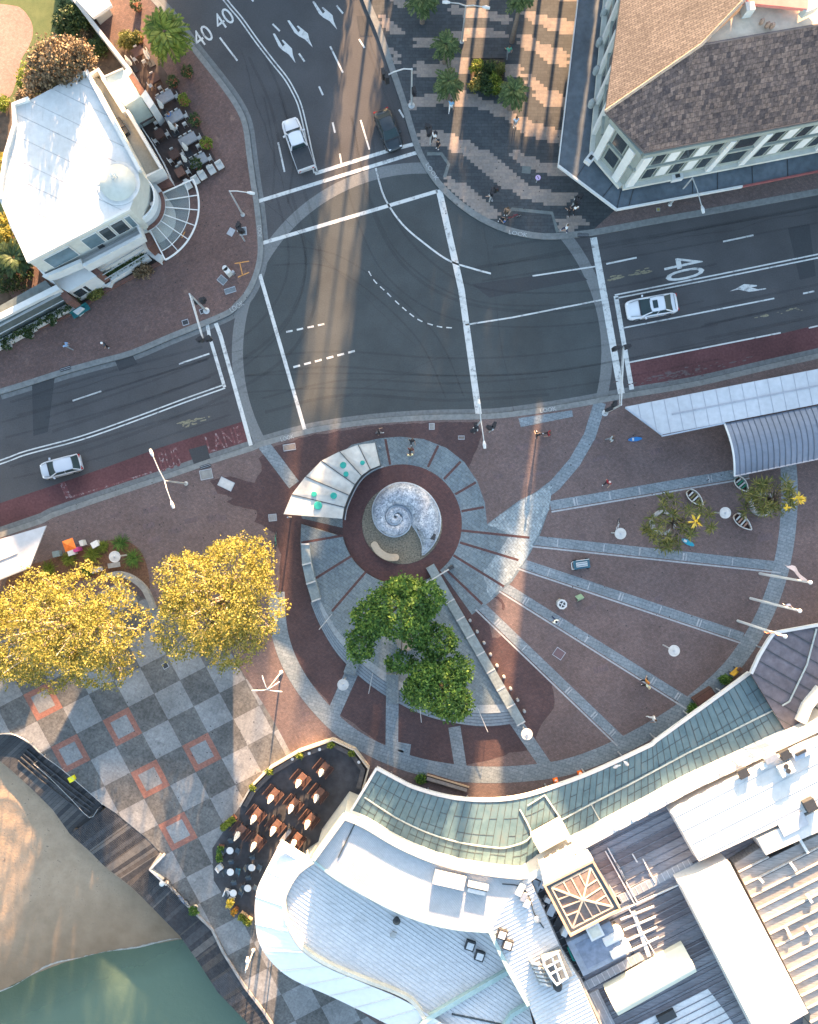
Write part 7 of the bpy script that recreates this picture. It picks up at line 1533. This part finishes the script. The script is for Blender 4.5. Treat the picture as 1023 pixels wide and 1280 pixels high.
simple('sandwich_board', 'pale green folding sign board beside the white litter bin', 'sign', 724, 747, [('board', lambda q: q.box((0, .13, .45), (.6, .03, .9), 0, .28), mat('pale_green', (.20, .30, .20), .7, .2, 4)), ('board', lambda q: q.box((0, -.13, .45), (.6, .03, .9), 0, -.28), MATS['pale_green'])], ZP, .4)
simple('utility_cart', 'teal framed cart with a white striped tray on the open paving', 'cart', 726, 705, [('chassis', B_((0, 0, .4), (1.5, .8, .1)), mat('cart_teal', (.04, .11, .15), .5, .2, 5)), ('tray', B_((0, 0, .52), (1.0, .42, .12)), whitem), ('tray_slat', B_((0, .1, .59), (.95, .05, .03)), MATS['cart_teal']), ('tray_slat', B_((0, -.1, .59), (.95, .05, .03)), MATS['cart_teal']), ('handle', lambda q: q.tube([(-.75, -.35, .45), (-1.0, -.3, .9), (-1.0, .3, .9), (-.75, .35, .45)], .035, 6), whitem), ('side_rail', B_((.1, .4, .62), (1.2, .05, .05)), whitem)] + [('wheel', (lambda sx, sy: lambda q: q.tube([(sx, sy - .05, .18), (sx, sy + .05, .18)], .18, 14))(sx, sy), tyre) for sx in (-.55, .6) for sy in (-.42, .42)], ZP, .14)
simple('surfboard', 'bright blue surfboard lying on the brick paving below the white shelter', 'surfboard', 794, 549, [('board', lambda q: q.prism([(x * .62, s * .2 * math.cos(x * 1.45) ** .6) for x, s in [(-1, 1), (-.7, 1), (-.3, 1), (.2, 1), (.7, 1), (1, 1), (1, -1), (.7, -1), (.2, -1), (-.3, -1), (-.7, -1), (-1, -1)]], .02, .09), mat('surf_blue', (.03, .17, .42), .3, .05, 3)), ('stripe', B_((-.2, 0, .095), (.16, .26, .012)), whitem), ('fin', B_((-.5, 0, .12), (.1, .015, .08)), darkm)], ZP, .1)
simple('market_stall', 'small orange square sunshade with a pink corner at the edge of the mulch bed', 'sunshade', 98, 680, [('canopy', lambda q: q.add([(-.5, -.5, 1.9), (.5, -.5, 1.9), (.5, .5, 1.9), (-.5, .5, 1.9), (0, 0, 2.2)], [(0, 1, 4), (1, 2, 4), (2, 3, 4), (3, 0, 4)]), mat('orange_canvas', (.70, .17, .03), .7, .12, 4)), ('pole', lambda q: q.tube([(0, 0, 0), (0, 0, 2.1)], .03, 8), darkm), ('counter', B_((.0, -.5, .5), (.45, .35, 1.0)), mat('pink_box', (.42, .06, .22), .7, .2, 4)), ('counter', B_((.6, -.1, .4), (.3, .5, .8)), whitem)], ZP, .35)
for px, py, lb, c, rz in ((74, 692, 'grey green bin between the bus shelter and the orange sunshade', (.12, .16, .17), .2), (93, 690, 'pale grey box below the orange sunshade', (.45, .46, .46), .3), (122, 680, 'pale stone block at the top rim of the mulch bed', (.48, .48, .46), .5)):
    simple('storage_box', lb, 'box', px, py, [('body', B_((0, 0, .3), (.6, .5, .6)), mat('box%d' % px, c, .7, .15, 5)), ('lid', B_((0, 0, .62), (.64, .54, .05)), mat('lid%d' % px, mul(c, 1.25), .6, .1, 5)), ('handle', B_((0, -.28, .5), (.25, .04, .04)), darkm)], ZP, rz)
simple('bench', 'pale concrete bench below the round lamp in the mulch bed', 'bench', 145, 706, [('seat', B_((0, 0, .42), (1.1, .45, .1)), conc), ('support', B_((-.35, 0, .2), (.15, .4, .38)), conc), ('support', B_((.35, 0, .2), (.15, .4, .38)), conc)], ZP, .15)
simple('bench', 'grey curved ended bench at the rim of the wide golden tree', 'bench', 124, 712, [('seat', B_((0, 0, .42), (1.0, .4, .1)), steel), ('support', B_((-.35, 0, .2), (.15, .4, .38)), steel), ('support', B_((.35, 0, .2), (.15, .4, .38)), steel)], ZP, .3)
for px, py, l, w, rz, m_, lb in ((258, 593, 1.1, .85, .2, conc, 'pale square utility cover beside the bus lane kerb'), (283, 605, 1.35, .8, -.45, mat('cover_white', (.42, .42, .41), .7, .1, 5), 'white rectangular utility cover on the stained paving'), (341, 647, .7, .6, .1, mat('cover_mid', (.22, .22, .22), .7, .2, 5), 'grey utility cover left of the stage roof'), (362, 559, 1.1, .55, .15, mat('cover_tan', (.22, .18, .15), .7, .2, 5), 'tan utility cover beside the kerb above the stage roof'), (540, 533, .45, .55, 0, conc, 'small pale cover on the kerb side paving above the shell'), (577, 547, .55, .3, 0, mat('cover_brown', (.16, .13, .11), .7, .2, 5), 'small brown cover near the middle kerb'), (289, 290, .5, .65, -.5, steel, 'steel service lid on the left footpath, upper one'), (304, 289, .6, .7, .1, mat('cover_blue', (.15, .17, .18), .6, .2, 5), 'blue grey service lid beside the pedestrian signal post'), (278, 350, .75, .6, -.7, MATS['cover_blue'], 'blue grey service lid left of the white cabinet'), (288, 363, 1.0, .45, .3, MATS['cover_blue'], 'long service lid below the white cabinet'), (232, 403, .55, .45, .3, darkm, 'dark drain lid near the left kerb'), (253, 389, .4, .4, .4, darkm, 'small dark lid behind the left traffic mast'), (823, 262, .3, .3, 0, mat('cover_yellow', (.38, .30, .10), .7, .1, 5), 'small yellow rimmed lid below the dark awning'), (207, 832, .5, .5, .5, darkm, 'dark square lid on the chequered slabs below the golden trees'), (699, 817, .9, .8, -.6, mat('cover_brick', (.13, .085, .09), .8, .1, 5), 'brick filled square cover on the open paving')):
    simple('utility_cover', lb, 'cover', px, py, [('frame', (lambda l, w: lambda q: q.strip([(-l / 2, -w / 2), (l / 2, -w / 2), (l / 2, w / 2), (-l / 2, w / 2)], .07, 0, .022, closed=True))(l, w), steel), ('lid', (lambda l, w: lambda q: q.box((0, 0, .008), (l - .06, w - .06, .022)))(l, w), m_)], ZP + .012, rz, 'utility covers in the paving')
for px, py, lb in ((257, 583, 'black kerb drain opening beside the bus lane'), (82, 461, 'black kerb drain opening on the left road'), (729, 294, 'black kerb drain opening at the right end of the promenade')): simple('drain_grate', lb, 'drain', px, py, [('grate', B_((0, 0, 0), (1.0, .35, .03)), darkm), ('bar', B_((0, .09, .02), (.95, .03, .015)), steel), ('bar', B_((0, -.06, .02), (.95, .03, .015)), steel)], .135, .3 if px < 500 else .0)
for px, py, lb in ((694.5, 975, 'small orange traffic cone by the left of the canopy gutter'), (725, 966, 'small orange traffic cone further right along the canopy gutter')): simple('traffic_cone', lb, 'cone', px, py, [('cone', lambda q: q.lathe((0, 0, 0), [(.2, .04), (.05, .7)], 14), mat('cone_orange', (.75, .16, .02), .6, .05, 5)), ('base', B_((0, 0, .02), (.46, .46, .04)), MATS['cone_orange']), ('stripe', lambda q: q.lathe((0, 0, .3), [(.15, 0), (.115, .16)], 14), whitem)], ZP, .3, 'orange cones along the canopy')
simple('street_sign', 'round violet faced sign plate low on the promenade paving', 'sign', 670.5, 228, [('plate', lambda q: q.lathe((0, 0, 1.0), [(.24, 0), (.24, .03), (.2, .035)], 22), mat('violet_plate', (.42, .33, .52), .5, .1, 4)), ('symbol', lambda q: q.box((0, 0, 1.042), (.07, .26, .01), .4), darkm), ('post', lambda q: q.tube([(0, 0, 0), (0, 0, 1.0)], .04, 8), galv)], ZP, 0)
simple('yellow_cube', 'bright yellow square stool at the edge of the boardwalk landing', 'stool', 92, 972, [('seat', B_((0, 0, .42), (.55, .48, .06)), mat('bright_yellow', (.75, .66, .02), .5, .05, 4)), ('body', B_((0, 0, .2), (.45, .4, .4)), MATS['bright_yellow'])], ZP, .5)
t = simple('curved_planter', 'white half round planter with green leaves at the boardwalk edge', 'planter', 244.5, 1134, [('pot', lambda q: q.lathe((0, 0, 0), [(.25, 0), (.42, .5), (.45, .55), (.36, .5)], 18), plastic)], ZP, 0); R = np.random.RandomState(110); leaves('foliage', lobe_tips([(0, 0, .6, .38, .38, .3)], 90, R, -.2), lf_g, t, R, 6, .06, (.05, .11))
for k, (px, py, lb) in enumerate(((69, 402, 'white planter pot along the left wing, nearest the teal bench'), (40, 419, 'white planter pot along the left wing, middle one'), (13, 433, 'white planter pot along the left wing, nearest the left edge'))): pot_plant(lb, px, py, 1.1, lf_d, 120 + k, 'white pots along the left wing', plastic, .45)
# small wooden boats used as seats
def boat(px, py, tip, label, m_, m2):
    x, y = W(px, py, .4); tx, ty = W(*tip, .4); L = math.hypot(tx - x, ty - y); a = math.atan2(ty - y, tx - x); t = thing('small_boat', label, 'boat', (0, 0, 0), 'small wooden boats'); st_ = [(-L, .24), (-L * .85, .36), (-L * .5, .46), (-L * .1, .46), (L * .35, .36), (L * .75, .18), (L, .02)]; vs = []
    for xx, w in st_:
        for yy, zz in ((-w, .5), (-w * .8, .15), (0, .02), (w * .8, .15), (w, .5)): vs.append((xx, yy, zz))
    q = MB(); q.add(vs, [(i * 5 + k, i * 5 + k + 1, (i + 1) * 5 + k + 1, (i + 1) * 5 + k) for i in range(6) for k in range(4)] + [(0, 1, 2, 3, 4)]); q.build('hull', m_, t); q = MB(); q.tube([(xx, -w, .5) for xx, w in st_], .05, 6); q.tube([(xx, w, .5) for xx, w in st_], .05, 6); q.build('gunwale', plastic, t)
    for k, xx in enumerate((-.62, -.32, 0, .3)): q = MB(); q.box((L * xx, 0, .42), (.14, .72 - abs(xx) * .3, .05)); q.build('thwart', m2 if k % 2 else plastic, t)
    q = MB(); q.sheet([(xx * .95, w * .8) for xx, w in st_] + [(xx * .95, -w * .8) for xx, w in st_[::-1]], .2); q.build('floorboard', wood_d, t)
    t.location = (x, y, ZP); t.rotation_euler = (0, 0, a)
boat(869, 623, (878, 632), 'small pale boat with green brown boards touching the left olive tree', mat('boat_cream', (.45, .40, .32), .6), mat('thwart_olive', (.16, .14, .06), .7)); boat(927, 606, (934, 614), 'small boat with green boards beneath the curved grey shelter', mat('boat_green', (.26, .33, .30), .6), mat('thwart_green', (.04, .20, .12), .7)); boat(928.5, 653, (938.5, 662), 'small boat with tan boards below the disc lamp', mat('boat_tan', (.50, .40, .33), .6), mat('thwart_tan', (.35, .20, .14), .7))
simple('surfboard', 'teal and white surfboard lying under the left olive tree', 'surfboard', 860, 678, [('board', lambda q: q.prism([(x * .62, s * .22 * math.cos(x * 1.45) ** .6) for x, s in [(-1, 1), (-.7, 1), (-.3, 1), (.2, 1), (.7, 1), (1, 1), (1, -1), (.7, -1), (.2, -1), (-.3, -1), (-.7, -1), (-1, -1)]], .02, .09), mat('surf_teal', (.02, .25, .34), .3, .05, 3)), ('stripe', B_((-.3, 0, .095), (.3, .2, .012)), whitem), ('fin', B_((-.5, 0, .12), (.1, .015, .08)), darkm)], ZP, -.5)
# bicycles
def bicycle(px, py, rz, label, m_):
    t = thing('bicycle', label, 'bicycle', (0, 0, 0), 'parked bicycles')
    for sx in (-.5, .5): q = MB(); q.tube([(sx + .33 * math.cos(a), 0, .34 + .33 * math.sin(a)) for a in np.linspace(0, 2 * PI, 25)], .022, 6, False); w = q.build('wheel', tyre, t); q = MB(); [q.tube([(sx, 0, .34), (sx + .32 * math.cos(a), 0, .34 + .32 * math.sin(a))], .005, 4) for a in np.linspace(0, 2 * PI, 9)[:-1]]; q.build('spokes', steel, w)
    q = MB(); [q.tube([a, b], .022, 6) for a, b in (((-.5, 0, .34), (-.05, 0, .32)), ((-.05, 0, .32), (-.2, 0, .85)), ((-.5, 0, .34), (-.17, 0, .75)), ((-.17, 0, .75), (.36, 0, .82)), ((-.05, 0, .32), (.38, 0, .75)), ((.35, 0, .9), (.5, 0, .34)))]; q.build('frame', m_, t)
    q = MB(); q.tube([(.28, -.28, 1.0), (.36, -.1, .98), (.35, 0, .92), (.36, .1, .98), (.28, .28, 1.0)], .018, 6); q.build('handlebar', darkm, t); q = MB(); q.box((-.22, 0, .89), (.27, .14, .06)); q.build('saddle', darkm, t); t.location = W3(px, py, ZP); t.rotation_euler = (0, 0, rz); return t
bicycle(770, 659, 1.3, 'pale bicycle leaning on the disc lamp left of the olive tree', whitem); bicycle(217, 1107, -.9, 'dark bicycle parked at the notch of the boardwalk, upper one', darkm); bicycle(230, 1121, -.75, 'blue bicycle parked along the boardwalk edge, lower one', mat('bike_blue', (.05, .10, .22), .5)); bicycle(641, 273, .2, 'dark red bicycle beside the seated group on the promenade kerb', mat('bike_red', (.20, .02, .03), .5)); bicycle(346, 675, 1.55, 'green bicycle half hidden under the right golden tree', mat('bike_green', (.05, .25, .18), .5))
bk = MB(); bk.strip(WL([(207, 1066), (190, 1084), (211, 1103)]), .22, ZP, ZP + .42); tag(bk.build('corner_wall', mat('pale_stone', (.50, .46, .42), .8, .2, 4)), 'pale stone corner wall at the notch in the boardwalk', 'wall')
simple('lamp_bollard', 'white topped bollard light inside the boardwalk notch', 'bollard', 207, 1098, [('post', lambda q: q.lathe((0, 0, 0), [(.12, 0), (.12, .8)], 12), darkm), ('globe', lambda q: q.lathe((0, 0, .8), [(.08, 0), (.24, .12), (.24, .25), (.05, .38)], 14), whitem)], ZP)
street_lamp('slim pole lamp at the lower end of the boardwalk kerb', (307, 1216), 3.6, [(309, 1203)], zh=3.5, r=.05)

# ================================================================= people
def skin_mesh(V, E, R):
    me = bpy.data.meshes.new('figure'); me.from_pydata(V, E, []); o = bpy.data.objects.new('figure', me); COL.objects.link(o); md = o.modifiers.new('Skin', 'SKIN'); md.use_smooth_shade = True
    for i, s in enumerate(me.skin_vertices[0].data): s.radius = (R[i], R[i]); s.use_root = (i == 0)
    o.modifiers.new('Sub', 'SUBSURF').levels = 1
    dg = bpy.context.evaluated_depsgraph_get(); out = bpy.data.meshes.new_from_object(o.evaluated_get(dg)); bpy.data.objects.remove(o); return out
def pose(kind):
    J = {'pel': (0, 0, .95), 'wst': (0, .0, 1.10), 'chs': (0, 0, 1.30), 'nck': (0, 0, 1.47), 'hd0': (0, .02, 1.55), 'hd1': (0, .02, 1.63), 'hd2': (0, .01, 1.69)}
    for s, n in ((-1, 'L'), (1, 'R')):
        sw = {'walk': .24 * s, 'stand': .03 * s, 'sit': 0}[kind]
        J['sh' + n] = (s * .17, 0, 1.40); J['el' + n] = (s * .25, -sw * .5 - .03, 1.14); J['wr' + n] = (s * .25, -sw * .9 + .10, .93); J['ha' + n] = (s * .245, -sw * 1.0 + .13, .85)
        J['hp' + n] = (s * .09, 0, .92); J['kn' + n] = (s * .10, sw * .8 + .04, .50); J['an' + n] = (s * .10, sw * 1.2 - .03, .09); J['to' + n] = (s * .11, sw * 1.2 + .13, .035)
        if kind == 'sit': J['kn' + n] = (s * .12, .42, .92); J['an' + n] = (s * .12, .44, .50); J['to' + n] = (s * .12, .6, .46); J['wr' + n] = (s * .18, .25, 1.12); J['ha' + n] = (s * .15, .33, 1.12)
        h = Vector(J['ha' + n]); f = (Vector(J['ha' + n]) - Vector(J['wr' + n])).normalized()
        for k in range(4): J['f%d%s' % (k, n)] = tuple(h + f * (.075 + .012 * (k in (1, 2))) + Vector((.0, (k - 1.5) * .022, 0)))
        J['th' + n] = tuple(h + f * .02 + Vector((-s * .02, .05, 0)))
    return J
RAD = {'pel': .115, 'wst': .105, 'chs': .125, 'nck': .055, 'hd0': .075, 'hd1': .095, 'hd2': .07, 'sh': .065, 'el': .042, 'wr': .030, 'ha': .034, 'hp': .085, 'kn': .055, 'an': .040, 'to': .032, 'f0': .009, 'f1': .009, 'f2': .009, 'f3': .008, 'th': .010}
BONES = [('pel', 'wst'), ('wst', 'chs'), ('chs', 'nck'), ('nck', 'hd0'), ('hd0', 'hd1'), ('hd1', 'hd2')]
for n in 'LR': BONES += [('chs', 'sh' + n), ('sh' + n, 'el' + n), ('el' + n, 'wr' + n), ('wr' + n, 'ha' + n), ('pel', 'hp' + n), ('hp' + n, 'kn' + n), ('kn' + n, 'an' + n), ('an' + n, 'to' + n), ('ha' + n, 'th' + n)] + [('ha' + n, 'f%d%s' % (k, n)) for k in range(4)]
def sub(J, names, grow):
    idx = []; E = []
    for a, b in names:
        for x in (a, b):
            if x not in idx: idx.append(x)
        E.append((idx.index(a), idx.index(b)))
    return skin_mesh([J[i] for i in idx], E, [RAD.get(i, RAD.get(i[:2], .03)) + grow for i in idx])
FIG = {}
for kind in ('walk', 'stand', 'sit'):
    J = pose(kind); top = [('wst', 'pel'), ('wst', 'chs')]; leg = []; shoe = []
    for n in 'LR':
        h = tuple((Vector(J['sh' + n]) + Vector(J['el' + n])) / 2 * .4 + Vector(J['el' + n]) * .6); J['sl' + n] = h; RAD['sl'] = .046
        top += [('chs', 'sh' + n), ('sh' + n, 'sl' + n)]; leg += [('pel', 'hp' + n), ('hp' + n, 'kn' + n), ('kn' + n, 'an' + n)]; shoe.append([('an' + n, 'to' + n)])
    q = MB(); q.lathe((0, -.012, 1.60), [(.088, -.03), (.108, .04), (.095, .10), (.05, .145), (.01, .155)], 14); hm = None
    FIG[kind] = dict(body=sub(J, BONES, 0), shirt=sub(J, top, .018), trousers=sub(J, leg, .014), shoe0=sub(J, shoe[0], .012), shoe1=sub(J, shoe[1], .012))
skinm = mat('skin_tone', (.36, .22, .15), .6, .08, 6)
hair_proto = None
def person(label, px, py, rz, shirt, trous, hair, kind='walk', z=ZP, extra=None, sc=1.0):
    t = thing('person', label, 'person', (0, 0, 0)); F_ = FIG[kind]
    def add(n, me, c, parent=None):
        o = bpy.data.objects.new(n, me); COL.objects.link(o); o.parent = parent or t; key = 'cloth_%02d%02d%02d' % tuple(int(x * 99) for x in c)
        if not me.materials: me.materials.append(None)
        o.material_slots[0].link = 'OBJECT'; o.material_slots[0].material = skinm if n == 'body' else mat(key, c, .85, .1, 8); ORG[o.name] = Vector((0, 0, 0)); return o
    b = add('body', F_['body'], (0, 0, 0)); add('shirt', F_['shirt'], shirt); add('trousers', F_['trousers'], trous); add('shoe', F_['shoe0'], (.6, .6, .6)); add('shoe', F_['shoe1'], (.6, .6, .6))
    q = MB(); q.lathe((0, -.012, 1.60), [(.088, -.03), (.108, .04), (.095, .10), (.05, .145), (.01, .155)], 14); q.build('hair', mat('hair_%02d%02d%02d' % tuple(int(x * 99) for x in hair), hair, .7, .15, 8), t)
    q = MB(); q.box((0, .118, 1.585), (.022, .03, .035)); q.build('nose', skinm, t)
    q = MB(); q.box((.035, .112, 1.62), (.02, .01, .012)); q.build('eye', darkm, t); q = MB(); q.box((-.035, .112, 1.62), (.02, .01, .012)); q.build('eye', darkm, t)
    if extra == 'bag': q = MB(); q.box((0, -.2, 1.25), (.3, .18, .45)); q.build('backpack', mat('backpack_black', (.02, .02, .025), .8), t)
    x, y = W(px, py, z + .9); t.location = (x, y, z); t.rotation_euler = (0, 0, rz); t.scale = (sc,) * 3; return t
BK = (.02, .02, .024); WHT = (.70, .70, .68); NV = (.03, .04, .08); GR = (.2, .21, .22); BR = (.08, .05, .03)
person('person in a white top with dark hair crossing toward the promenade corner', 543, 171, 2.5, WHT, BK, BK, extra='bag')
person('person in black standing close behind the white topped person at the promenade corner', 548, 180, 2.2, BK, BK, BK, 'stand')
person('person in a blue and white outfit walking beside the lower left palm', 564, 131, 3.0, (.20, .38, .55), WHT, BR)
person('person in pale blue standing at the foot of the right palm', 645, 152, 3.3, (.50, .60, .70), GR, BR, 'stand')
person('person in green walking alone in the shaded promenade above the planted bed', 636, 64, .2, (.08, .28, .20), GR, BR)
person('person in white walking near the kerb in the middle of the promenade', 614, 244, 1.2, WHT, GR, BR)
person('person in blue sitting at the promenade kerb ramp', 631, 277, 1.0, (.05, .12, .28), BK, BR, 'sit', ZP - .42)
person('person in tan standing over the seated group at the promenade kerb', 634, 264, 2.8, (.22, .14, .09), BR, BR, 'stand')
person('person in white walking beside a dark coated person under the awning corner', 719, 261, .6, WHT, BK, BR); person('person in a dark coat walking left of the white shirted person by the awning', 713, 263, .5, BK, BK, BK)
person('person in white and navy on the pale paving at the right promenade kerb', 708, 285, 1.5, WHT, NV, BR)
person('person in black walking at the upper rim of the shell apron', 515, 551, 3.3, BK, BK, BK); person('person in a brown jacket on the shell apron, between two others', 514, 562, 3.2, (.10, .03, .03), BK, BR); person('person in a pale yellow top on the shell apron', 513, 569, .2, (.60, .60, .36), GR, BR, 'stand')
person('person in black with white shoes on the brick beside the plaza kerb', 474, 540, -1.2, BK, GR, BK)
person('person in a long black coat left of the person in red on the upper plaza', 673, 543, .3, BK, BK, BK); person('person in a red top walking on the upper plaza', 686, 542, 1.6, (.24, .02, .03), BK, BR)
person('person in a grey top pushing along below the white shelter', 764, 549, -1.4, (.35, .38, .38), GR, BR); person('person in a dark red top and pale cap alone above the paving band', 760, 603, 2.6, (.28, .02, .03), BK, (.55, .42, .38))
person('person in a bright white top walking along the paving band', 694, 776, -2.4, (.78, .78, .66), NV, BK)
person('person with orange hair beside the cream topped person on the lower paving', 808, 851, -.7, (.45, .18, .03), BK, (.35, .13, .02)); person('person in a cream top on the lower right paving', 809, 857, -.7, (.72, .74, .55), BK, (.4, .35, .2))
person('person in white alone near the glass canopy', 817, 898, 2.0, WHT, (.6, .6, .6), BR); person('person in pale blue walking along the left footpath', 84, 432, 1.1, (.25, .38, .58), GR, BR)
person('person in black and white beside the kerb of the left footpath', 131, 431, 2.2, (.05, .07, .09), BK, WHT, 'stand')
person('diner in blue seated at the second grey cloth table', 213, 146, -2.2, (.06, .16, .38), BK, BR, 'sit', ZP - .42); person('diner in white seated at the second grey cloth table', 221, 161, .6, WHT, BK, BR, 'sit', ZP - .42)
# gulls on the glass canopy
def gull(px, py, rz, label):
    x, y = W(px, py, 4.3); t = thing('seagull', label, 'bird', (0, 0, 0), 'gulls on the glass canopy'); q = MB(); q.tube([(-.26, 0, .17), (-.12, 0, .18), (.06, 0, .2), (.16, 0, .26), (.2, 0, .33), (.25, 0, .34), (.31, 0, .33)], [.02, .075, .095, .05, .045, .04, .008], 10); q.build('body', whitem, t, smooth=True)
    for s in (-1, 1): q = MB(); q.tube([(-.26, s * .05, .2), (-.05, s * .09, .22), (.1, s * .07, .22)], [.015, .045, .03], 8); q.build('wing', steel, t, smooth=True); q = MB(); q.tube([(0, s * .04, .14), (0, s * .04, 0), (.06, s * .04, .0)], .01, 5); q.build('leg', MATS['cone_orange'], t)
    t.location = (x, y, 4.24); t.rotation_euler = (0, 0, rz); t.scale = (1.2,) * 3
gull(770, 957, .5, 'white gull perched on the glass canopy, left one'); gull(782, 953, 2.4, 'white gull perched on the glass canopy, right one')
